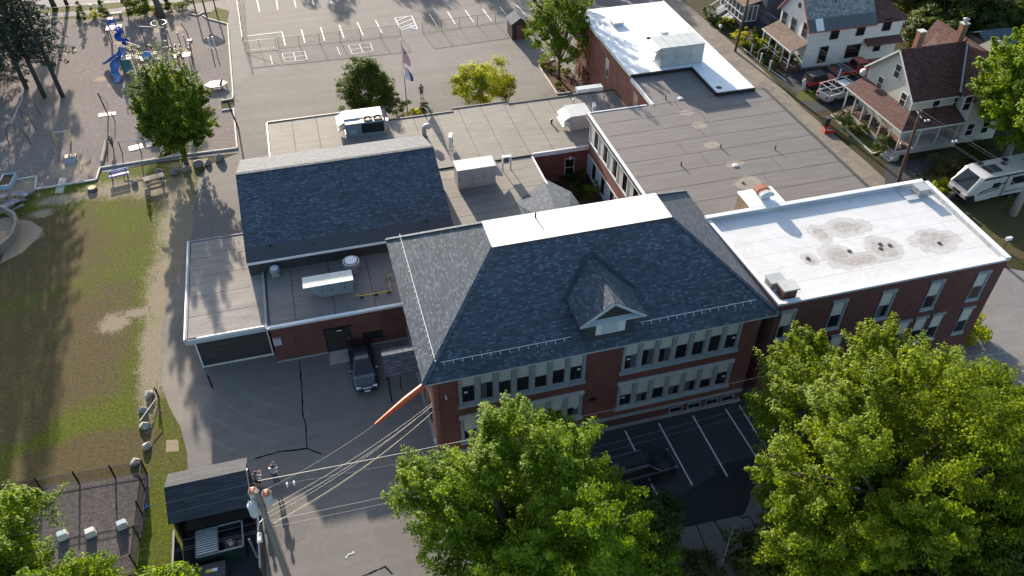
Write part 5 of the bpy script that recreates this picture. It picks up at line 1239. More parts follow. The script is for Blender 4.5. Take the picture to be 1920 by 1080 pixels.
# trees by the flagpole and gym
q = P(705, 222, 0); tree('round_tree', 'dark green pointed round tree behind the tan roof beside the flagpole', (q.x-.6, q.y+.2, 0), 2.7, 6.0, .7, 260, 130, .17, L_mid, 72, 'egg', cr=.6, trunk_r=.16)
q = P(743, 221, 0); bush('round_shrub', 'clipped dark shrub right beside the dark round tree', 0, 0, 1.25, 2.6, 73, L_dark, .15, 26, 90, 'round', base=(q.x+.1, q.y+.3, 0))
q = P(902, 205, 0); tree('ornamental_tree', 'bright yellow-green ornamental tree behind the tan roof', (q.x, q.y, 0), 3.1, 3.9, 1.3, 100, 170, .17, L_yel, 74, 'round', cr=.75, trunk_r=.09)
q = P(948, 196, 0); tree('ornamental_tree', 'darker small tree touching the yellow-green tree on its right', (q.x, q.y, 0), 1.0, 2.6, .8, 20, 120, .17, L_mid, 75, cr=.5, trunk_r=.06)
q = P(1047, 148, 0); tree('tall_tree', 'tall airy green tree in front of the gym wall', (q.x, q.y, 0), 3.9, 9.8, 2.3, 260, 110, .21, L_midb, 76, 'round', cr=.7, spray=1.2, trunk_r=.17, fill=.3, limbs=24)
q = P(1095, 168, 0); bush('purple_shrub', 'dark purplish shrub against the gym wall under the tall tree', 0, 0, 1.9, 2.3, 77, L_red, .15, 34, 50, base=(q.x, q.y, 0))
for i, (u, v, R, H, l) in enumerate(((1018, 124, .7, .8, 'yellow-green plant at the tip of the mulch bed'), (1036, 133, .6, .6, 'low green plant in the mulch bed left of the trunk'), (1060, 140, .7, .8, 'leafy green plant in the mulch bed behind the trunk'), (1045, 163, .5, .5, 'small plant at the near end of the mulch bed'))):
    bush('bed_plant', l, u, v, R, H, 80+i, L_yel if i == 0 else L_mid, .16, 12, 30, group='plants in the mulch bed by the gym')
for i, (u, v, R, H, l) in enumerate(((776, 214, .8, .5, 'low yellow-green hosta clump in the flagpole bed'), (793, 206, .55, .8, 'small round green shrub at the right end of the flagpole bed'))):
    bush('bed_plant', l, u, v, R, H, 90+i, L_yel if i == 0 else L_mid, .14, 12, 40)
# courtyard shrubs
for i, (u, v, R, H, m, l) in enumerate(((1112, 372, .95, 1.8, L_maple, 'brightest shrub in the courtyard corner'), (1085, 352, 1.0, 1.6, L_dark, 'dark shrub in the middle of the courtyard'), (1050, 340, .9, 1.5, L_dark, 'dark shrub under the courtyard window'), (1075, 370, .9, 1.2, L_olive, 'low brownish shrub in the courtyard'))):
    bush('courtyard_shrub', l, u, v, R, H, 100+i, m, .15, 18, 60)

# spruces at the upper left
def spruce(label, base, h, R, seed, lean=(0, 0), clear=.28, group='blue-grey spruces at the upper left'):
    rng = np.random.default_rng(seed); t = thing('spruce_tree', label, 'spruce', base, group=group); b = MB()
    b.tube([(0, 0, -.1), (lean[0]*.4, lean[1]*.4, h*.4), (lean[0], lean[1], h)], [.27, .2, .03], 9); b.build('trunk', M_barkd, t, True)
    Cs = []; Ns = []; br = MB(); nb = int(h*9)
    for k in range(nb):
        z = h*(clear+(1-clear)*(k/nb)**.95); f = 1-(z/h-clear)/(1-clear); L = R*(f**.75)*rng.uniform(.65, 1.1)+.3; an = k*2.39996+rng.uniform(-.3, .3)
        d = np.array([math.cos(an), math.sin(an), 0]); s0 = np.array([lean[0]*z/h, lean[1]*z/h, z]); n = int(24*L)+8
        u_ = rng.uniform(.12, 1, n)**.8; droop = -.28*L*u_**1.6+.08*L*u_
        side = np.array([-d[1], d[0], 0]); wdt = .34*L*(1-u_)+.18
        p = s0+d*(u_*L)[:, None]+side*(rng.uniform(-1, 1, n)*wdt)[:, None]; p[:, 2] += droop-rng.uniform(0, .28, n)
        Cs.append(p); Ns.append(np.tile([d[0]*.3, d[1]*.3, .8], (n, 1))+rng.normal(size=(n, 3))*.6)
        if k % 3 == 0: br.tube([s0, s0+d*L*.5, s0+d*L*.95+np.array([0, 0, -.2*L])], [.04, .025, .01], 4, False)
    put('crown', leafmesh('crown', np.concatenate(Cs), np.concatenate(Ns), .30, rng, L_spruce, .38), t); br.build('branches', M_barkd, t)
    return t
spruce('spruce with the rightmost bare trunk, nearest the blue slides', P(118, 182, 0), 17.5, 3.3, 1, (-.8, .8), .30)
spruce('middle spruce of the upper left group, its trunk between the others', P(84, 183, 0), 16.5, 3.1, 2, (-.9, 1), .28)
spruce('left spruce of the upper left group, with the short dark trunk', P(50, 166, 0), 17.0, 3.4, 3, (-.6, 1), .27)
spruce('spruce cut by the left edge of the photo', P(-15, 175, 0), 16.0, 3.6, 4, (0, 0), .12)
spruce('spruce in the upper left corner behind the others', P(-8, 110, 0), 15.0, 3.6, 5, (0, 0), .1)
q = P(-30, 150, 0); tree('dark_tree', 'dark yellowish tree at the left edge beneath the spruces', (q.x, q.y, 0), 3.2, 6.5, 1.0, 60, 120, .3, L_dark, 110)
# arborvitae and shrubs behind the playground
for i, (u, v, h, R, l) in enumerate(((156, 38, 2.6, .75, 'left conical arborvitae behind the blue slide'), (197, 33, 2.5, .7, 'middle conical arborvitae behind the blue slide'), (276, 24, 2.3, .7, 'dark arborvitae beside the big leafy shrub'), (317, 20, 1.8, .6, 'right conical arborvitae beyond the bare grey trunk'))):
    tree('arborvitae', l, P(u, v, 0), R, h, .1, 34, 70, .13, L_dark, 120+i, 'cone', cr=.26, group='conical arborvitae along the street fence', limbs=4, trunk_r=.05)
bush('leafy_shrub', 'large sunlit leafy shrub behind the playground', 264, 31, 1.6, 3.6, 130, L_mid, .18, 46, 90, 'round')
for i, (u, v, R, H, l) in enumerate(((175, 34, .8, .8, 'low yellow-green shrub between the two left arborvitae'), (305, 22, .9, 1.0, 'low shrub at the foot of the bare grey trunk'), (335, 18, 1.1, .9, 'low shrub right of the conical arborvitae'), (350, 14, .9, 1.1, 'round shrub next to the timber pergola'), (292, 23, .6, .8, 'yellowish shrub beside the bare grey trunk'))):
    bush('low_shrub', l, u, v, R, H, 140+i, L_yel if i in (0, 4) else L_mid, .15, 14, 40, group='low shrubs behind the playground')
q = P(303, 32, 0); tree('street_tree', 'tree with thick bare grey trunk behind the playground, crown above the frame', (q.x, q.y, 0), 3.2, 6.0, 6.5, 60, 120, .25, L_mid, 150, trunk_r=.42, bark=M_bark, lean=(-1.2, .6))
for i, (u, v, l) in enumerate(((104, 18, 'dark trunk street tree at the upper left, crown above the frame'), (127, 12, 'slimmer dark trunk street tree right of its neighbour at the upper left'))):
    q = P(u, v, 0); tree('street_tree', l, (q.x, q.y, 0), 3.0, 6, 6.5, 50, 110, .25, L_dark, 152+i, trunk_r=.3-.1*i, bark=M_barkd, lean=(-1.5, .5))
# trees behind the gym and beyond the yard (cast the dappled shade of the upper yard)
for i, (u, v, R, H, th, m, l) in enumerate(((1105, 4, 2.2, 3.0, .5, L_mid, 'green hedge tree behind the far edge of the white gym roof'), (1170, -6, 2.4, 3.4, .5, L_mid, 'bushy tree behind the far right of the white gym roof'))):
    q = P(u, v, 0); tree('hedge_tree', l, (q.x+2, q.y+5, 0), R, H, th, 50, 110, .22, m, 160+i)
for i, (x, y, R, H) in enumerate(((2, 150, 4, 9), (14, 152, 4.5, 10), (25, 150, 5, 11), (36, 146, 4.5, 10), (46, 140, 4.5, 10), (33, 132, 3.2, 8))):
    tree('yard_tree', ['first', 'second', 'third', 'fourth', 'fifth', 'smallest'][i]+' broad tree in the row shading the far yard', (x, y, 0), R, H, 3, 70, 60, .5, L_mid, 170+i, group='trees beyond the far yard', cr=R*.3)
# right side: big tree by the grey house and trees behind
q = P(1880, 330, 0)
tree('maple_tree', 'bright maple with several pale trunks beside the camper trailer', (q.x+1.2, q.y+1.5, 0), 5.2, 10.5, 3.2, 600, 110, .25, L_maple, 180, 'round', cr=.8, spray=1.15, trunk_r=.35, fill=.4, bark=M_barkl, lean=(.5, .5))
q = P(1898, 402, 0); t = tree('maple_tree', 'maple at the right edge with leaning pale trunk in front of the trailer', (q.x, q.y, 0), 3.6, 6.5, 6.0, 100, 170, .26, L_maple, 181, cr=1.0, trunk_r=.33, bark=M_barkl, lean=(3.2, 1.5))
bgt = [(1720, 95, 2.2, 3.6, L_dark), (1760, 60, 3.0, 5.5, L_dark), (1800, 45, 3.4, 6.5, L_dark), (1835, 20, 3.8, 7.5, L_mid), (1730, 20, 3.4, 7, L_dark), (1690, 20, 2.8, 6, L_mid), (1870, 70, 2.6, 4.0, L_dark), (1905, 70, 3.0, 4.5, L_mid), (1860, 15, 2.5, 5, L_dark),
       (1780, -10, 4.5, 9, L_dark), (1700, -25, 4.0, 8, L_mid), (1640, -30, 3.5, 7, L_dark), (1890, 55, 2.0, 3.0, L_mid), (1725, 65, 2.0, 3, L_mid), (1840, 75, 2.2, 3.0, L_dark), (1770, 95, 2.0, 3.2, L_dark)]
GL = ['dark tree squeezed between white house and brown roof', 'dark tree behind the apex of the brown roof', 'large dark tree behind the middle chimney', 'tall leafy tree left of the white corner building', 'dark tree behind the rear of the white house',
      'leafy tree touching the rear roof of the white house', 'dark low tree beside the blue-roofed shed', 'leafy tree in front of the white corner building', 'dark tree at the foot of the white corner building', 'tall dark tree cut by the top edge right of centre garden',
      'tall leafy tree cut by the top edge behind the stone slabs', 'tall dark tree cut by the top edge behind the slate roof', 'small leafy tree beneath the white corner building', 'small leafy tree behind the yellow-green shrub', 'small dark tree behind the shed roof', 'small dark tree directly behind the brown ridge']
for i, (u, v, R, H, m) in enumerate(bgt):
    q = P(u, v, 0); tree('garden_tree', GL[i], (q.x, q.y, 0), R, H, .6, int(30+R*16), 90, .3, m, 190+i, group='garden trees behind the houses', cr=R*.3)
bush('yellow_shrub', 'yellow-green shrub behind the white house gable end', 1728, 46, 1.6, 1.6, 220, L_yel, .2, 22, 60)
bush('yellow_shrub', 'pale green shrub beside the stone slabs behind the brown-roofed house', 1712, 78, 1.3, 1.4, 221, L_yel, .2, 20, 50)
# garden in front of the white house along the alley
rr = random.Random(8)
gp = [(1385, 75, 1.0, 1.7, L_yel), (1398, 84, 1.1, 1.5, L_yel), (1408, 92, .9, 1.5, L_mid), (1425, 95, .9, 1.6, L_yel), (1437, 88, 1.1, 2.2, L_mid), (1448, 108, 1.0, 2.2, L_dark), (1458, 122, .9, 1.7, L_dark), (1412, 78, .9, 1.6, L_dark), (1450, 92, .8, 1.4, L_mid), (1486, 124, .8, 1.4, L_mid), (1470, 112, .7, 1.8, L_mid),
      (1338, 42, .9, 1.0, L_dark), (1352, 52, .8, .9, L_mid), (1346, 44, .7, 1.0, L_dark), (1366, 50, .7, 1.3, L_yel), (1330, 30, .9, 1.2, L_dark), (1445, 62, 1.4, 1.5, L_mid), (1430, 75, .8, 1.4, L_olive), (1418, 108, .5, .8, L_olive), (1433, 120, .5, .8, L_olive)]
GP = ['yellow-green bush right of the dark pole foot', 'yellow-green bush below the small striped flag', 'green plant at the kerb below the flag', 'yellowish bush in the middle of the alley bed', 'tall green bush beside the porch corner', 'tall dark bush before the porch rail', 'dark bush nearest the porch steps end', 'dark bush just behind the flag',
      'green bush hugging the porch rail', 'green plant by the red pots', 'slim green plant among the pots', 'dark bush at the corner of the blue house', 'low plant at the foot of the blue house steps', 'low dark plant beside the blue house ramp', 'yellow-green bush at the blue porch corner', 'dark bush at the far end of the alley verge',
      'wide green bush between the two houses', 'brownish bush between flag and porch', 'dry brown plant at the far part of the kerb', 'dry brown plant at the near part of the kerb']
for i, (u, v, R, H, m) in enumerate(gp):
    bush('garden_shrub', GP[i], u, v, R, H, 230+i, m, .17, 16, 50, 'round', group='garden plants along the alley')
for i, (u, v, R, H, l) in enumerate(((1580, 235, .95, 1.5, 'clipped round shrub at the far end of the long porch'), (1612, 250, .75, 1.0, 'spiky light green shrub in the middle of the porch lawn'), (1653, 280, 1.05, 1.4, 'clipped round shrub at the near end of the porch lawn'))):
    bush('porch_shrub', l, u, v, R, H, 260+i, L_dark if i != 1 else L_mid, .12, 26, 90, 'round')
for i, (u, v, R, H, m, l) in enumerate(((1775, 322, 1.6, 1.6, L_olive, 'brownish shrub in front of the camper trailer'), (1762, 358, 1.0, .9, L_yel, 'yellowish weeds at the corner of the white roof'), (1830, 300, 1.6, 1.8, L_dark, 'dark shrub in the shade behind the camper trailer'), (1840, 235, 1.5, 2.2, L_dark, 'dark shrub at the south wall of the brown-roofed house'))):
    bush('yard_shrub', l, u, v, R, H, 270+i, m, .18)
q = P(1835, 620, 0); bush('golden_grass', 'golden ornamental grass at the corner of the white-roofed wing', 0, 0, 1.3, 1.6, 280, L_yel, .25, 22, 60, base=(46.6, 34.2, 0))

# ================================================================ houses along the alley
M_sidw = plain('white_clapboard', (0.66, 0.66, 0.64), .6, var=.06, scale=.8)
M_sidg = plain('pale_green_grey_siding', (0.45, 0.46, 0.40), .6, var=.06, scale=.8)
M_sidb = plain('dark_blue_siding', (0.045, 0.055, 0.085), .6, var=.08)
M_wood = plain('weathered_wood', (0.22, 0.17, 0.12), .8, var=.2, scale=3, fine=.2)
M_woodb = plain('brown_deck_wood', (0.11, 0.06, 0.045), .8, var=.2, scale=3, fine=.2)
M_redtrim = plain('dull_red_trim', (0.28, 0.09, 0.07), .6, var=.1)
M_chimb = brickmat('chimney_brick', (0.26, 0.12, 0.08), (0.18, 0.08, 0.055), (0.2, 0.15, 0.12))
def siding(name, col, row=.12):
    t = NT(name); uv = t.coord('UV'); b = t.n('TexBrick'); b.inputs['Color1'].default_value = (*col, 1); b.inputs['Color2'].default_value = (*sc(col, .93), 1); b.inputs['Mortar'].default_value = (*sc(col, .55), 1)
    b.inputs['Scale'].default_value = 1; b.inputs['Brick Width'].default_value = 3.6; b.inputs['Row Height'].default_value = row; b.inputs['Mortar Size'].default_value = .008; b.inputs['Mortar Smooth'].default_value = .6
    t.l(uv, b.inputs['Vector']); n = t.noise(t.pos(), .8, 4, .6)
    c = t.mix(.3, b.outputs['Color'], t.ramp(n, [(.3, (.85,)*3), (.7, (1.1,)*3)]), 'MULTIPLY'); t.bump(b.outputs['Fac'], -.4, .02)
    return t.fin(c, .6, 0, .3)
M_sidw = siding('white_clapboard_siding', (0.68, 0.68, 0.66)); M_sidg = siding('green_grey_siding', (0.50, 0.51, 0.45), .14); M_sidb = siding('blue_siding', (0.05, 0.06, 0.09))
def hwin(parent, x, y, z, w, h, rz, m=None, dark=True):
    """two-sash house window with casing; origin at its lower left corner as seen from outside"""
    m = m or M_white; f = MB(); c = .09
    f.box(-c, w+c, -.06, 0, -c, 0); f.box(-c, w+c, -.06, 0, h, h+c); f.box(-c, 0, -.06, 0, 0, h); f.box(w, w+c, -.06, 0, 0, h); f.box(0, w, -.05, 0, h/2-.03, h/2+.03)
    o = put('window', f.mesh('window', m), parent, Vector((x, y, z))-parent.location, (0, 0, rz))
    for z0, z1 in ((0, h/2-.03), (h/2+.03, h)): MB().box(0, w, -.035, -.005, z0, z1).build('pane', M_glass, o)
    return o
def gable_mesh(x0, x1, y0, y1, ze, zr, axis, m, parent, name='gable_wall', inset=.0):
    off = -parent.location
    if axis == 'x':   # ridge along x: gables on the x ends
        for x in (x0, x1): MB().hexa([(x-.08, y0, ze-.01), (x+.08, y0, ze-.01), (x+.08, y1, ze-.01), (x-.08, y1, ze-.01)], [(x-.08, (y0+y1)/2-.02, zr), (x+.08, (y0+y1)/2-.02, zr), (x+.08, (y0+y1)/2+.02, zr), (x-.08, (y0+y1)/2+.02, zr)]).build(name, m, parent).location = off
    else:
        for y in (y0, y1): MB().hexa([(x0, y-.08, ze-.01), (x1, y-.08, ze-.01), (x1, y+.08, ze-.01), (x0, y+.08, ze-.01)], [((x0+x1)/2-.02, y-.08, zr), ((x0+x1)/2+.02, y-.08, zr), ((x0+x1)/2+.02, y+.08, zr), ((x0+x1)/2-.02, y+.08, zr)]).build(name, m, parent).location = off
def W_(parent, nm, mb, m): o = mb.build(nm, m, parent); o.location = -parent.location; return o
# ---- white house
wh = thing('white_house', 'white clapboard house with grey-green shingled gable roof and dark windows', 'house', (57.5, 78, 0))
hx0, hx1, hy0, hy1, he, hr = 57.6, 66.2, 78.1, 84.6, 5.35, 9.2; ym = (hy0+hy1)/2
W_(wh, 'wall', MB().box(hx0, hx1, hy0, hy1, 0.3, he), M_sidw); W_(wh, 'foundation', MB().box(hx0+.03, 70.2, hy0+.03, hy1-.03, 0, .3), M_stone_d)
gable_mesh(hx0+.08, hx1-.08, hy0, hy1, he, hr-.1, 'x', M_sidw, wh)
sl = (hr-he)/(ym-hy0); 
def ry(y): return he+(y-hy0)*sl+.08
yb_ = hy0+.55
W_(wh, 'roof_slope', MB().slab([(hx0-.35, yb_, ry(yb_)), (hx1+.1, yb_, ry(yb_)), (hx1+.1, ym, ry(ym)), (hx0-.35, ym, ry(ym))], .1), M_slate)
W_(wh, 'roof_slope', MB().slab([(hx1+.1, hy1+.35, ry(hy0-.35)), (hx0-.35, hy1+.35, ry(hy0-.35)), (hx0-.35, ym, ry(ym)), (hx1+.1, ym, ry(ym))], .1), M_slate)
M_metroof = plain('dark_metal_roof_edge', (0.075, 0.085, 0.095), .5, .2, var=.15)
for k in range(9):
    x0 = hx0-.35+k*(hx1-hx0+.45)/9; x1 = hx0-.35+(k+1)*(hx1-hx0+.45)/9
    W_(wh, 'metal_edge_panel', MB().slab([(x0+.01, hy0-.38, ry(hy0-.38)), (x1-.01, hy0-.38, ry(hy0-.38)), (x1-.01, yb_+.02, ry(yb_)+.02), (x0+.01, yb_+.02, ry(yb_)+.02)], .06), M_metroof if k != 1 else M_white)
W_(wh, 'fascia', MB().box(hx0-.36, hx1+.1, hy0-.43, hy0-.38, ry(hy0-.38)-.16, ry(hy0-.38)-.02), M_redtrim)
for s_ in (0, 1):
    a = Vector((hx0-.38, (hy0-.38 if s_ == 0 else hy1+.38), ry(hy0-.38)-.07)); b = Vector((hx0-.38, ym, ry(ym)-.07)); W_(wh, 'bargeboard', MB().bar(a, b, .06, .2), M_redtrim)
q = P(1574, 5, 7.6); W_(wh, 'vent_pipe', MB().tube([(61.2, 79.7, ry(79.7)-.1), (61.2, 79.7, ry(79.7)+.6)], .07, 6), M_black)
W_(wh, 'rear_wing_wall', MB().box(hx1, 70.2, hy0+.02, hy1-.3, 0.3, 5.0), M_sidw)
rx = 70.55; zz = 5.05
A_ = [(hx1-.1, hy0-.35, zz), (rx, hy0-.35, zz), (rx, hy1, zz), (hx1-.1, hy1, zz)]; B_ = [(hx1-.1, ym, 6.9), (68.9, ym, 6.9)]
W_(wh, 'rear_roof', MB().slab([A_[0], A_[1], B_[1], B_[0]], .08), M_shingb); W_(wh, 'rear_roof', MB().slab([A_[1], A_[2], B_[1]], .08), M_shingb); W_(wh, 'rear_roof', MB().slab([A_[2], A_[3], B_[0], B_[1]], .08), M_shingb)
W_(wh, 'side_awning', MB().slab([(65.4, hy0-.85, 2.65), (70.3, hy0-.85, 2.65), (70.3, hy0, 3.1), (65.4, hy0, 3.1)], .1), M_shingb); W_(wh, 'awning_fascia', MB().box(65.4, 70.3, hy0-.9, hy0-.85, 2.45, 2.66), M_woodb)
M_dwin = M_redtrim
for (u, v, w_, h_) in ((1556, 73, .95, 1.45), (1605, 66, .95, 1.45), (1654, 57, .95, 1.45)):
    q = PY(u, v, hy0); hwin(wh, q.x, hy0-.01, q.z, w_, h_, 0, plain('dark_brown_trim', (0.05, 0.032, 0.03), .6))
q = PY(1532, 117, hy0); hwin(wh, q.x, hy0-.01, q.z, .95, 1.9, 0, plain('dark_brown_trim', (.05, .03, .03)))
q = PY(1583, 108, hy0); hwin(wh, q.x, hy0-.01, q.z, 1.75, 1.5, 0, plain('dark_brown_trim', (.05, .03, .03)))
q = PY(1637, 95, hy0); hwin(wh, q.x, hy0-.01, q.z, .75, .9, 0, plain('dark_brown_trim', (.05, .03, .03)))
for (u, v) in ((1468, 48), (1485, 60), (1507, 69)):
    q = PX(u, v, hx0); hwin(wh, hx0-.01, q.y+.45, q.z, .9, 1.6, R_(-90), plain('grey_shutter', (.18, .19, .2)))
q = PX(1500, 10, hx0); W_(wh, 'round_vent', MB().tube([(hx0-.05, q.y, q.z), (hx0+.02, q.y, q.z)], .32, 14), M_dark)
# porch of the white house
W_(wh, 'porch_roof', MB().slab([(55.5, hy1+.1, 2.75), (55.5, hy0-.3, 2.75), (hx0, hy0-.3, 3.55), (hx0, hy1+.1, 3.55)], .1), M_shingbl)
W_(wh, 'porch_fascia', MB().box(55.44, 55.5, hy0-.3, hy1+.1, 2.6, 2.74), M_white); W_(wh, 'porch_floor', MB().box(55.7, hx0, hy0, hy1, .0, .55), M_woodb)
for k in range(5): yy = hy0+.1+k*(hy1-hy0-.2)/4; W_(wh, 'porch_post', MB().box(55.68, 55.8, yy-.06, yy+.06, .55, 2.7), M_white)
for z in (.9, 1.35): W_(wh, 'porch_rail', MB().box(55.72, 55.77, hy0+.1, hy1-.1, z, z+.05), M_white)
# ---- brown-roofed house
bh = thing('brown_roofed_house', 'pale house with steep brown shingled roof, long front porch and three brick chimneys', 'house', (58.8, 60.5, 0))
x0, x1, y0, y1, e_, r_ = 58.8, 64.2, 60.5, 68.1, 5.25, 8.75; ym = 64.2
W_(bh, 'wall', MB().box(x0, x1, y0, y1, .4, e_), M_sidg); W_(bh, 'foundation', MB().box(x0+.02, 70.2, y0+.02, y1-.02, 0, .4), M_concw)
gable_mesh(x0+.08, 70, y0, y1, e_, r_-.12, 'x', M_sidg, bh)
sl = (r_-e_)/(ym-y0)
def rz_(y): return e_+(y-y0)*sl+.1 if y < ym else e_+(y1-y)*(r_-e_)/(y1-ym)+.1
W_(bh, 'roof_slope', MB().slab([(x0-.35, y0-.35, rz_(y0-.35)), (65.2, y0-.35, rz_(y0-.35)), (66.3, ym, r_+.1), (x0-.35, ym, r_+.1)], .1), M_shingb)
W_(bh, 'roof_slope', MB().slab([(66.3, y1+.35, rz_(y1+.35)), (x0-.35, y1+.35, rz_(y1+.35)), (x0-.35, ym, r_+.1), (66.3, ym, r_+.1)], .1), M_shingb)
for ya in (y0-.37, y1+.37): W_(bh, 'bargeboard', MB().bar((x0-.38, ya, rz_(ya)-.08), (x0-.38, ym, r_+.02), .06, .2), M_offwhite)
W_(bh, 'gutter', MB().box(x0-.3, 63.9, y0-.45, y0-.36, rz_(y0-.35)-.12, rz_(y0-.35)-.0), M_offwhite)
for (u, v, s__) in ((1680, 145, 1), (1647, 167, 1), (1690, 198, 1)):
    q = PX(u, v, x0); hwin(bh, x0-.01, q.y+.4, q.z, .8, 1.35, R_(-90))
for (u, v) in ((1742, 212), (1782, 204)):
    q = PY(u, v, y0); hwin(bh, q.x, y0-.01, q.z, .8, 1.45, 0)
# cross wing
cx0, cx1, cy0, cy1, cr = 64.1, 68.6, 58.4, 68.6, 9.15; cm = 66.3
W_(bh, 'wing_wall', MB().box(cx0+.15, cx1, cy0, cy1, .4, e_), M_sidg); gable_mesh(cx0+.15, cx1, cy0+.08, cy1-.08, e_, cr-.15, 'y', M_sidg, bh)
W_(bh, 'wing_roof', MB().slab([(cx0-.15, cy1+.3, e_), (cx0-.15, cy0-.3, e_), (cm, cy0-.3, cr), (cm, cy1+.3, cr)], .1), M_shingb)
W_(bh, 'wing_roof', MB().slab([(cx1+.3, cy0-.3, e_), (cx1+.3, cy1+.3, e_), (cm, cy1+.3, cr), (cm, cy0-.3, cr)], .1), M_shingb)
W_(bh, 'wing_roof', MB().slab([(cm-2.6, cy1+.4, 5.1), (cm-2.6, ym, 5.9), (cm, ym, cr+.02), (cm, cy1+.4, cr+.02)], .1), M_shingb)
W_(bh, 'valley_metal', MB().bar((64.05, y0-.3, e_+.12), (66.15, 63.7, r_+.1), .35, .05), M_galv)
W_(bh, 'back_wing', MB().box(cx1, 72, 60, 66, .3, 4.6), M_sidg); W_(bh, 'back_roof', MB().slab([(cx1-.5, 59.6, 4.7), (72.3, 59.6, 4.7), (72.3, 63, 6.8), (cx1-1.5, 63, 6.8)], .1), M_shingb); W_(bh, 'back_roof', MB().slab([(72.3, 66.4, 4.7), (cx1-.5, 66.4, 4.7), (cx1-1.5, 63, 6.8), (72.3, 63, 6.8)], .1), M_shingb)
q = PY(1802, 207, cy0); hwin(bh, q.x, cy0-.01, q.z, .8, 1.5, 0); q = PY(1792, 252, y0-.3); hwin(bh, 66.6, cy0-.01, 1.3, .8, 1.3, 0); hwin(bh, 64.7, cy0-.01, 1.3, .8, 1.3, 0)
for (x, y, z, l) in ((P(1731, 92, 9.0).x, 64.4, r_-.6, 1), (P(1812, 82, 9).x, 64.5, r_-.4, 1), (69.2, 62.9, 6.2, 1)):
    o = W_(bh, 'chimney', MB().box(x-.32, x+.32, y-.3, y+.3, z, z+2.3), M_chimb); MB().box(x-.38, x+.38, y-.36, y+.36, z+2.3, z+2.4).build('chimney_cap', M_stone2, o)
    if x > 62: MB().lathe([(.2, 2.4), (.2, 2.7), (.34, 2.75), (.34, 2.8), (.1, 2.9)], (x, y, z), 10).build('flue_cap', M_galv, o)
# porches
px0 = 56.7
W_(bh, 'porch_roof', MB().slab([(px0, y1+.3, 2.95), (px0, y0-2.1, 2.95), (x0, y0-.1, 3.85), (x0, y1+.3, 3.85)], .1), M_shingb)
W_(bh, 'porch_roof', MB().slab([(px0, y0-2.1, 2.95), (64.3, y0-2.1, 2.95), (64.1, y0, 3.85), (x0, y0, 3.85)], .1), M_shingb)
W_(bh, 'porch_fascia', MB().box(px0-.05, px0, y0-2.1, y1+.3, 2.78, 2.94), M_offwhite); W_(bh, 'porch_fascia', MB().box(px0, 64.3, y0-2.15, y0-2.1, 2.78, 2.94), M_offwhite)
W_(bh, 'porch_base', MB().box(px0+.1, x0, y0-1.95, y1, 0, .6), M_concw); W_(bh, 'porch_base', MB().box(x0, 64.2, y0-1.95, y0, 0, .6), M_concw)
for k in range(14):
    yy = y0-1.95+k*(y1-y0+1.95)/14; W_(bh, 'deck_board', MB().box(px0+.1, x0-.02, yy+.01, yy+(y1-y0+1.95)/14-.01, .6, .64), M_woodb)
for k in range(7): yy = y0-1.9+k*(y1-y0+1.8)/6; W_(bh, 'porch_post', MB().box(px0+.14, px0+.26, yy-.06, yy+.06, .6, 2.9), M_offwhite)
for k in range(1, 4): xx = px0+.2+k*2.3; W_(bh, 'porch_post', MB().box(xx-.06, xx+.06, y0-1.92, y0-1.8, .6, 2.9), M_offwhite)
W_(bh, 'porch_lattice', MB().box(px0+.18, px0+.22, y0, y1, 2.45, 2.5), M_offwhite)
for (yy, w_) in ((y1-.9, 1.3), (y0-1.9, 1.5)):
    for k in range(4): W_(bh, 'step', MB().box(px0+.1-.28*(k+1), px0+.1-.28*k, yy-w_+.6, yy+.6, 0, .6-.15*(k+1)+.14), M_wood if yy > 64 else M_conc)
# porch furniture
def chair(x, y, z, rz, m, label, group=None):
    t = thing('porch_chair', label, 'seat', (x, y, z), rz, group); MB().box(-.35, .35, -.35, .35, .3, .42).build('seat', m, t); MB().box(-.35, .35, .28, .38, .42, .95).build('backrest', m, t)
    for sx in (-.33, .33):
        MB().box(sx-.04, sx+.04, -.33, .33, .55, .62).build('arm', m, t)
        for sy in (-.3, .3): MB().box(sx-.03, sx+.03, sy-.03, sy+.03, 0, .3).build('leg', m, t)
    return t
M_cush = plain('dark_blue_cushion', (.05, .06, .09), .8); M_redc = plain('red_plastic', (.42, .03, .025), .45)
chair(57.7, 66.6, .64, R_(90), M_cush, 'dark cushioned seat at the far end of the long porch'); chair(57.7, 65.2, .64, R_(90), M_cush, 'dark cushioned seat next to its twin, nearer the middle of the long porch')
chair(57.7, 63.3, .64, R_(90), M_dark, 'charcoal seat in the middle of the long porch'); chair(57.6, 61.4, .64, R_(90), M_woodb, 'reddish-brown seat at the near end of the long porch')
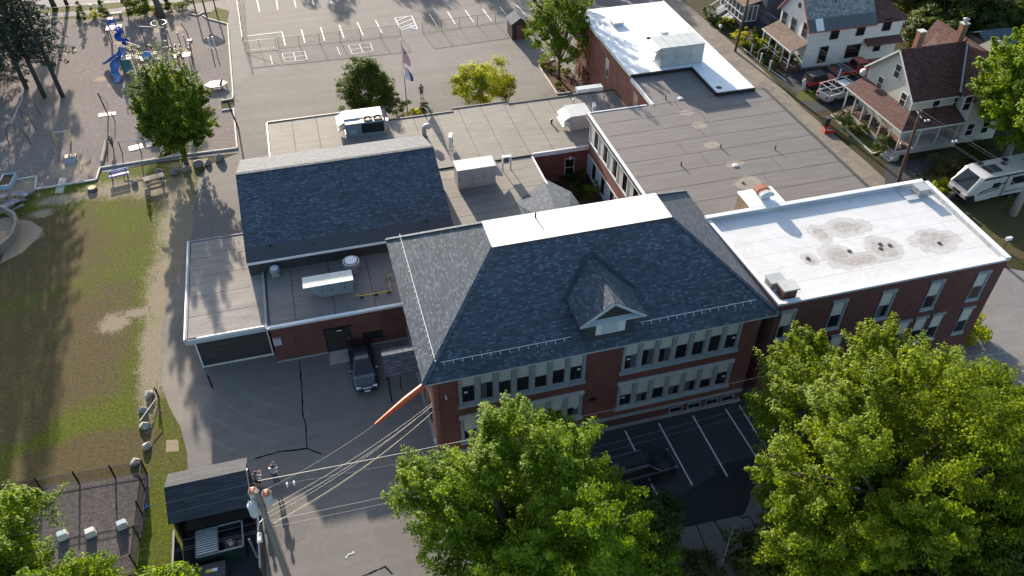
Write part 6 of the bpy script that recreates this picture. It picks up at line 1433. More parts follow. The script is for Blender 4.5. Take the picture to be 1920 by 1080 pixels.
# US flags
M_fred = plain('flag_red', (.45, .03, .05), .8); M_fwh = plain('flag_white', (.65, .65, .65), .8); M_fbl = plain('flag_blue', (.03, .045, .2), .8)
def usflag(label, top, L, W, pole_dir, drop, scale=1):
    """flag hanging from a short staff: 13 stripes and a blue canton, gently folded"""
    t = thing('flag', label, 'flag', top)
    a = Vector(pole_dir).normalized(); dn = Vector(drop).normalized()
    MB().tube([(0, 0, 0), -a*1.6], .02, 5).build('staff', M_offwhite, t)
    n = 13; side = a.cross(dn).normalized()
    for k in range(n):
        b = MB(); u0, u1 = k/n, (k+1)/n; L0 = W*.0
        for j in range(6):
            v0, v1 = j/6, (j+1)/6
            if k < 7 and j < 3 and True: pass
            def pt(u, v): return -a*(u*W)+dn*(v*L)+side*math.sin(v*5+u*3)*.08*L
            b.face([pt(u0, v0), pt(u1, v0), pt(u1, v1), pt(u0, v1)])
        b.build('stripe', M_fred if k % 2 == 0 else M_fwh, t)
    b = MB()
    for s_ in (-.01, .01):
        for j in range(3): v0, v1 = j/6*.9, (j+1)/6*.9; b.face([pt2+side*s_ for pt2 in (-a*0+dn*(v0*L)+side*math.sin(v0*5)*.08*L, -a*(7/13*W)+dn*(v0*L)+side*math.sin(v0*5+1.6)*.08*L, -a*(7/13*W)+dn*(v1*L)+side*math.sin(v1*5+1.6)*.08*L, dn*(v1*L)+side*math.sin(v1*5)*.08*L)])
    b.build('canton', M_fbl, t)
    return t
q = P(1406, 50, 3.2); usflag('striped flag on a short staff among the plants by the alley', (q.x, q.y, 2.9), 1.2, .9, (-.7, -.3, .7), (0, -.1, -1))
q = P(1690, 255, 2.6); usflag('striped flag hanging at the near corner of the long porch', (q.x-.2, q.y-.3, 2.7), 1.3, .9, (-.7, -.5, .5), (.1, 0, -1))
# ---- dark blue house at the top
bl = thing('blue_house', 'dark blue house with white glazed porch at the top edge of the photo', 'house', (58, 89, 0))
W_(bl, 'wall', MB().box(58.0, 66.5, 88.6, 97, 0, 5.4), M_sidb); W_(bl, 'roof_slope', MB().slab([(57.7, 88.2, 5.4), (66.9, 88.2, 5.4), (66.9, 92.8, 8.6), (57.7, 92.8, 8.6)], .1), M_shingb); W_(bl, 'roof_slope', MB().slab([(66.9, 97.4, 5.4), (57.7, 97.4, 5.4), (57.7, 92.8, 8.6), (66.9, 92.8, 8.6)], .1), M_shingb)
W_(bl, 'porch_base', MB().box(55.9, 58, 90.3, 96.5, 0, 1.1), M_sidb); W_(bl, 'porch_roof', MB().slab([(55.6, 96.8, 3.3), (55.6, 90.0, 3.3), (58, 90.0, 3.9), (58, 96.8, 3.9)], .1), M_shingbl)
for k in range(7): yy = 90.35+k*6.1/6; W_(bl, 'porch_post', MB().box(55.9, 56.0, yy-.05, yy+.05, 1.1, 3.25), M_white)
for z in (1.1, 2.0, 3.1): W_(bl, 'porch_rail', MB().box(55.88, 55.98, 90.3, 96.5, z, z+.1), M_white)
for z in (1.1, 3.1): W_(bl, 'porch_rail', MB().box(55.9, 58.0, 90.28, 90.38, z, z+.1), M_white)
for xx in (55.95, 56.6, 57.25, 57.9): W_(bl, 'porch_post', MB().box(xx-.05, xx+.05, 90.28, 90.38, 1.2, 3.1), M_white)
W_(bl, 'porch_glass', MB().box(56.02, 57.95, 90.4, 96.3, 1.2, 3.1), M_glass2)
for k in range(6): W_(bl, 'step', MB().box(55.9-.3*(k+1), 55.9-.3*k, 94.6, 96.2, 0, 1.1-.17*(k+1)+.1), M_stone)
for yy in (94.5, 96.3): W_(bl, 'stair_rail', MB().bar((55.9, yy, 2.0), (54.1, yy, 1.0), .06, .06), M_white); W_(bl, 'stair_post', MB().box(54.05, 54.15, yy-.05, yy+.05, 0, 1.0), M_white)
W_(bl, 'bulkhead_door', MB().slab([(54.7, 92.3, .2), (55.9, 92.3, .9), (55.9, 93.9, .9), (54.7, 93.9, .2)][::-1], .1), M_stone)
# ---- white building in the corner
wb = thing('white_corner_building', 'white building cut by the upper right corner of the photo', 'house', (93.8, 84.5, 0))
W_(wb, 'wall', MB().box(92.9, 104, 84.6, 95, 0, 6), M_sidw); W_(wb, 'roof', MB().box(92.6, 104.3, 84.3, 95.3, 6, 6.2), M_slate)
q = PX(1902, 22, 92.9); hwin(wb, 92.88, q.y+.3, q.z, .8, 1.3, R_(-90), M_dark)
# sheds behind
def shed(label, x, y, w_, d_, h_, m, rz=0):
    t = thing('garden_shed', label, 'shed', (x, y, 0), rz); MB().box(-w_/2, w_/2, -d_/2, d_/2, 0, h_).build('wall', M_wood, t)
    MB().slab([(-w_/2-.2, -d_/2-.2, h_), (w_/2+.2, -d_/2-.2, h_), (w_/2+.2, 0, h_+.9), (-w_/2-.2, 0, h_+.9)], .08).build('roof', m, t)
    MB().slab([(w_/2+.2, d_/2+.2, h_), (-w_/2-.2, d_/2+.2, h_), (-w_/2-.2, 0, h_+.9), (w_/2+.2, 0, h_+.9)], .08).build('roof', m, t)
q = P(1853, 88, 1); shed('shed with bluish grey roof behind the brown-roofed house', q.x, q.y, 4.2, 3.6, 2.3, M_shing)
q = P(1720, 50, 0); t = thing('stone_slabs', 'stack of grey stone slabs in the garden behind the brown-roofed house', 'stone pile', q); rr = random.Random(3)
for k in range(26): x = rr.uniform(-1.8, 1.8); y = rr.uniform(-1.6, 1.6)-x*.6; s_ = rr.uniform(.3, .6); MB().box(-s_, s_, -s_*.6, s_*.6, 0, .15).build('slab', M_concw if k % 2 else M_stone, t, loc=(x, y, rr.uniform(0, .3)), rot=(rr.uniform(-.2, .2), rr.uniform(-.2, .2), rr.uniform(0, 3)))
q = P(1690, 82, 0); t = thing('garden_table', 'round pale garden table beside the rear of the white house', 'table', q); MB().lathe([(.6, .7), (.62, .74)], (0, 0, 0), 16).build('table_top', M_concw, t); MB().cyl((0, 0, 0), .06, .7, 8).build('table_leg', M_stone, t)
q = P(1880, 92, 0); t = thing('tarp', 'pale blue tarp on the ground behind the third chimney', 'tarp', q); b = MB(); rr = random.Random(6)
g_ = [[Vector((-1.3+i*.52, -1.3+j*.52, rr.uniform(.05, .45))) for j in range(6)] for i in range(6)]
for i in range(5):
    for j in range(5): b.face([g_[i][j], g_[i+1][j], g_[i+1][j+1], g_[i][j+1]])
b.build('tarp_sheet', plain('pale_blue_tarp', (.35, .45, .55), .6), t)
# satellite dish on the near gable
q = PX(1625, 135, 58.6); t = thing('satellite_dish', 'small white satellite dish at the far corner of the brown-roofed house', 'satellite dish', (58.2, q.y, q.z)); 
MB().lathe([(.02, 0), (.28, .05), (.42, .14)], (0, 0, 0), 16).build('dish', M_white, t, True, rot=(R_(50), R_(-40), 0)); MB().tube([(0, 0, 0), (.5, 0, -.2)], .03, 6).build('dish_arm', M_galv, t)

# ================================================================ vehicles
M_tyre = plain('tyre_rubber', (.015, .015, .015), .85); M_rim = plain('wheel_rim', (.35, .36, .38), .3, .8, var=.05); M_lens = plain('headlamp_lens', (.6, .62, .65), .15, .2, var=.03); M_tail = plain('tail_lamp', (.35, .01, .01), .2, var=.03)
def paint(name, col, rough=.18): t = NT(name); t.b.inputs['Coat Weight'].default_value = 1.0; t.b.inputs['Coat Roughness'].default_value = .06; n = t.noise(t.pos(), 1.5, 3, .6); return t.fin(t.mix(n, sc(col, .9), sc(col, 1.1)), rough+.1, .3)
M_pblack = paint('black_car_paint', (.018, .024, .034), .1); M_pwhite = paint('white_car_paint', (.6, .6, .6)); M_pred = paint('red_car_paint', (.42, .018, .015)); M_plastic = plain('black_plastic', (.02, .02, .022), .6)
def wheel(t, x, y, r, w_):
    o = MB().lathe([(r*.62, -w_/2), (r*.93, -w_/2), (r, -w_*.35), (r, w_*.35), (r*.93, w_/2), (r*.62, w_/2)], (0, 0, 0), 20).build('wheel', M_tyre, t, True, loc=(x, y, r), rot=(R_(90), 0, 0))
    s_ = 1 if y < 0 else -1
    MB().lathe([(r*.6, -w_*.3), (r*.62, w_*.42), (r*.5, w_*.3), (r*.12, w_*.36)], (0, 0, 0), 16).build('rim', M_rim, o, rot=(0 if s_ > 0 else R_(180), 0, 0))
def loft(t, name, st, m, smooth=True):
    """st: (x, z_low, z_mid, z_top, half width at mid, half width at top)"""
    b = MB(); n = 10
    for (x, zl_, zm_, zt_, wm, wt) in st:
        b.v += [(x, -wm*.82, zl_), (x, -wm*.98, zl_+(zm_-zl_)*.25), (x, -wm, zm_), (x, -(wm+wt)/2, zm_+(zt_-zm_)*.75), (x, -wt*.86, zt_), (x, wt*.86, zt_), (x, (wm+wt)/2, zm_+(zt_-zm_)*.75), (x, wm, zm_), (x, wm*.98, zl_+(zm_-zl_)*.25), (x, wm*.82, zl_)]
    for k in range(len(st)-1):
        for j in range(n): a = k*n+j; c = k*n+(j+1) % n; b.f.append((a, c, c+n, a+n)); b.mi.append(0)
    b.f.append(tuple(range(n))[::-1]); b.f.append(tuple((len(st)-1)*n+j for j in range(n))); b.mi += [0, 0]
    o = b.build(name, m, t, False)
    md = o.modifiers.new('round', 'BEVEL'); md.width = .04; md.segments = 2; md.limit_method = 'ANGLE'
    return o
def cabin(t, xb0, xb1, xt0, xt1, zb, zt, wb, wt, m, glass=True, sides=((.06, .46), (.52, .94))):
    B = [(xb0, -wb, zb), (xb1, -wb, zb), (xb1, wb, zb), (xb0, wb, zb)]; T = [(xt0, -wt, zt), (xt1, -wt, zt), (xt1, wt, zt), (xt0, wt, zt)]
    o = MB().hexa(B, T).build('cabin', m, t); md = o.modifiers.new('round', 'BEVEL'); md.width = .07; md.segments = 3
    B = [Vector(p) for p in B]; T = [Vector(p) for p in T]
    def quad(a, b, c, d, u0, u1, v0, v1, nm):
        f = lambda u, v: a.lerp(b, u).lerp(d.lerp(c, u), v); q = [f(u0, v0), f(u1, v0), f(u1, v1), f(u0, v1)]; n = (q[1]-q[0]).cross(q[2]-q[0]).normalized()
        MB().slab([p+n*.014 for p in q], .01).build(nm, M_glass, t)
    if glass:
        quad(B[1], B[2], T[2], T[1], .06, .94, .08, .92, 'windscreen'); quad(B[3], B[0], T[0], T[3], .08, .92, .15, .9, 'rear_window')
        for u0, u1 in sides:
            quad(B[0], B[1], T[1], T[0], u0, u1, .14, .88, 'side_window'); quad(B[2], B[3], T[3], T[2], 1-u1, 1-u0, .14, .88, 'side_window')
    return o
def lamps(t, xf, xr, y, zf, zr, w_=.34):
    for s_ in (-1, 1):
        MB().box(xf-.12, xf+.02, s_*y-w_/2, s_*y+w_/2, zf-.08, zf+.08).build('headlight', M_lens, t); MB().box(xr-.02, xr+.12, s_*y-w_/3, s_*y+w_/3, zr-.12, zr+.12).build('tail_light', M_tail, t)
# black sedan, nose towards the street
q = P(691, 736, 0.2); t = thing('parked_car', 'black hatchback parked nose out by the brick bay in the shaded court', 'car', (q.x-.05, q.y+2.35, 0), R_(-90))
loft(t, 'body', [(-2.3, .45, .75, .95, .72, .6), (-2.15, .22, .75, 1.02, .88, .78), (-1.3, .18, .75, 1.02, .92, .84), (.6, .18, .72, 1.0, .92, .86), (1.5, .18, .68, .93, .9, .80), (2.1, .22, .6, .80, .84, .68), (2.35, .35, .55, .66, .66, .5)], M_pblack)
cabin(t, -2.1, 1.25, -1.15, .05, .97, 1.44, .82, .56, M_pblack, sides=((.14, .5), (.53, .88)))
for x in (-1.4, 1.45):
    for y in (-.82, .82): wheel(t, x, y, .33, .22)
lamps(t, 2.26, -2.3, .58, .66, .85); MB().box(2.3, 2.37, -.3, .3, .56, .7).build('grille', M_rim, t); MB().box(2.36, 2.39, -.2, .2, .36, .48).build('number_plate', M_white, t)
for s_ in (-1, 1): MB().box(.75, .9, s_*.98-.1, s_*.98+.1, .98, 1.12).build('mirror', M_pblack, t)
# black SUV
q = P(1266, 872, .6); t = thing('parked_car', 'black SUV parked across the bays, half under the middle maple', 'car', (q.x-2.5, q.y+.3, 0), R_(2))
loft(t, 'body', [(-2.4, .5, .9, 1.1, .8, .72), (-2.25, .3, .9, 1.15, .95, .86), (.7, .28, .88, 1.12, .97, .9), (1.9, .28, .85, 1.05, .95, .86), (2.4, .34, .8, .95, .86, .74), (2.5, .5, .72, .82, .74, .6)], M_pblack)
cabin(t, -2.3, 1.2, -2.0, .45, 1.1, 1.75, .86, .70, M_pblack, sides=((.05, .32), (.36, .62), (.66, .92)))
for x in (-1.5, 1.6):
    for y in (-.86, .86): wheel(t, x, y, .38, .25)
lamps(t, 2.42, -2.4, .66, .84, .95, .3); MB().box(2.46, 2.53, -.4, .4, .6, .8).build('grille', M_rim, t)
for s_ in (-1, 1): MB().box(.85, 1.0, s_*1.05-.1, s_*1.05+.1, 1.1, 1.26).build('mirror', M_pblack, t); MB().bar((-1.9, s_*.62, 1.79), (.3, s_*.62, 1.79), .04, .04).build('roof_rail', M_rim, t)
# pickups
def pickup(label, loc, rz, m, L=5.6, tonneau=False, rack=False):
    t = thing('pickup_truck', label, 'pickup truck', loc, rz); h = L/2
    loft(t, 'body', [(-h, .45, .8, 1.02, .92, .9), (-h+.1, .38, .8, 1.06, .96, .94), (-.55, .38, .8, 1.06, .96, .94)], m); loft(t, 'front_body', [(-.5, .38, .8, 1.12, .96, .9), (1.3, .38, .8, 1.12, .97, .9), (h-.25, .42, .8, 1.08, .95, .84), (h, .5, .75, .95, .84, .74)], m)
    cabin(t, -.6, 1.5, -.45, .85, 1.1, 1.82, .88, .70, m, sides=((.06, .42), (.48, .9)))
    if tonneau: MB().box(-h+.08, -.65, -.86, .86, 1.055, 1.10).build('bed_cover', M_dark, t)
    else:
        MB().box(-h+.15, -.7, -.78, .78, 1.06, 1.075).build('bed_floor', M_plastic, t)
        for s_ in (-1, 1): MB().box(-h+.05, -.6, s_*.88-.08, s_*.88+.08, 1.04, 1.20).build('bed_side', m, t)
        MB().box(-h, -h+.12, -.9, .9, 1.0, 1.20).build('tailgate', m, t)
    if rack:
        for s_ in (-1, 1):
            for x in (-h+.15, -.75): MB().box(x-.03, x+.03, s_*.88-.03, s_*.88+.03, 1.2, 1.95).build('rack_post', M_offwhite, t)
            MB().bar((-h, s_*.88, 1.97), (h-1.2, s_*.88, 1.97), .06, .06).build('rack_rail', M_offwhite, t)
        for x in (-h+.15, -1.7, -.75, .9): MB().bar((x, -.88, 1.97), (x, .88, 1.97), .06, .06).build('rack_crossbar', M_offwhite, t)
        MB().bar((-.6, .5, 1.9), (.1, .9, 3.1), .22, .05).build('leaning_ladder', M_galv, t)
    for x in (-h+1.15, h-1.0):
        for y in (-.84, .84): wheel(t, x, y, .40, .27)
    lamps(t, h-.03, -h-.06, .68, .86, .85, .34); MB().box(-h-.14, -h-.02, -.85, .85, .45, .62).build('bumper', M_rim, t); MB().box(h-.02, h+.08, -.8, .8, .45, .65).build('bumper', M_plastic, t)
    return t
q1 = P(1556, 196, .3); pickup('white pickup with ladder rack parked beside the long porch', (q1.x+2.3, 71.0, 0), R_(11), M_pwhite, 5.5, False, True)
q1 = P(1648, 120, 1.2); pickup('red pickup with black bed cover along the white house', (63.4, 75.6, 0), R_(3), M_pred, 5.7, True)
t = thing('open_top_car', 'red off-road car with black soft top nearest the alley by the white house', 'car', (57.7, 74.1, 0), R_(5))
loft(t, 'body', [(-1.9, .5, .8, 1.0, .8, .78), (.4, .45, .8, 1.05, .82, .78), (.5, .5, .85, 1.05, .66, .6), (1.75, .55, .85, 1.0, .58, .52), (1.85, .6, .8, .9, .55, .5)], M_pred)
cabin(t, -1.9, .55, -1.75, .2, 1.03, 1.75, .76, .66, M_dark, sides=((.08, .45), (.52, .9)))
for s_ in (-1, 1): MB().box(.65, 1.8, s_*.72-.16, s_*.72+.16, .82, .90).build('fender', M_pred, t); MB().box(-1.7, -.8, s_*.84-.1, s_*.84+.1, .8, .88).build('fender', M_pred, t)
for x in (-1.25, 1.25):
    for y in (-.74, .74): wheel(t, x, y, .40, .26)
lamps(t, 1.88, -1.92, .4, .82, .8, .2); MB().box(1.9, 2.0, -.75, .75, .5, .62).build('bumper', M_plastic, t)
# camper trailer
a = P(1800, 380, .4); t = thing('camper_trailer', 'white camper trailer with black swooping graphics and sloped dark front window', 'camper trailer', (57.9, 48.9, 0), R_(2))
cam_b = MB(); pf = [(.0, .55), (-.35, 1.0), (-.25, 1.7), (.9, 3.05), (1.4, 3.2), (9.0, 3.2), (9.1, .55)]
n = len(pf); cam_b.v += [(x, 0, z) for x, z in pf]+[(x, 2.45, z) for x, z in pf]; cam_b.f += [tuple(range(n))[::-1], tuple(range(n, 2*n))]+[(i, i+n, (i+1) % n+n, (i+1) % n)[::-1] for i in range(n)]; cam_b.mi += [0]*(n+2)
o = cam_b.build('body', M_pwhite, t); md = o.modifiers.new('round', 'BEVEL'); md.width = .06; md.segments = 2
MB().slab([(-.24, .25, 1.78), (-.24, 2.2, 1.78), (.82, 2.0, 2.98), (.82, .45, 2.98)][::-1], .03).build('front_window', M_glass, t).location = (-.05, 0, .04)
MB().bar((-.32, .12, 1.74), (.86, .30, 3.04), .16, .1).build('front_window_trim', M_offwhite, t); MB().bar((-.32, 2.33, 1.74), (.86, 2.15, 3.04), .16, .1).build('front_window_trim', M_offwhite, t)
MB().hexa([(-.12, -.02, .5), (.9, -.02, .5), (.9, 2.47, .5), (-.12, 2.47, .5)], [(-.42, -.02, 1.35), (.5, -.02, 1.35), (.5, 2.47, 1.35), (-.42, 2.47, 1.35)]).build('front_cap', M_pblack, t)
for y0_ in (.1, 1.75): MB().box(-.46, -.36, y0_, y0_+.6, 1.05, 1.4).build('cap_panel', M_pwhite, t)
MB().box(.9, 2.6, -.03, -.005, .55, 1.15).build('storage_panel', M_pwhite, t); MB().bar((1.0, -.03, 1.5), (3.8, -.03, 2.2), .03, .1).build('stripe', M_black, t); MB().bar((.9, -.03, 1.25), (3.2, -.03, 1.65), .03, .07).build('stripe', M_black, t)
MB().box(3.7, 3.8, -.03, -.004, .6, 3.0).build('stripe', M_black, t); MB().box(.95, 9.0, -.03, -.004, 2.85, 3.02).build('stripe', M_black, t); MB().bar((3.9, -.03, 1.0), (8.9, -.03, 1.1), .03, .06).build('stripe', M_black, t)
for (xa_, xb2, z0_, z1_) in ((2.3, 3.1, 1.75, 2.3), (4.4, 6.0, 1.75, 2.6), (6.6, 8.2, 1.75, 2.6)): MB().box(xa_, xb2, -.04, -.01, z0_, z1_).build('side_window', M_glass, t)
MB().box(1.8, 3.3, .5, 1.6, 3.2, 3.27).build('solar_panel', M_dark, t)
for (x, y) in ((1.9, 1.9), (4.0, 1.2), (4.6, 1.7), (6.5, 1.0)): MB().box(x, x+.45, y, y+.45, 3.2, 3.34).build('roof_vent', M_black, t)
for x in (5.2, 6.1):
    for y in (.15, 2.3): wheel(t, x, y, .36, .24)
for y in (.5, 1.95): MB().bar((.2, y, .6), (-1.3, 1.22, .55), .08, .1).build('hitch_frame', M_black, t)
MB().box(-1.1, -.6, 1.0, 1.45, .6, 1.1).build('gas_bottle_cover', M_dark, t)
# small silver sign by the white roof, bins on the alley
q = P(1762, 460+0, 0)
q = P(1881, 468, 0); t = thing('mailbox', 'white mailbox on a brown post east of the white-roofed wing', 'mailbox', q); MB().box(-.05, .05, -.05, .05, 0, 1.1).build('post', M_woodb, t); MB().box(-.28, .28, -.12, .12, 1.1, 1.38).build('box', M_white, t)
q = P(1547, 236, 0); t = thing('wheelie_bin', 'black bin standing behind a red crate on the alley', 'bin', q); MB().hexa([(-.25, -.25, .05), (.25, -.25, .05), (.25, .25, .05), (-.25, .25, .05)], [(-.32, -.32, 1.0), (.32, -.32, 1.0), (.32, .32, 1.0), (-.32, .32, 1.0)]).build('bin_body', M_dark, t); MB().box(-.35, .35, -.36, .36, 1.0, 1.07).build('lid', M_dark, t)
for x in (-.2, .2): MB().tube([(x-.03, .3, .1), (x+.03, .3, .1)], .1, 10).build('bin_wheel', M_black, t)
q = P(1553, 248, 0); t = thing('recycling_crate', 'red crate with dark contents on the alley in front of the black bin', 'crate', q, R_(-20)); MB().box(-.5, .5, -.35, .35, 0, .04).build('crate_floor', M_redc, t)
for (a0, a1, b0, b1) in ((-.5, .5, -.35, -.31), (-.5, .5, .31, .35), (-.5, -.46, -.31, .31), (.46, .5, -.31, .31)): MB().box(a0, a1, b0, b1, .04, .42).build('crate_side', M_redc, t)
MB().box(-.44, .44, -.3, .3, .04, .36).build('contents', M_dark, t)
q = P(1508, 168, 0); t = thing('leaning_panel', 'white square panel standing on the grass by the pickup', 'panel', q, R_(30)); MB().box(-.4, .4, -.03, .03, .1, 1.2).build('panel_board', M_white, t, rot=(R_(-15), 0, 0))  # plain white panel tilted back on two feet, without a sign face
for x in (-.3, .3): MB().box(x-.03, x+.03, -.05, .05, 0, .3).build('panel_foot', M_wood, t)
q = P(1526, 163, 0); t = thing('dark_tub', 'dark round tub in the grass beside the white panel', 'tub', q); MB().lathe([(.3, 0), (.42, .5), (.38, .5), (.3, .1)], (0, 0, 0), 14).build('tub_body', M_dark, t)
# garden furniture / fence posts along the alley
for i, (u, v) in enumerate(((1408, 100), (1425, 118), (1442, 132))):
    q = P(u, v, 0); t = thing('garden_post', ['far', 'middle', 'near'][i]+' one of three grey posts along the alley flower bed', 'post', q, group='grey posts along the alley flower bed'); MB().box(-.08, .08, -.08, .08, 0, 1.2).build('post_shaft', M_stone2, t); MB().box(-.11, .11, -.11, .11, 1.2, 1.26).build('post_cap', M_stone2, t)
q = P(1428, 110, 0); t = thing('garden_arch', 'pale green curved metal rail among the garden plants', 'garden rail', q); MB().tube([(-.6, 0, 0), (-.6, 0, 1.1), (-.3, 0, 1.4), (.3, 0, 1.4), (.7, .2, 1.2)], .06, 6).build('rail_tube', plain('pale_green_paint', (.3, .42, .36), .5), t)
q = P(1350, 57, 0); t = thing('garden_globe', 'white glass globe in the shrubs near the blue house', 'ornament', q); MB().lathe([(.05, .3), (.2, .4), (.26, .55), (.2, .7), (.05, .8)], (0, 0, 0), 12).build('globe', M_white, t, True); MB().cyl((0, 0, 0), .05, .32, 8).build('stand', M_stone, t)
q = P(1497, 124, 0); t = thing('potted_plants', 'cluster of red and pink potted plants at the porch corner', 'plant pots', q); 
for k, (x, y, m) in enumerate(((0, 0, M_redc), (.5, -.3, M_sidb), (-.4, .2, M_stone), (.1, .6, M_redc))): o = MB().lathe([(.16, 0), (.24, .42), (.2, .42)], (x, y, 0), 12).build('pot', m, t)
linething('garden_edging', 'pale low kerb along the alley flower bed', 'kerb', [((1395, 92), (1440, 128)), ((1440, 128), (1475, 152))], .15, M_concw, .03)
lk = thing('lawn_kerb', 'pale curb round the narrow porch lawn', 'kerb', P(1600, 262))
for a, b in (((1558, 216), (1575, 232)), ((1575, 232), (1612, 268)), ((1612, 268), (1636, 289)), ((1636, 289), (1652, 284))):
    MB().bar(P(*a)-lk.location+Vector((0, 0, .06)), P(*b)-lk.location+Vector((0, 0, .06)), .14, .14).build('kerb_stone', M_concw, lk)
ke = thing('alley_kerb', 'raised concrete strip along the foot of the classroom wing, beside the alley', 'kerb', (50, 50, 0))
for k in range(14): W_(ke, 'kerb_slab', MB().box(43.2, 44.3, 44+k*1.5+.02, 45.5+k*1.5-.02, 0, .12+.004*(k % 3)), M_conc)

# ================================================================ playground and lawn furniture
M_blue = plain('blue_slide_plastic', (.02, .10, .42), .35, var=.12); M_blue2 = plain('faded_blue_plastic', (.09, .20, .45), .4, var=.15); M_teal = plain('teal_plastic', (.02, .16, .22), .45)
M_yel = plain('pale_yellow_tube', (.42, .38, .10), .5, var=.12); M_tan = plain('tan_platform', (.38, .34, .29), .6, var=.12); M_postd = plain('dark_brown_post', (.035, .025, .022), .5)
M_rock = plain('boulder_rock', (.20, .19, .18), .9, var=.45, scale=2.5, fine=.5); M_rockl = plain('pale_boulder_rock', (.36, .34, .31), .9, var=.35, scale=3, fine=.45); M_timber = plain('weathered_timber', (.23, .20, .165), .85, var=.2, scale=3, fine=.25); M_bluegrey = plain('blue_grey_table_top', (.10, .12, .17), .6, var=.15, scale=4)
# kerb round the playground: separate timbers
kb = thing('playground_kerb', 'pale timber kerb framing the wood chip playground', 'kerb', P(437, 186))
def kerb(pts, step=2.4, w_=.16, h=.16, m=None, par=None):
    par = par or kb
    for a, b in zip(pts[:-1], pts[1:]):
        a = P(*a); b = P(*b); L = (b-a).length; n = max(1, round(L/step)); d = (b-a).normalized()
        for k in range(n):
            p, q = a.lerp(b, k/n)+d*.01, a.lerp(b, (k+1)/n)-d*.01; MB().bar(p-par.location+Vector((0, 0, h/2)), q-par.location+Vector((0, 0, h/2)), w_, h).build('kerb_timber', m or M_concw, par)
kerb([(380, 30), (390, 36), (427, 46), (438, 186), (415, 190)]); kerb([(416, 208), (438, 205), (445, 279), (340, 292), (188, 316), (181, 338), (66, 356), (70, 332), (0, 343)])
kerb([(355, 18), (354, 26), (369, 30), (382, 24)])
def slide(t, pts, w_, m, name='slide_chute'):
    """curved chute: a trough swept along pts"""
    pts = [Vector(p) for p in pts]; b = MB(); prof = [(-w_/2, .24), (-w_/2+.04, .05), (-w_*.25, 0), (w_*.25, 0), (w_/2-.04, .05), (w_/2, .24)]; n = len(prof)
    for k, p in enumerate(pts):
        d = pts[min(k+1, len(pts)-1)]-pts[max(0, k-1)]; x = Vector((d.y, -d.x, 0)).normalized()
        for (a, z) in prof: b.v.append(tuple(p+x*a+Vector((0, 0, z))))
        for (a, z) in prof[::-1]: b.v.append(tuple(p+x*(a*1.06)+Vector((0, 0, z-.05))))
    N = 2*n
    for k in range(len(pts)-1):
        for j in range(N): a = k*N+j; c = k*N+(j+1) % N; b.f.append((a, c, c+N, a+N)); b.mi.append(0)
    b.f.append(tuple(range(N))[::-1]); b.f.append(tuple((len(pts)-1)*N+j for j in range(N))); b.mi += [0, 0]
    return b.build(name, m, t)
def curve(pts, n=5):
    out = []; P_ = [Vector(p) for p in pts]
    for i in range(len(P_)-1):
        p0, p1, p2, p3 = P_[max(i-1, 0)], P_[i], P_[i+1], P_[min(i+2, len(P_)-1)]
        for k in range(n): s_ = k/n; out.append(.5*((2*p1)+(p2-p0)*s_+(2*p0-5*p1+4*p2-p3)*s_**2+(3*p1-p0-3*p2+p3)*s_**3))
    return out+[P_[-1]]
# far slide: hooded, turning down
c = P(228, 82, 0); t = thing('spiral_slide', 'far blue slide with hooded top and pale deck, behind the main climbing set', 'slide', c)
def rel(u, v, z): return P(u, v, z)-c
pts = curve([rel(217, 52, 2.0), rel(224, 58, 1.75), rel(228, 62, 1.45), rel(222, 67, 1.2), rel(224, 75, .85), rel(236, 78, .5), rel(234, 84, .25)], 5); slide(t, pts, .8, M_blue)
d0 = rel(213, 53, 1.9); MB().box(d0.x-.9, d0.x+.9, d0.y-.4, d0.y+.9, 1.8, 1.92).build('deck', M_tan, t)
for x in (-.8, .8):
    for y in (-.3, .8): MB().cyl((d0.x+x, d0.y+y, 0), .06, 1.85, 8).build('post', M_postd, t)
MB().tube(curve([(d0.x-.35, d0.y-.4, 1.9), (d0.x-.45, d0.y-.4, 2.8), (d0.x, d0.y-.4, 3.2), (d0.x+.45, d0.y-.4, 2.8), (d0.x+.35, d0.y-.4, 1.9)], 4), .09, 8).build('hood_hoop', M_blue, t)
MB().hexa([(d0.x-.42, d0.y-.45, 2.75), (d0.x+.42, d0.y-.45, 2.75), (d0.x+.42, d0.y+.3, 2.75), (d0.x-.42, d0.y+.3, 2.75)], [(d0.x-.25, d0.y-.45, 3.2), (d0.x+.25, d0.y-.45, 3.2), (d0.x+.25, d0.y+.3, 3.2), (d0.x-.25, d0.y+.3, 3.2)]).build('hood', M_blue, t)
# main climbing set
c = P(225, 140, 0); t = thing('climbing_set', 'large play structure with blue slides, tan decks, yellow barriers and a net', 'play structure', c)
slide(t, curve([rel(226, 97, 2.0), rel(228, 106, 1.7), rel(222, 112, 1.4), rel(214, 122, 1.0), rel(216, 132, .6), rel(206, 136, .4)], 5), .85, M_blue2); slide(t, curve([rel(221, 105, 1.8), rel(212, 108, 1.5), rel(205, 115, .9), rel(198, 119, .4)], 5), .75, M_blue)
slide(t, curve([rel(219, 118, 1.3), rel(218, 128, .9), rel(216, 136, .55), rel(221, 146, .3), rel(219, 154, .15)], 5), .75, M_blue2)
slide(t, curve([rel(221, 93, 2.3), rel(228, 96, 2.1), rel(227, 104, 1.9)], 4), .8, M_blue2, 'slide_hood')
def deck(u, v, z, sx, sy, m=M_tan):
    q = rel(u, v, z); MB().box(q.x-sx, q.x+sx, q.y-sy, q.y+sy, q.z-.1, q.z).build('deck', m, t)
    for x in (-sx, sx):
        for y in (-sy, sy): MB().cyl((q.x+x, q.y+y, 0), .055, z+1.1, 8).build('post', M_postd, t)
deck(238, 107, 1.8, .7, .6); deck(275, 108, 1.5, .7, .7); deck(345, 102, 1.0, .8, .6); deck(332, 104, 1.0, .5, .5)
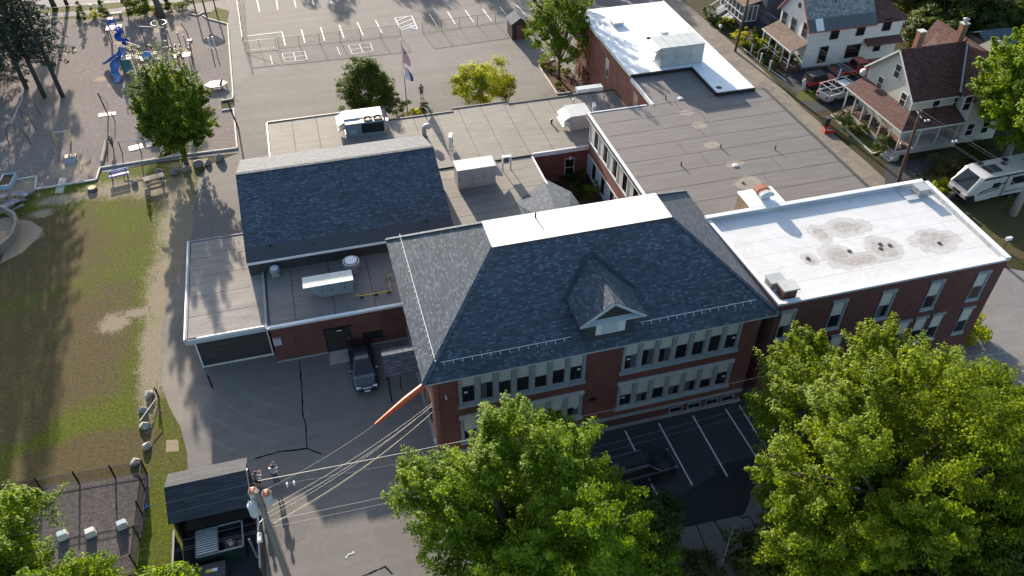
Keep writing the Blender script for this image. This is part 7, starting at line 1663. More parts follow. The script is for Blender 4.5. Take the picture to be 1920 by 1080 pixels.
a = rel(232, 108, 1.7); b2 = rel(243, 134, .1); MB().bar(a, b2, 1.1, .08, (0, 0, 1)).build('climbing_panel', M_teal, t)
for s_ in (-.5, 0, .5): MB().tube([a+Vector((.9+s_, 0, .2)), b2+Vector((1.0+s_*1.3, 0, .1))], .035, 6).build('net_rope', M_yel, t)
for k in range(7): s_ = k/7; p0 = a.lerp(b2, s_)+Vector((.9, 0, .15)); MB().tube([p0+Vector((-.55, 0, 0)), p0+Vector((0, 0, .15)), p0+Vector((.55, 0, 0))], .03, 6).build('net_rung', M_teal if k % 2 else M_yel, t)
def barrier(p0, p1, n, h=.8):
    a, b = rel(*p0), rel(*p1)
    for z in (0, h): MB().tube([a+Vector((0, 0, z)), b+Vector((0, 0, z))], .035, 6).build('barrier_rail', M_yel, t)
    for k in range(n+1): q = a.lerp(b, k/n); MB().tube([q, q+Vector((0, 0, h))], .022, 5).build('barrier_bar', M_yel, t)
barrier((236, 98, 1.5), (268, 110, 1.2), 14); barrier((240, 90, 1.9), (268, 100, 1.6), 12); barrier((280, 96, 1.4), (318, 100, 1.3), 14); barrier((285, 92, 1.6), (315, 88, 1.6), 10)
q = rel(275, 103, 2.4); MB().lathe([(.55, -.5), (.6, -.1), (.45, .25), (.12, .42)], q, 14).build('dome_roof', M_blue2, t, True)
for k in range(5): s_ = k/4; q = rel(246+s_*20, 104+s_*5, 1.3); MB().box(q.x-.18, q.x+.18, q.y-.35, q.y+.35, q.z-.05, q.z+.02).build('bridge_slat', M_postd if k % 2 else M_tan, t)
q = rel(337, 98, 1.7)
for k in range(4): MB().tube([q+Vector((math.cos(j*.524)*(.9-.2*k), math.sin(j*.524)*(.9-.2*k), .15*k)) for j in range(13)], .035, 5, False).build('ring', M_yel, t)
for (u, v, z, h) in ((276, 90, 0, 2.6), (324, 92, 0, 2.6), (318, 94, 0, 2.2), (341, 92, 0, 2.2), (352, 94, 0, 2.0)): q = rel(u, v, 0); MB().tube([q, q+Vector((-.05, 0, h))], .05, 6).build('post', M_postd, t)
a = rel(276, 88, 0); b2 = rel(322, 90, 0); MB().tube([a+Vector((-.2, 0, 2.7)), b2+Vector((-.3, 0, 2.7))], .045, 6).build('overhead_bar', M_tan, t)
for k in range(10): q = rel(258+k*4, 108+((k*7) % 3), .0); MB().cyl((q.x, q.y, 0), .1, .5+.1*(k % 3), 8).build('stepping_post', M_yel if k % 3 else M_postd, t)
# swing frames etc
def hoop(u0, v0, u1, v1, h, label, m, n=3, name='swing_frame', cat='swing frame', grp=None, wdt=1.0):
    a, b = P(u0, v0), P(u1, v1); c0 = (a+b)/2; t = thing(name, label, cat, c0, group=grp); d = (b-a).normalized(); x = Vector((-d.y, d.x, 0))
    for k in range(n):
        q = (a.lerp(b, k/max(1, n-1)))-c0; MB().tube(curve([q-x*wdt, q-x*wdt*.75+Vector((0, 0, h*.7)), q+Vector((0, 0, h)), q+x*wdt*.75+Vector((0, 0, h*.7)), q+x*wdt], 4), .055, 7).build('frame_hoop', m, t, True)
    if n > 1: MB().tube([a-c0+Vector((0, 0, h)), b-c0+Vector((0, 0, h))], .06, 7).build('top_bar', M_galv, t)
    return t
t = hoop(38, 272, 60, 220, 2.5, 'grey metal swing frame with three hoops at the left of the playground', plain('grey_steel', (.10, .105, .12), .5, .4), 3)
for k in range(4):
    a = P(38, 272); b = P(60, 220); q = a.lerp(b, .2+.2*k)-(a+b)/2
    for s_ in (-.2, .2): MB().tube([q+Vector((s_*.3, s_, 2.45)), q+Vector((s_*.3, s_, .5))], .012, 4, False).build('chain', M_galv, t)
    MB().box(-.1, .1, -.22, .22, .46, .5).build('swing_seat', M_black, t, loc=q)
hoop(100, 60, 118, 72, 2.4, 'tall white climbing hoop in front of the spruces', M_offwhite, 1, 'climbing_hoop', 'climbing hoop', wdt=1.3)
c = P(203, 216); t = thing('spinner_pole', 'dark leaning pole standing on a pale rubber pad in the playground', 'playground pole', c); MB().tube([(0, 0, 0), (-.25, 0, 2.8)], .07, 8).build('pole', M_postd, t); MB().tube(curve([(-.2, 0, 2.5), (.3, .1, 1.5), (.1, 0, .6)], 4), .02, 5).build('rope', M_postd, t); MB().box(-1.0, .8, -.2, .5, .0, .06).build('pad', M_tan, t)
c = P(308, 64); t = thing('ring_climber', 'pole with pale ring around it at the back of the playground', 'playground ring', c); MB().tube([(0, 0, 0), (-.4, .2, 2.9)], .07, 8).build('pole', M_postd, t); MB().tube([(-.3+math.cos(k*.45)*.95, .1+math.sin(k*.45)*.95, 1.5) for k in range(15)], .05, 6, False).build('ring', M_yel, t)
c = P(356, 77); t = thing('curved_pole', 'dark curved pole on a pale base right of the climbing set', 'playground pole', c); MB().tube(curve([(0, 0, 0), (-.1, 0, 1.2), (-.5, .1, 2.4)], 4), .055, 7).build('pole', M_postd, t); MB().lathe([(.35, 0), (.3, .18)], (0, 0, 0), 12).build('base', M_tan, t)
for i, (u, v, l) in enumerate(((396, 92, 'left one of two short white posts on the wood chips'), (404, 90, 'right one of two short white posts on the wood chips'))):
    t = thing('balance_post', l, 'post', P(u, v), group='white balance posts'); MB().tube([(0, 0, 0), (-.05, 0, 1.5)], .07, 8).build('post_shaft', M_white, t)
c = P(405, 158, .45); t = thing('hexagon_platform', 'pale hexagonal sand table with a dark opening near the right kerb', 'platform', (c.x, c.y, 0)); hexp = [(1.3*math.cos(k*math.pi/3), .95*math.sin(k*math.pi/3)) for k in range(6)]
MB().prism(hexp, .38, .52).build('platform_top', M_tan, t)
for x, y in hexp: MB().box(x*.85-.05, x*.85+.05, y*.85-.05, y*.85+.05, 0, .38).build('platform_leg', M_postd, t)
MB().box(.1, .7, -.5, .1, .52, .56).build('opening', M_dark, t); MB().bar((.5, -.35, .56), (.75, 0, .9), .2, .12).build('digger', M_postd, t)
t = hoop(109, 272, 133, 269, 1.5, 'pale yellow pair of hooked bars over the small playground slide', M_yel, 2, 'hook_bars', 'climbing bars', wdt=.35)
c = P(134, 300); t = thing('low_platform', 'small dark low platform on the pale bare patch of the playground', 'platform', c); MB().box(-.55, .55, -.2, .5, .2, .42).build('platform_top', M_postd, t); MB().slab([(-.55, -.9, .05), (.55, -.9, .05), (.55, -.2, .4), (-.55, -.2, .4)], .06).build('ramp', M_stone, t)
c = P(197, 287); t = thing('balance_log', 'long pale log lying on the wood chips near the lawn', 'log', c); a = P(200, 268)-c; b = P(192, 307)-c; MB().tube([a+Vector((0, 0, .2)), b+Vector((0, 0, .2))], .17, 12).build('log', M_barkl, t)
for i, (u0, v0, u1, v1, h, l) in enumerate(((230, 289, 300, 285, 1.5, 'low horizontal bar frame beside the lone maple'),)):
    c = P(u0, v0); t = thing('bar_frame', l, 'climbing bars', c); b = P(u1, v1)-c
    for q in (Vector((0, 0, 0)), b*.5, b): MB().tube([q, q+Vector((0, 0, h))], .05, 7).build('post', M_postd, t)
    MB().tube([Vector((0, 0, h)), b+Vector((0, 0, h))], .05, 7).build('bar', M_galv, t)
for (u, v, l) in ((255, 277, 'cream rubber mat on the wood chips left of the maple trunk'), (287, 270, 'cream rubber mat just left of the maple crown')):
    c = P(u, v); t = thing('rubber_mat', l, 'mat', (c.x, c.y, .03)); MB().box(-.7, .7, -.5, .5, 0, .04).build('mat', M_tan, t, rot=(0, 0, R_(12)))
c = P(289, 266, 0); t = thing('spring_toy', 'small blue spring toy on the mat by the maple', 'toy', c); MB().lathe([(.1, 0), (.12, .35)], (0, 0, 0), 8).build('spring', M_dark, t); MB().box(-.35, .35, -.12, .12, .35, .6).build('toy_body', M_blue, t)
for (u, v, l) in ((216, 228, 'short dark post beside the person on the wood chips'),): t = thing('short_post', l, 'post', P(u, v)); MB().tube([(0, 0, 0), (-.1, 0, 1.1)], .05, 6).build('post_shaft', M_postd, t)
# pergola, signs behind the playground
c = P(385, 20); t = thing('pergola', 'brown timber pergola at the playground entrance', 'pergola', c)
PQ = [P(u, v)-c for u, v in ((369, 28), (388, 34), (407, 28), (384, 16))]
for q in PQ: MB().box(-.08, .08, -.08, .08, 0, 2.5).build('pergola_post', M_woodb, t, loc=q)
for k in range(4): MB().bar(PQ[k]+Vector((0, 0, 2.5)), PQ[(k+1) % 4]+Vector((0, 0, 2.5)), .1, .18).build('beam', M_woodb, t)
for k in range(7): s_ = (k+.5)/7; MB().bar(PQ[0].lerp(PQ[1], s_)+Vector((0, 0, 2.65)), PQ[3].lerp(PQ[2], s_)+Vector((0, 0, 2.65)), .06, .12).build('rafter', M_woodb, t)
c = P(240, 24); t = thing('notice_board', 'small dull red notice board on a post by the street sidewalk', 'sign', c); MB().box(-.06, .06, -.06, .06, 0, 1.6).build('post', M_woodb, t); MB().box(-.5, .5, -.05, .05, 1.3, 2.2).build('board', M_redtrim, t); MB().box(-.6, .6, -.15, .15, 2.2, 2.3).build('board_roof', M_dark, t)
c = P(217, 31); t = thing('sign_stone', 'grey bench-like stone slab behind the blue slide', 'bench', c); MB().box(-.9, .9, -.25, .25, .35, .5).build('slab', M_stone, t)
for x in (-.6, .6): MB().box(x-.15, x+.15, -.2, .2, 0, .35).build('leg', M_stone, t)
for i, (u, v) in enumerate(((171, 14), (186, 14))): t = thing('street_marker', ['left', 'right'][i]+' small white marker on the verge behind the fence', 'marker', P(u, v)); MB().lathe([(.2, 0), (.22, .3), (.1, .42)], (0, 0, 0), 10).build('marker_body', M_white, t)
# basketball hoop
c = P(447, 241); t = thing('basketball_hoop', 'basketball hoop on a dark bent pole leaning over the path', 'basketball hoop', c)
top = P(437, 206, 2.6)-c; MB().tube([(0, 0, 0), (-.3, .6, 1.6), (-.5, 1.1, 2.6)], .09, 8).build('pole', M_postd, t)
for dx in (0, .25): MB().tube([(-.5, 1.0, 2.2+dx), (.2, .9, 2.9+dx*.6)], .04, 6).build('arm', M_postd, t)
MB().box(.1, .2, .2, 1.5, 2.6, 3.5).build('backboard', M_glass2, t); MB().tube([(.5+math.cos(k*.524)*.22, .85+math.sin(k*.524)*.22, 2.75) for k in range(13)], .02, 5, False).build('rim', M_rust, t)
# boulders
def boulder(u, v, r, label, m, seed, grp):
    r *= .66; rng = random.Random(seed); c = P(u, v); bm = bmesh.new(); bmesh.ops.create_icosphere(bm, subdivisions=3, radius=1)
    ax = [Vector((rng.uniform(-1, 1), rng.uniform(-1, 1), rng.uniform(-.3, 1))).normalized() for _ in range(11)]; cut = [rng.uniform(.62, .88) for _ in ax]
    for p in bm.verts:
        for a, k in zip(ax, cut):
            d = p.co.dot(a)
            if d > k: p.co -= a*(d-k)
        p.co = Vector((p.co.x*r*1.15, p.co.y*r*.9, p.co.z*r*.85+r*.45))
    me = bpy.data.meshes.new('boulder'); bm.to_mesh(me); bm.free(); me.materials.append(m); o = put('boulder', me, None, c, (0, 0, rng.uniform(0, 6))); return tag(o, label, 'boulder', grp)
for i, (u, v, r, l, m) in enumerate(((281, 742, .6, 'pale boulder with goal post over it, topmost of the four on the lawn edge', M_rockl), (270, 772, .52, 'bluish boulder second from the top on the lawn edge', M_rock), (272, 801, .55, 'white-topped pointed boulder third from the top on the lawn edge', M_rockl), (277, 838, .5, 'pale boulder at the bottom of the lawn edge row', M_rockl))):
    boulder(u, v, r, l, m, i+1, 'boulders along the lawn edge')
boulder(254, 868, .5, 'pale boulder inside the corner of the black picket fence', M_rockl, 9, None)
for i, (u, v, r, l) in enumerate(((413, 299, .85, 'largest boulder of the row, rightmost by the path'), (390, 307, .6, 'boulder between the largest one and the trunk'), (371, 311, .8, 'wide dark boulder right next to the maple trunk'), (350, 319, .68, 'rounded blue-grey boulder just left of the maple trunk'), (328, 325, .72, 'tall dark boulder second from the picnic table'), (299, 323, .55, 'boulder half hidden behind the picnic table'), (253, 345, .5, 'lone boulder between bench and picnic table'))):
    boulder(u, v, r, l, M_rock, 20+i, 'boulders between playground and lawn')
t = thing('tree_stump', 'pale sawn tree stump on the lawn', 'stump', P(174, 357)); MB().lathe([(.48, 0), (.42, .3), (.40, .34)], (0, 0, 0), 14).build('stump_side', M_bark, t); MB().lathe([(.38, .341), (.36, .35)], (0, 0, 0), 14).build('cut_face', plain('cut_wood', (.5, .38, .22), .8, fine=.2), t)
# bench and picnic tables
def bench(u, v, rz, label, m):
    t = thing('park_bench', label, 'bench', P(u, v), rz)
    for k in range(3): MB().box(-.9, .9, -.25+k*.17, -.1+k*.17, .45, .49).build('seat_slat', m, t)
    for k in range(2): MB().box(-.9, .9, .27, .31, .6+k*.17, .74+k*.17).build('back_slat', m, t)
    for x in (-.7, .7): MB().box(x-.04, x+.04, -.2, .3, 0, .45).build('leg', M_dark, t); MB().box(x-.04, x+.04, .23, .3, .45, .92).build('back_post', M_dark, t)
bench(226, 335, R_(12), 'blue slatted bench on the bare edge of the lawn', M_blue)
def picnic(u, v, rz, label, m, grp=None, s_=1.0):
    t = thing('picnic_table', label, 'picnic table', P(u, v), rz, grp); t.scale = (s_,)*3
    for k in range(5): MB().box(-.95, .95, -.38+k*.155, -.24+k*.155, .72, .77).build('table_plank', m, t)
    for y in (-.78, .78): MB().box(-.95, .95, y-.14, y+.14, .43, .48).build('bench_seat', m, t)
    for x in (-.65, .65):
        MB().bar((x, -.7, 0), (x, .15, .72), .06, .09, (1, 0, 0)).build('leg', M_dark, t); MB().bar((x, .7, 0), (x, -.15, .72), .06, .09, (1, 0, 0)).build('leg', M_dark, t)
        MB().box(x-.03, x+.03, -.85, .85, .36, .43).build('crossbeam', M_dark, t)
    return t
picnic(292, 344, R_(14), 'weathered grey picnic table by the boulders', M_timber)
picnic(43, 374, R_(-12), 'blue-grey picnic table standing highest of the three by the timber ring', M_bluegrey, 'blue-grey picnic tables', .85)
picnic(24, 393, R_(38), 'blue-grey picnic table set diagonally nearest the timber ring', M_bluegrey, 'blue-grey picnic tables', .9)
picnic(3, 380, R_(20), 'blue-grey picnic table cut by the left edge', M_bluegrey, 'blue-grey picnic tables', .85)
c = P(16, 345); t = thing('raised_planter', 'pale blue planter box with dark soil beside the playground edge', 'planter', c, R_(-6)); M_pb = plain('pale_blue_boards', (.32, .42, .48), .6)
for (a0, a1, b0, b1) in ((-.6, .6, -1.1, -1.0), (-.6, .6, 1.0, 1.1), (-.6, -.5, -1.0, 1.0), (.5, .6, -1.0, 1.0)): MB().box(a0, a1, b0, b1, 0, .55).build('planter_board', M_pb, t)
MB().box(-.5, .5, -1.0, 1.0, 0, .45).build('soil', M_mulch2, t)
psheet('sandy_corner', [(0, 344), (68, 332), (70, 356), (20, 390), (0, 395)], 0.034, M_sand, 'pale dry ground beside the raised planter')
t = thing('thin_stake', 'thin yellow stake at the corner of the sandy ground', 'stake', P(63, 333)); MB().tube([(0, 0, 0), (.15, .1, 1.3)], .04, 6).build('stake_rod', M_yel, t)
# timber ring (octagonal sandpit wall)
c = P(-40, 445); t = thing('timber_ring', 'octagonal timber wall round a sandpit at the left edge of the lawn', 'sandpit wall', c)
RP = [(-60, 418), (8, 398), (33, 412), (36, 430), (28, 452), (0, 478), (-40, 500)]
for a, b in zip(RP[:-1], RP[1:]):
    a, b = P(*a)-c, P(*b)-c
    for k in range(3): d = (b-a).normalized()*.06; MB().bar(a+d*k*.3+Vector((0, 0, .14+.27*k)), b-d*k*.3+Vector((0, 0, .14+.27*k)), .22, .255).build('timber', M_timber, t)
# goal / barrier poles by the boulders
c = P(298, 744); t = thing('pipe_gate', 'leaning black and white pipe gate over the two upper boulders', 'barrier', c)
MB().tube([(0, 0, 0), P(288, 725, .9)-c], .06, 7).build('gate_post', M_black, t); MB().tube([Vector((.0, 0, .15)), P(262, 790, .75)-c], .035, 6).build('gate_rail', M_concw, t); MB().tube([P(290, 727, 1.0)-c, P(277, 762, .8)-c], .03, 6).build('gate_rail', M_postd, t); MB().tube([P(292, 728, 1.0)-c, P(297, 745, .1)-c], .05, 6).build('gate_post', M_black, t)
t = thing('bollard', 'thin black bollard in front of the garage', 'bollard', P(398, 726)); MB().tube([(0, 0, 0), (-.05, .1, 1.25)], .07, 8).build('bollard_post', M_black, t)
# playthings in the fenced yard
for i, (u, v, l, m) in enumerate(((231, 988, 'white rounded play box right of its twin in the fenced yard', M_pb), (172, 1003, 'white frame-like play box next to the maple leaves in the fenced yard', M_offwhite), (120, 1008, 'pale play box half hidden under the lower left maple', M_pb))):
    t = thing('play_box', l, 'toy box', P(u, v), R_(15)); o = MB().hexa([(-.32, -.25, 0), (.32, -.25, 0), (.32, .25, 0), (-.32, .25, 0)], [(-.27, -.2, .5), (.27, -.2, .5), (.27, .2, .5), (-.27, .2, .5)]).build('box_body', M_offwhite, t); md = o.modifiers.new('r', 'BEVEL'); md.width = .08; md.segments = 3; MB().box(-.24, .24, -.18, .18, .5, .55).build('box_lid', m, t)
t = thing('blue_toy', 'small blue toy on the chips outside the picket fence', 'toy', P(277, 952)); MB().lathe([(.05, 0), (.14, .08), (.1, .2)], (0, 0, 0), 10).build('toy_body', M_blue, t)

# small dark shed by the gym, edging and flower bed kerbs
c = P(972, 70); t = thing('dark_garden_shed', 'small dark wooden shed with grey gable roof at the end of the chain-link fence', 'shed', (c.x, c.y+.6, 0))
MB().box(-1.0, 1.1, -1.2, 1.2, 0, 2.1).build('wall', M_postd, t)
for s_ in (-1, 1): MB().slab([(.05, -1.35, 2.85), (.05, 1.35, 2.85), (.05+s_*1.25, 1.35, 2.05), (.05+s_*1.25, -1.35, 2.05)][::-s_], .07).build('roof_slope', M_shing, t)
MB().hexa([(-1.0, -1.2, 2.1), (1.1, -1.2, 2.1), (1.1, 1.2, 2.1), (-1.0, 1.2, 2.1)], [(.0, -1.2, 2.78), (.1, -1.2, 2.78), (.1, 1.2, 2.78), (.0, 1.2, 2.78)]).build('gable_wall', M_postd, t)
MB().box(-.4, .4, -1.24, -1.2, 0, 1.9).build('door', M_woodb, t)
gk = thing('bed_edging', 'white kerb round the mulch bed by the gym', 'kerb', P(1011, 122)); kerb([(1040, 112), (1010, 124), (1045, 177), (1070, 174)], 1.8, .14, .14, M_concw, gk)
gk = thing('bed_edging', 'pale timber edging of the bed at the flagpole', 'kerb', P(770, 207)); kerb([(768, 208), (797, 203), (806, 217)], 1.2, .12, .14, M_concw, gk)
for i, (u, v) in enumerate(((1076, 125), (1084, 133))): t = thing('wooden_gate', 'tan lattice panel leaning by the gym wall, '+('far' if i == 0 else 'near')+' one of two', 'panel', P(u, v)); MB().box(-.04, .04, -.7, .7, .1, 1.5).build('panel_frame', M_tan, t)
c = P(1100, 150); t = thing('bed_arbour', 'dark flat-topped trellis behind the purple shrub', 'trellis', c)
for x in (-.8, .8):
    for y in (-.6, .6): MB().box(x-.05, x+.05, y-.05, y+.05, 0, 2.1).build('trellis_post', M_postd, t)
for k in range(7): MB().box(-1.0, 1.0, -.7+k*.22, -.62+k*.22, 2.1, 2.16).build('trellis_slat', M_postd, t)

# flagpole
c = P(765, 218); t = thing('flagpole', 'tall grey flagpole standing behind the tan roof', 'flagpole', c); hp = 8.7; MB().tube([(0, 0, 0), (0, 0, hp)], [.07, .035], 10).build('pole', M_galv, t); MB().lathe([(.02, hp), (.13, hp+.08), (.13, hp+.16), (.02, hp+.25)], (0, 0, 0), 12).build('finial', M_white, t, True)
def hangflag(label, z0, L, mats, W):
    t = thing('flag', label, 'flag', (c.x+.05, c.y-.05, z0)); n = len(mats)
    for k in range(n):
        b = MB()
        for j in range(8):
            def pt(u, v): sp = .22+.5*math.sin(min(1, v*1.2)*1.6); return (u*W*sp, -.05-.12*math.sin(u*6+v*4), -v*L-.25*u*L)
            u0, u1, v0, v1 = k/n, (k+1)/n, j/8, (j+1)/8; b.face([pt(u0, v0), pt(u1, v0), pt(u1, v1), pt(u0, v1)])
        b.build('stripe' if n > 3 else 'field', mats[k], t)
    return t
fl = hangflag('limp striped flag with blue top hanging from the flagpole', hp-.5, 1.9, [M_fred, M_fwh]*6+[M_fred], 1.0)
b = MB()
for j in range(4):
    def pt(u, v): sp = .22+.5*math.sin(min(1, v*1.2)*1.6); return (u*1.0*sp, -.07-.12*math.sin(u*6+v*4), -v*1.9-.25*u*1.9)
    b.face([pt(0, j/10), pt(.55, j/10), pt(.55, (j+1)/10), pt(0, (j+1)/10)])
b.build('canton', M_fbl, fl)
hangflag('limp white flag with blue edge hanging below the striped one', hp-2.6, 1.6, [M_fwh, M_fwh, M_fbl], 1.2)

# ================================================================ dumpster shed at the bottom
c = Vector((-10, 32, 0)); t = thing('dumpster_shed', 'dark roofed shed at the street end of the drive', 'shed', c)
rz0 = 3.7; a0 = P(465, 855, 3.15)-c; a1 = P(314, 889, 3.15)-c; r0 = P(462, 880, rz0)-c; r1 = P(308, 915, rz0)-c; e0 = P(467, 951, 2.5)-c; e1 = P(315, 983, 2.5)-c
xl_, xr_ = (a1.x+r1.x+e1.x)/3, (a0.x+r0.x+e0.x)/3; yr_ = (r0.y+r1.y)/2; yn_ = (a0.y+a1.y)/2; ys_ = (e0.y+e1.y)/2
M_shedroof = shingle('shed_roof_shingle', (.03, .036, .046), (.04, .047, .058), (.058, .065, .076), .03, .9, .13)
M_shedroofl = plain('shed_roof_far_slope', (.10, .10, .098), .85, var=.15, scale=2, fine=.25)
MB().slab([(xl_, ys_, 2.5), (xr_, ys_, 2.5), (xr_, yr_, rz0), (xl_, yr_, rz0)], .08).build('roof_slope', M_shedroof, t); MB().slab([(xr_, yn_, 3.1), (xl_, yn_, 3.1), (xl_, yr_, rz0), (xr_, yr_, rz0)], .08).build('roof_slope', M_shedroof, t)
MB().box(xl_+.15, xr_-.12, yn_-.25, yn_-.1, 0, 3.0).build('back_wall', M_postd, t)
for x in (xl_+.15, xr_-.27): MB().hexa([(x, ys_+.3, 0), (x+.12, ys_+.3, 0), (x+.12, yn_-.1, 0), (x, yn_-.1, 0)], [(x, ys_+.3, 2.45), (x+.12, ys_+.3, 2.45), (x+.12, yn_-.1, 3.0), (x, yn_-.1, 3.0)]).build('side_wall', M_postd, t)
MB().tube([(xr_+.03, yr_+.4, 3.35), (xr_+.03, yr_, rz0-.05), (xr_+.03, ys_+.4, 2.5), (xr_+.03, ys_-.1, 1.6)], .03, 6).build('trim', M_offwhite, t)
t2 = thing('dumpster_yard_fence', 'dark board fence enclosing the dumpster below the shed', 'fence', c); yb0 = P(480, 1100, 0).y-c.y
for x in (xl_+.15, xr_+.25):
    L = ys_-yb0; n = int(L/.28)
    for k in range(n): MB().box(x-.02, x+.02, yb0+k*.28, yb0+k*.28+.265, 0, 1.85).build('fence_board', M_postd, t2)
    MB().box(x-.05, x-.02, yb0, ys_, 1.55, 1.65).build('fence_rail', M_stone_d, t2); MB().box(x-.05, x+.06, yb0, ys_, 1.86, 1.9).build('fence_cap', M_stone, t2)
o = MB().box(xl_+.2, xr_+.2, yb0, ys_+1, .001, .03).build('fence_pad', M_patch, t2)
# dumpster
d = thing('dumpster', 'dark green dumpster, left lid shut and ribbed, right side open with rubbish', 'dumpster', (-9.75, 30.3, 0), R_(2)); M_dg = plain('dark_green_steel', (.012, .03, .022), .5, .2, var=.3, fine=.3)
w2, d2 = 1.35, .9
for (a0_, a1_, b0, b1) in ((-w2, w2, -d2, -d2+.05), (-w2, w2, d2-.05, d2), (-w2, -w2+.05, -d2+.05, d2-.05), (w2-.05, w2, -d2+.05, d2-.05)): MB().box(a0_, a1_, b0, b1, .1, 1.35).build('dumpster_side', M_dg, d)
MB().box(-w2, w2, -d2, d2, .08, .12).build('dumpster_floor', M_dg, d)
for (a_, b_) in (((-w2, -d2), (w2, -d2)), ((-w2, d2), (w2, d2)), ((w2, -d2), (w2, d2)), ((-w2, -d2), (-w2, d2))): MB().bar((*a_, 1.37), (*b_, 1.37), .08, .06).build('rim', M_stone, d)
M_lid = plain('grey_plastic_lid', (.10, .105, .12), .5, var=.12)
ld = MB().box(-w2, -.05, -d2, d2, 1.40, 1.44).build('lid', M_lid, d)
for k in range(11): y = -d2+.08+k*.16; MB().box(-w2+.05, -.12, y, y+.08, 1.44, 1.485).build('lid_rib', M_galv, ld)
MB().box(.0, w2-.08, -d2+.08, d2-.08, .2, .55).build('dark_contents', M_dark, d); rr = random.Random(12); M_card = plain('cardboard', (.30, .17, .10), .8)
for k in range(9): x, y = rr.uniform(.3, 1.1), rr.uniform(-.65, .0); MB().box(-.22, .22, -.14, .14, 0, .1).build('rubbish', (M_card, M_offwhite, M_redtrim, M_dark)[k % 4], d, loc=(x, y, .6+rr.uniform(0, .3)), rot=(rr.uniform(-.5, .5), rr.uniform(-.5, .5), rr.uniform(0, 3)))
c2 = P(395, 1068, 1.1); t = thing('cart_label', 'dark wheeled cart with yellow and white sticker at the bottom edge', 'cart', (c2.x, c2.y, 0)); MB().box(-.8, .8, -.5, .5, .1, 1.0).build('cart_body', M_dark, t); MB().box(-.3, .05, -.1, .1, 1.0, 1.012).build('yellow_sticker', M_yellow, t); MB().box(.06, .36, -.1, .1, 1.0, 1.012).build('white_sticker', M_white, t)
c2 = P(483, 1046, 0); t = thing('leaning_post', 'leaning galvanised post beside the dumpster fence', 'post', c2); MB().tube([(0, 0, 0), (-.15, .3, 1.7)], .07, 8).build('post_shaft', M_galv, t)

# ================================================================ poles and wires
M_pole = plain('grey_pole_wood', (.19, .175, .16), .9, var=.2, scale=4, fine=.3); M_poleb = plain('brown_pole_wood', (.10, .055, .04), .9, var=.2, scale=4, fine=.3); M_wire = plain('bright_wire', (.15, .15, .148), .5); M_wired = plain('black_cable', (.02, .02, .02), .6); M_trans = plain('transformer_grey', (.42, .46, .49), .4, var=.08); M_ins = plain('insulator', (.45, .46, .48), .3); M_orange = plain('orange_sleeve', (.62, .10, .03), .5, var=.12); M_terra = plain('rusty_lid', (.42, .16, .09), .6, var=.2)
A = P(545, 1100, 0); B = Vector((A.x-.05, A.y+.05, 9.6)); t = thing('utility_pole', 'grey wooden pole with three transformers at the lower left street corner', 'utility pole', A)
pb = B-A; MB().tube([(0, 0, 0), pb], [.19, .13], 12).build('pole', M_pole, t)
def transf(off, z, r, h, lid=False):
    q = pb*(z/9.6)+Vector(off); q.z = z; o = MB().lathe([(r*.92, 0), (r, .08), (r, h-.06), (r*1.04, h-.05), (r*1.04, h), (r*.6, h+.06)], q, 18).build('transformer', M_trans, t)
    if lid: MB().lathe([(r*.98, h+.0), (r*.9, h+.12), (r*.35, h+.22)], q, 16).build('rusty_lid', M_terra, o)
    for k in range(3): an = k*2.1+.5; MB().lathe([(.04, h+.05), (.05, h+.2), (.025, h+.28)], (q.x+math.cos(an)*r*.55, q.y+math.sin(an)*r*.55, q.z), 8).build('bushing', M_ins, o)
    MB().box(q.x-.05, q.x+.05, q.y-.05, q.y+.05, z+.2, z+.5).build('bracket', M_galv, o)
transf((-.40, -.15, 0), 7.9, .26, .85); transf((-.28, .45, 0), 8.3, .24, .75, True); transf((.36, .32, 0), 8.0, .24, .8, True)
MB().tube([pb*.76, pb*.76+Vector((-.3, -.35, .1)), pb*.76+Vector((-.42, -.8, .05))], .025, 6).build('lamp_arm', M_galv, t); MB().hexa([(-.56, -1.35, 7.12), (-.28, -1.35, 7.12), (-.30, -.8, 7.12), (-.54, -.8, 7.12)], [(-.5, -1.3, 7.27), (-.34, -1.3, 7.27), (-.36, -.8, 7.27), (-.48, -.8, 7.27)]).build('street_lamp_head', M_white, t)
for dx in (.22,): MB().tube([Vector((dx, 0, 0)), pb+Vector((dx, 0, -3))], .02, 5).build('ground_wire', M_wired, t)
MB().box(-.1, .3, -.1, .1, .3, .55).build('red_tag', M_fred, t)
pole3 = A
# pole with crossarms before the white-roofed wing
A4 = Vector((23.9, 26.6, 0)); t = thing('utility_pole', 'wooden pole with two crossarms rising from the biggest maple before the facade', 'utility pole', A4); MB().tube([(0, 0, 0), (0, 0, 9.6)], [.17, .12], 10).build('pole', M_pole, t)
a1_ = P(1461, 701, 9.2)-A4; a2_ = P(1492, 758, 9.2)-A4; MB().bar(a1_, a2_, .13, .14).build('crossarm', M_pole, t); off = Vector((.38, .12, 0)); MB().bar(a1_+off, a2_+off, .13, .14).build('crossarm', M_pole, t)
for k in range(4): q = a1_.lerp(a2_, .1+.27*k); MB().lathe([(.05, .06), (.07, .14), (.04, .2)], q-Vector((.25, 0, 0)), 8).build('insulator', M_ins, t)
def curl(q, r): MB().tube([q+Vector((math.cos(k*.5)*r, math.sin(k*.5)*r*.6, .03*k)) for k in range(9)], .015, 5, False).build('jumper_wire', M_wire, t)
curl(a1_+Vector((.9, .2, .1)), .35); curl(a2_+Vector((1.0, .9, .1)), .35)
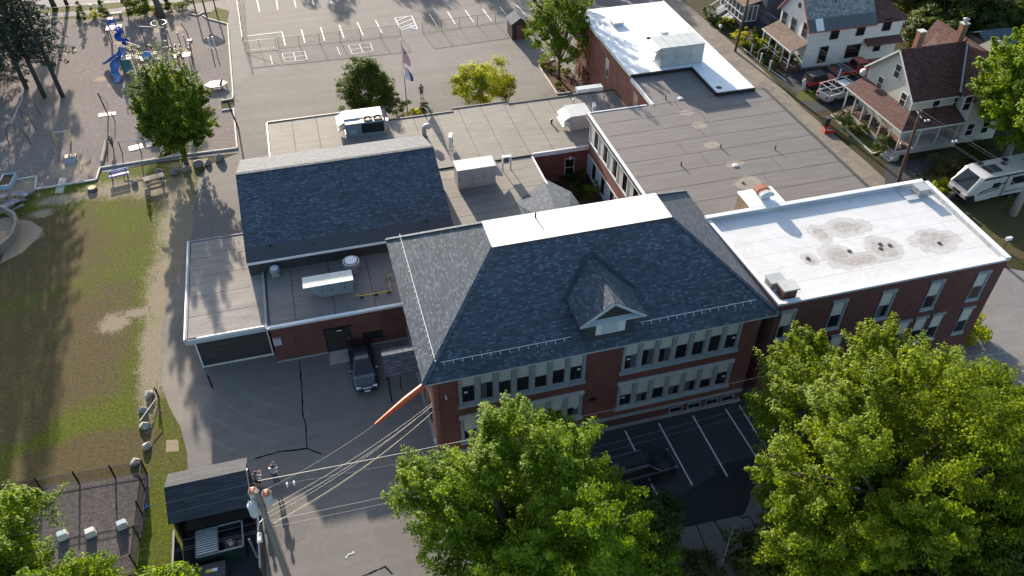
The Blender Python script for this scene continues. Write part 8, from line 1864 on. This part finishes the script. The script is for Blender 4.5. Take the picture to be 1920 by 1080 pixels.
A5 = P(1684, 341, 0); t = thing('utility_pole', 'leaning rust-brown wooden pole at the corner of the porch and the white roof', 'utility pole', A5); tp5 = P(1727, 207, 8.2)-A5; MB().tube([(0, 0, -.1), tp5], [.18, .13], 10).build('pole', M_poleb, t); MB().bar(tp5+Vector((-.1, -.5, -.5)), tp5+Vector((.15, .6, -.4)), .08, .08).build('bracket', M_galv, t)
A6 = P(1378, 96, 0); t = thing('utility_pole', 'dark wooden pole by the alley in front of the blue house', 'utility pole', A6); tp6 = P(1404, -4, 7.4)-A6; MB().tube([(0, 0, -.1), tp6, tp6*1.25], [.17, .13, .12], 10).build('pole', M_poleb, t)
A7 = Vector((61.5, 22, 0)); t = thing('utility_pole', 'street pole beyond the lower right of the photo', 'utility pole', A7); MB().tube([(0, 0, 0), (0, 0, 9.5)], [.17, .12], 10).build('pole', M_pole, t)
A8 = Vector((-38, 28, 0)); t = thing('utility_pole', 'street pole beyond the lower left of the photo', 'utility pole', A8); MB().tube([(0, 0, 0), (0, 0, 9.5)], [.17, .12], 10).build('pole', M_pole, t)
def wire(label, a, b, sag=.5, r=.018, m=None, grp='overhead wires', cat='wire', name='overhead_wire', n=14):
    a, b = Vector(a), Vector(b); r *= .45; pts = [a.lerp(b, k/n)-Vector((0, 0, sag*4*(k/n)*(1-k/n))) for k in range(n+1)]
    return tag(MB().tube([p-a for p in pts], r, 5, False).build(name, m or M_wire, None, loc=a), label, cat, grp)
p3 = lambda z, dx=0, dy=0: Vector((pole3.x+dx, pole3.y+dy, z)); p4 = lambda z, dx=0, dy=0: Vector((A4.x+dx, A4.y+dy, z)); p7 = lambda z, dy=0: Vector((A7.x, A7.y+dy, z)); p8 = lambda z, dy=0: Vector((A8.x, A8.y+dy, z))
# span between the two street poles
wire('thick pale wire from the transformer pole to the crossarm pole', p3(9.3, 0, .9), p4(9.25, -.4, .9), .25, .035, M_wire); wire('thinner dark wire just below the thick pale one', p3(9.2, 0, .5), p4(9.2, -.2, .3), .45, .016, M_wired)
wire('thin wire from the transformer pole crossing low over the drive', p3(6.9), p4(8.0), .5, .014); wire('thinnest lower wire over the drive, towards the middle maple', p3(6.3), p4(7.3), .5, .012)
bc = Vector((4.2, 32.9, 0))
for i, (z0, z1, dx, m, r) in enumerate(((8.0, 6.6, .1, M_wire, .018), (7.6, 6.2, .1, M_wire, .018), (7.3, 6.1, .2, M_wire, .014), (6.6, 5.3, .2, M_yel, .018), (6.5, 5.2, .25, M_wired, .02))):
    wire(['highest', 'second', 'third', 'yellowish taped', 'black lowest'][i]+' service wire from the transformer pole to the brick building corner', p3(z0, dx, 0), Vector((4.1, 32.9+.12*i, z1)), .45+.05*i, r, m)
a = p3(9.0, .4, .5); b = P(703, 796, 8.2); c_ = Vector((3.75, 32.6, 8.75))
wire('black twisted cable leading up to the orange sleeve', a, b, .25, .025, M_wired)
sl_ = MB().tube([Vector((0, 0, 0)), (c_-b)*.3, (c_-b)*.6, (c_-b)], [.07, .14, .20, .17], 8).build('cable_sleeve', M_orange, None, loc=b); tag(sl_, 'bright orange sleeve on the cable at the corner of the hipped roof', 'cable sleeve')
MB().tube([Vector((.02, 0, .07)), (c_-b)*.97+Vector((0, 0, .17))], .02, 5).build('sleeve_fold', M_redc, sl_)
for i, (z, dy) in enumerate(((9.2, .9), (9.1, .3), (7.0, 0), (6.3, 0), (6.1, 0))):
    wire(['top pale', 'second', 'third', 'fourth', 'lowest'][i]+' wire running from the transformer pole to the left edge', p3(z, -.2, dy), p8(z, dy), .6, .022 if i == 0 else .014)
for i, (z, dy) in enumerate(((9.2, .9), (9.2, -.6), (8.0, 0))):
    wire(['first', 'second', 'third'][i]+' wire leaving the crossarm pole to the right behind the biggest maple', p4(z, .3, dy), p7(z, dy), .5, .016)
T5 = A5+tp5; T6 = A6+tp6; T9 = Vector((57.5, 26, 9.2))
for i, (dz, dx) in enumerate(((0, 0), (-.5, .3), (-.9, -.2), (-1.3, .1))):
    wire(['top', 'second', 'third', 'lowest'][i]+' wire along the alley between the two brown poles', T5+Vector((dx, 0, dz)), T6+Vector((dx, 0, dz)), .45, .022 if i == 0 else .014)
    wire(['top', 'second', 'third', 'lowest'][i]+' wire from the leaning brown pole towards the street, over the trailer', T5+Vector((dx, 0, dz)), T9+Vector((dx*3, 0, dz)), .4, .024 if i == 0 else .014)
wire('pale service wire sagging to the porch of the brown-roofed house', T6+Vector((0, 0, -.6)), (57.2, 61, 4.2), .5, .018)
for i, (u, v, z) in enumerate(((545, 907, 9.1), (1738, 226, 8.0), (1790, 265, 7.9))):
    q = P(u, v, z); t = thing('wire_spacer', ['pair of white insulator clips on the thick wire right of the transformer pole', 'white insulator clip on the wire by the leaning brown pole', 'white insulator clip on the wire further down towards the trailer'][i], 'insulator', q, group='insulator clips on the wires')
    for k in (-1, 1): MB().tube([(k*.18, -.16, 0), (k*.18, .16, 0)], .035, 7).build('clip', M_white, t); MB().lathe([(.05, -.1), (.07, 0), (.05, .1)], (k*.18, 0, 0), 8).build('clip_disc', M_white, t)

# ================================================================ people
M_skin = plain('skin', (.42, .26, .19), .55, var=.05); M_hair = plain('dark_hair', (.03, .02, .015), .7); M_jean = plain('blue_jeans', (.05, .075, .12), .8); M_shirtw = plain('pale_blue_shirt', (.42, .46, .52), .8); M_shirtd = plain('dark_shirt', (.02, .02, .022), .8); M_short = plain('dark_shorts', (.03, .03, .035), .8); M_pink = plain('dusty_pink_top', (.38, .2, .2), .8); M_capr = plain('brown_cap', (.12, .06, .04), .8)
def skin(name, joints, edges, m, par, sub=1):
    me = bpy.data.meshes.new(name); ks = list(joints); ix = {k: i for i, k in enumerate(ks)}
    me.from_pydata([joints[k][0] for k in ks], [(ix[a], ix[b]) for a, b in edges], []); me.materials.append(m)
    o = put(name, me, par); md = o.modifiers.new('skin', 'SKIN'); md.use_smooth_shade = True
    if not me.skin_vertices:
        bm = bmesh.new(); bm.from_mesh(me); bm.verts.layers.skin.verify(); bm.to_mesh(me); bm.free()
    for i, k in enumerate(ks): r = joints[k][1]; me.skin_vertices[0].data[i].radius = r if hasattr(r, '__len__') else (r, r)
    me.skin_vertices[0].data[0].use_root = True
    s_ = o.modifiers.new('sub', 'SUBSURF'); s_.levels = s_.render_levels = sub; return o
def person(label, loc, rz, shirt, trousers, hair, arms=None, legs=None, sit=False, short=False, h=1.0, grp=None):
    t = thing('person', label, 'person', loc, rz, grp); t.scale = (h,)*3; dz = -.42 if sit else 0
    J = {'pelvis': ((0, 0, .95+dz), (.15, .11)), 'waist': ((0, 0, 1.1+dz), (.14, .10)), 'chest': ((0, .01, 1.3+dz), (.17, .11)), 'neck': ((0, .01, 1.49+dz), .058), 'head': ((0, -.01, 1.60+dz), (.085, .10)), 'crown': ((0, .0, 1.70+dz), (.07, .085))}
    E = [('pelvis', 'waist'), ('waist', 'chest'), ('chest', 'neck'), ('neck', 'head'), ('head', 'crown')]
    A_ = arms or {}; L_ = legs or {}
    for s_, sd in ((-1, 'l'), (1, 'r')):
        el, wr = A_.get(sd, ((s_*.26, .02, 1.15), (s_*.28, -.05, .90))); el = (el[0], el[1], el[2]+dz); wr = (wr[0], wr[1], wr[2]+dz)
        J[sd+'sh'] = ((s_*.19, .01, 1.41+dz), .062); J[sd+'el'] = (el, .045); J[sd+'wr'] = (wr, .032); dv = (Vector(wr)-Vector(el)).normalized(); J[sd+'ha'] = (tuple(Vector(wr)+dv*.09), (.04, .024))
        E += [('chest', sd+'sh'), (sd+'sh', sd+'el'), (sd+'el', sd+'wr'), (sd+'wr', sd+'ha')]
        for f in range(4): J[sd+'f%d' % f] = (tuple(Vector(wr)+dv*(.16+.012*(f in (1, 2)))+Vector((.0, (f-1.5)*.02, 0))), .009); E.append((sd+'ha', sd+'f%d' % f))
        J[sd+'th'] = (tuple(Vector(wr)+dv*.09+Vector((-s_*.02, -.05, 0))), .011); E.append((sd+'ha', sd+'th'))
        if sit: kn, an = (s_*.13, -.45, .52), (s_*.13, -.48, .09)
        else: kn, an = L_.get(sd, ((s_*.10, -.02, .50), (s_*.12, .02, .09)))
        J[sd+'hp'] = ((s_*.09, 0, .90+dz), .088); J[sd+'kn'] = (kn, .058); J[sd+'an'] = (an, .04); J[sd+'to'] = ((an[0]+s_*.03, an[1]-.17, .03), (.042, .026))
        E += [('pelvis', sd+'hp'), (sd+'hp', sd+'kn'), (sd+'kn', sd+'an'), (sd+'an', sd+'to')]
    skin('body', J, E, M_skin, t)
    up = {'pelvis': J['pelvis'], 'waist': J['waist'], 'chest': J['chest'], 'lsh': J['lsh'], 'rsh': J['rsh']}
    up = {k: (v[0], tuple(x+.018 for x in (v[1] if hasattr(v[1], '__len__') else (v[1],)*2))) for k, v in up.items()}
    for sd in 'lr': e_ = Vector(J[sd+'sh'][0]).lerp(Vector(J[sd+'el'][0]), .75); up[sd+'sl'] = (tuple(e_), .062)
    skin('shirt', up, [('pelvis', 'waist'), ('waist', 'chest'), ('chest', 'lsh'), ('chest', 'rsh'), ('lsh', 'lsl'), ('rsh', 'rsl')], shirt, t)
    lo = {'pelvis': (J['pelvis'][0], (.165, .125))}; le = []
    for sd in 'lr':
        k = J[sd+'kn'][0]; a_ = J[sd+'an'][0]; lo[sd+'hp'] = (J[sd+'hp'][0], .105); lo[sd+'kn'] = (k, .075); le += [('pelvis', sd+'hp'), (sd+'hp', sd+'kn')]
        if not short: lo[sd+'an'] = ((a_[0], a_[1], a_[2]+.02), .058); le.append((sd+'kn', sd+'an'))
    skin('trousers', lo, le, trousers, t)
    hd = Vector(J['head'][0]); MB().lathe([(.095, -.02), (.115, .05), (.10, .11), (.05, .155)], (hd.x, hd.y+.015, hd.z+.02), 14).build('hair', hair, t, True)
    for s_ in (-1, 1):
        MB().box(hd.x+s_*.035-.012, hd.x+s_*.035+.012, hd.y-.115, hd.y-.10, hd.z-.0, hd.z+.015).build('eye', M_dark, t)
        a_ = J[('l' if s_ < 0 else 'r')+'an'][0]; o = MB().box(a_[0]-.05, a_[0]+.05, a_[1]-.2, a_[1]+.07, .0, .09).build('shoe', M_dark, t); md = o.modifiers.new('r', 'BEVEL'); md.width = .03; md.segments = 2
    MB().hexa([(hd.x-.015, hd.y-.125, hd.z-.035), (hd.x+.015, hd.y-.125, hd.z-.035), (hd.x+.015, hd.y-.09, hd.z-.035), (hd.x-.015, hd.y-.09, hd.z-.035)], [(hd.x-.006, hd.y-.11, hd.z+.01), (hd.x+.006, hd.y-.11, hd.z+.01), (hd.x+.006, hd.y-.09, hd.z+.01), (hd.x-.006, hd.y-.09, hd.z+.01)]).build('nose', M_skin, t)
    return t
person('person in dark shirt and shorts standing on the upper yard near the flagpole', P(791, 184), R_(10), M_shirtd, M_short, M_hair, short=True)
t = person('person in pale blue shirt and jeans raising a camera, right one of the pair', P(519, 903), R_(170), M_shirtw, M_jean, M_hair, arms={'l': ((-.28, -.18, 1.30), (-.08, -.32, 1.52)), 'r': ((.3, -.18, 1.32), (.09, -.32, 1.52))})
MB().box(-.09, .09, -.42, -.36, 1.5, 1.62).build('held_camera', M_black, t)
person('person in pale blue shirt and brown cap, left of the pair behind the transformers', P(488, 915), R_(150), M_shirtw, M_short, M_capr, arms={'l': ((-.25, -.15, 1.2), (-.12, -.34, 1.25)), 'r': ((.25, -.15, 1.2), (.12, -.34, 1.25))}, short=True)
person('small dark figure walking on the playground wood chips', P(213, 279), R_(40), M_shirtd, M_short, M_hair, legs={'l': ((-.1, -.2, .52), (-.12, -.15, .1)), 'r': ((.1, .05, .5), (.12, .3, .12))}, h=.88)
sb_ = P(279, 373); person('person with dusty pink top and dark hair sitting low on the lawn', sb_, R_(200), M_pink, M_jean, M_hair, sit=True, h=.8)
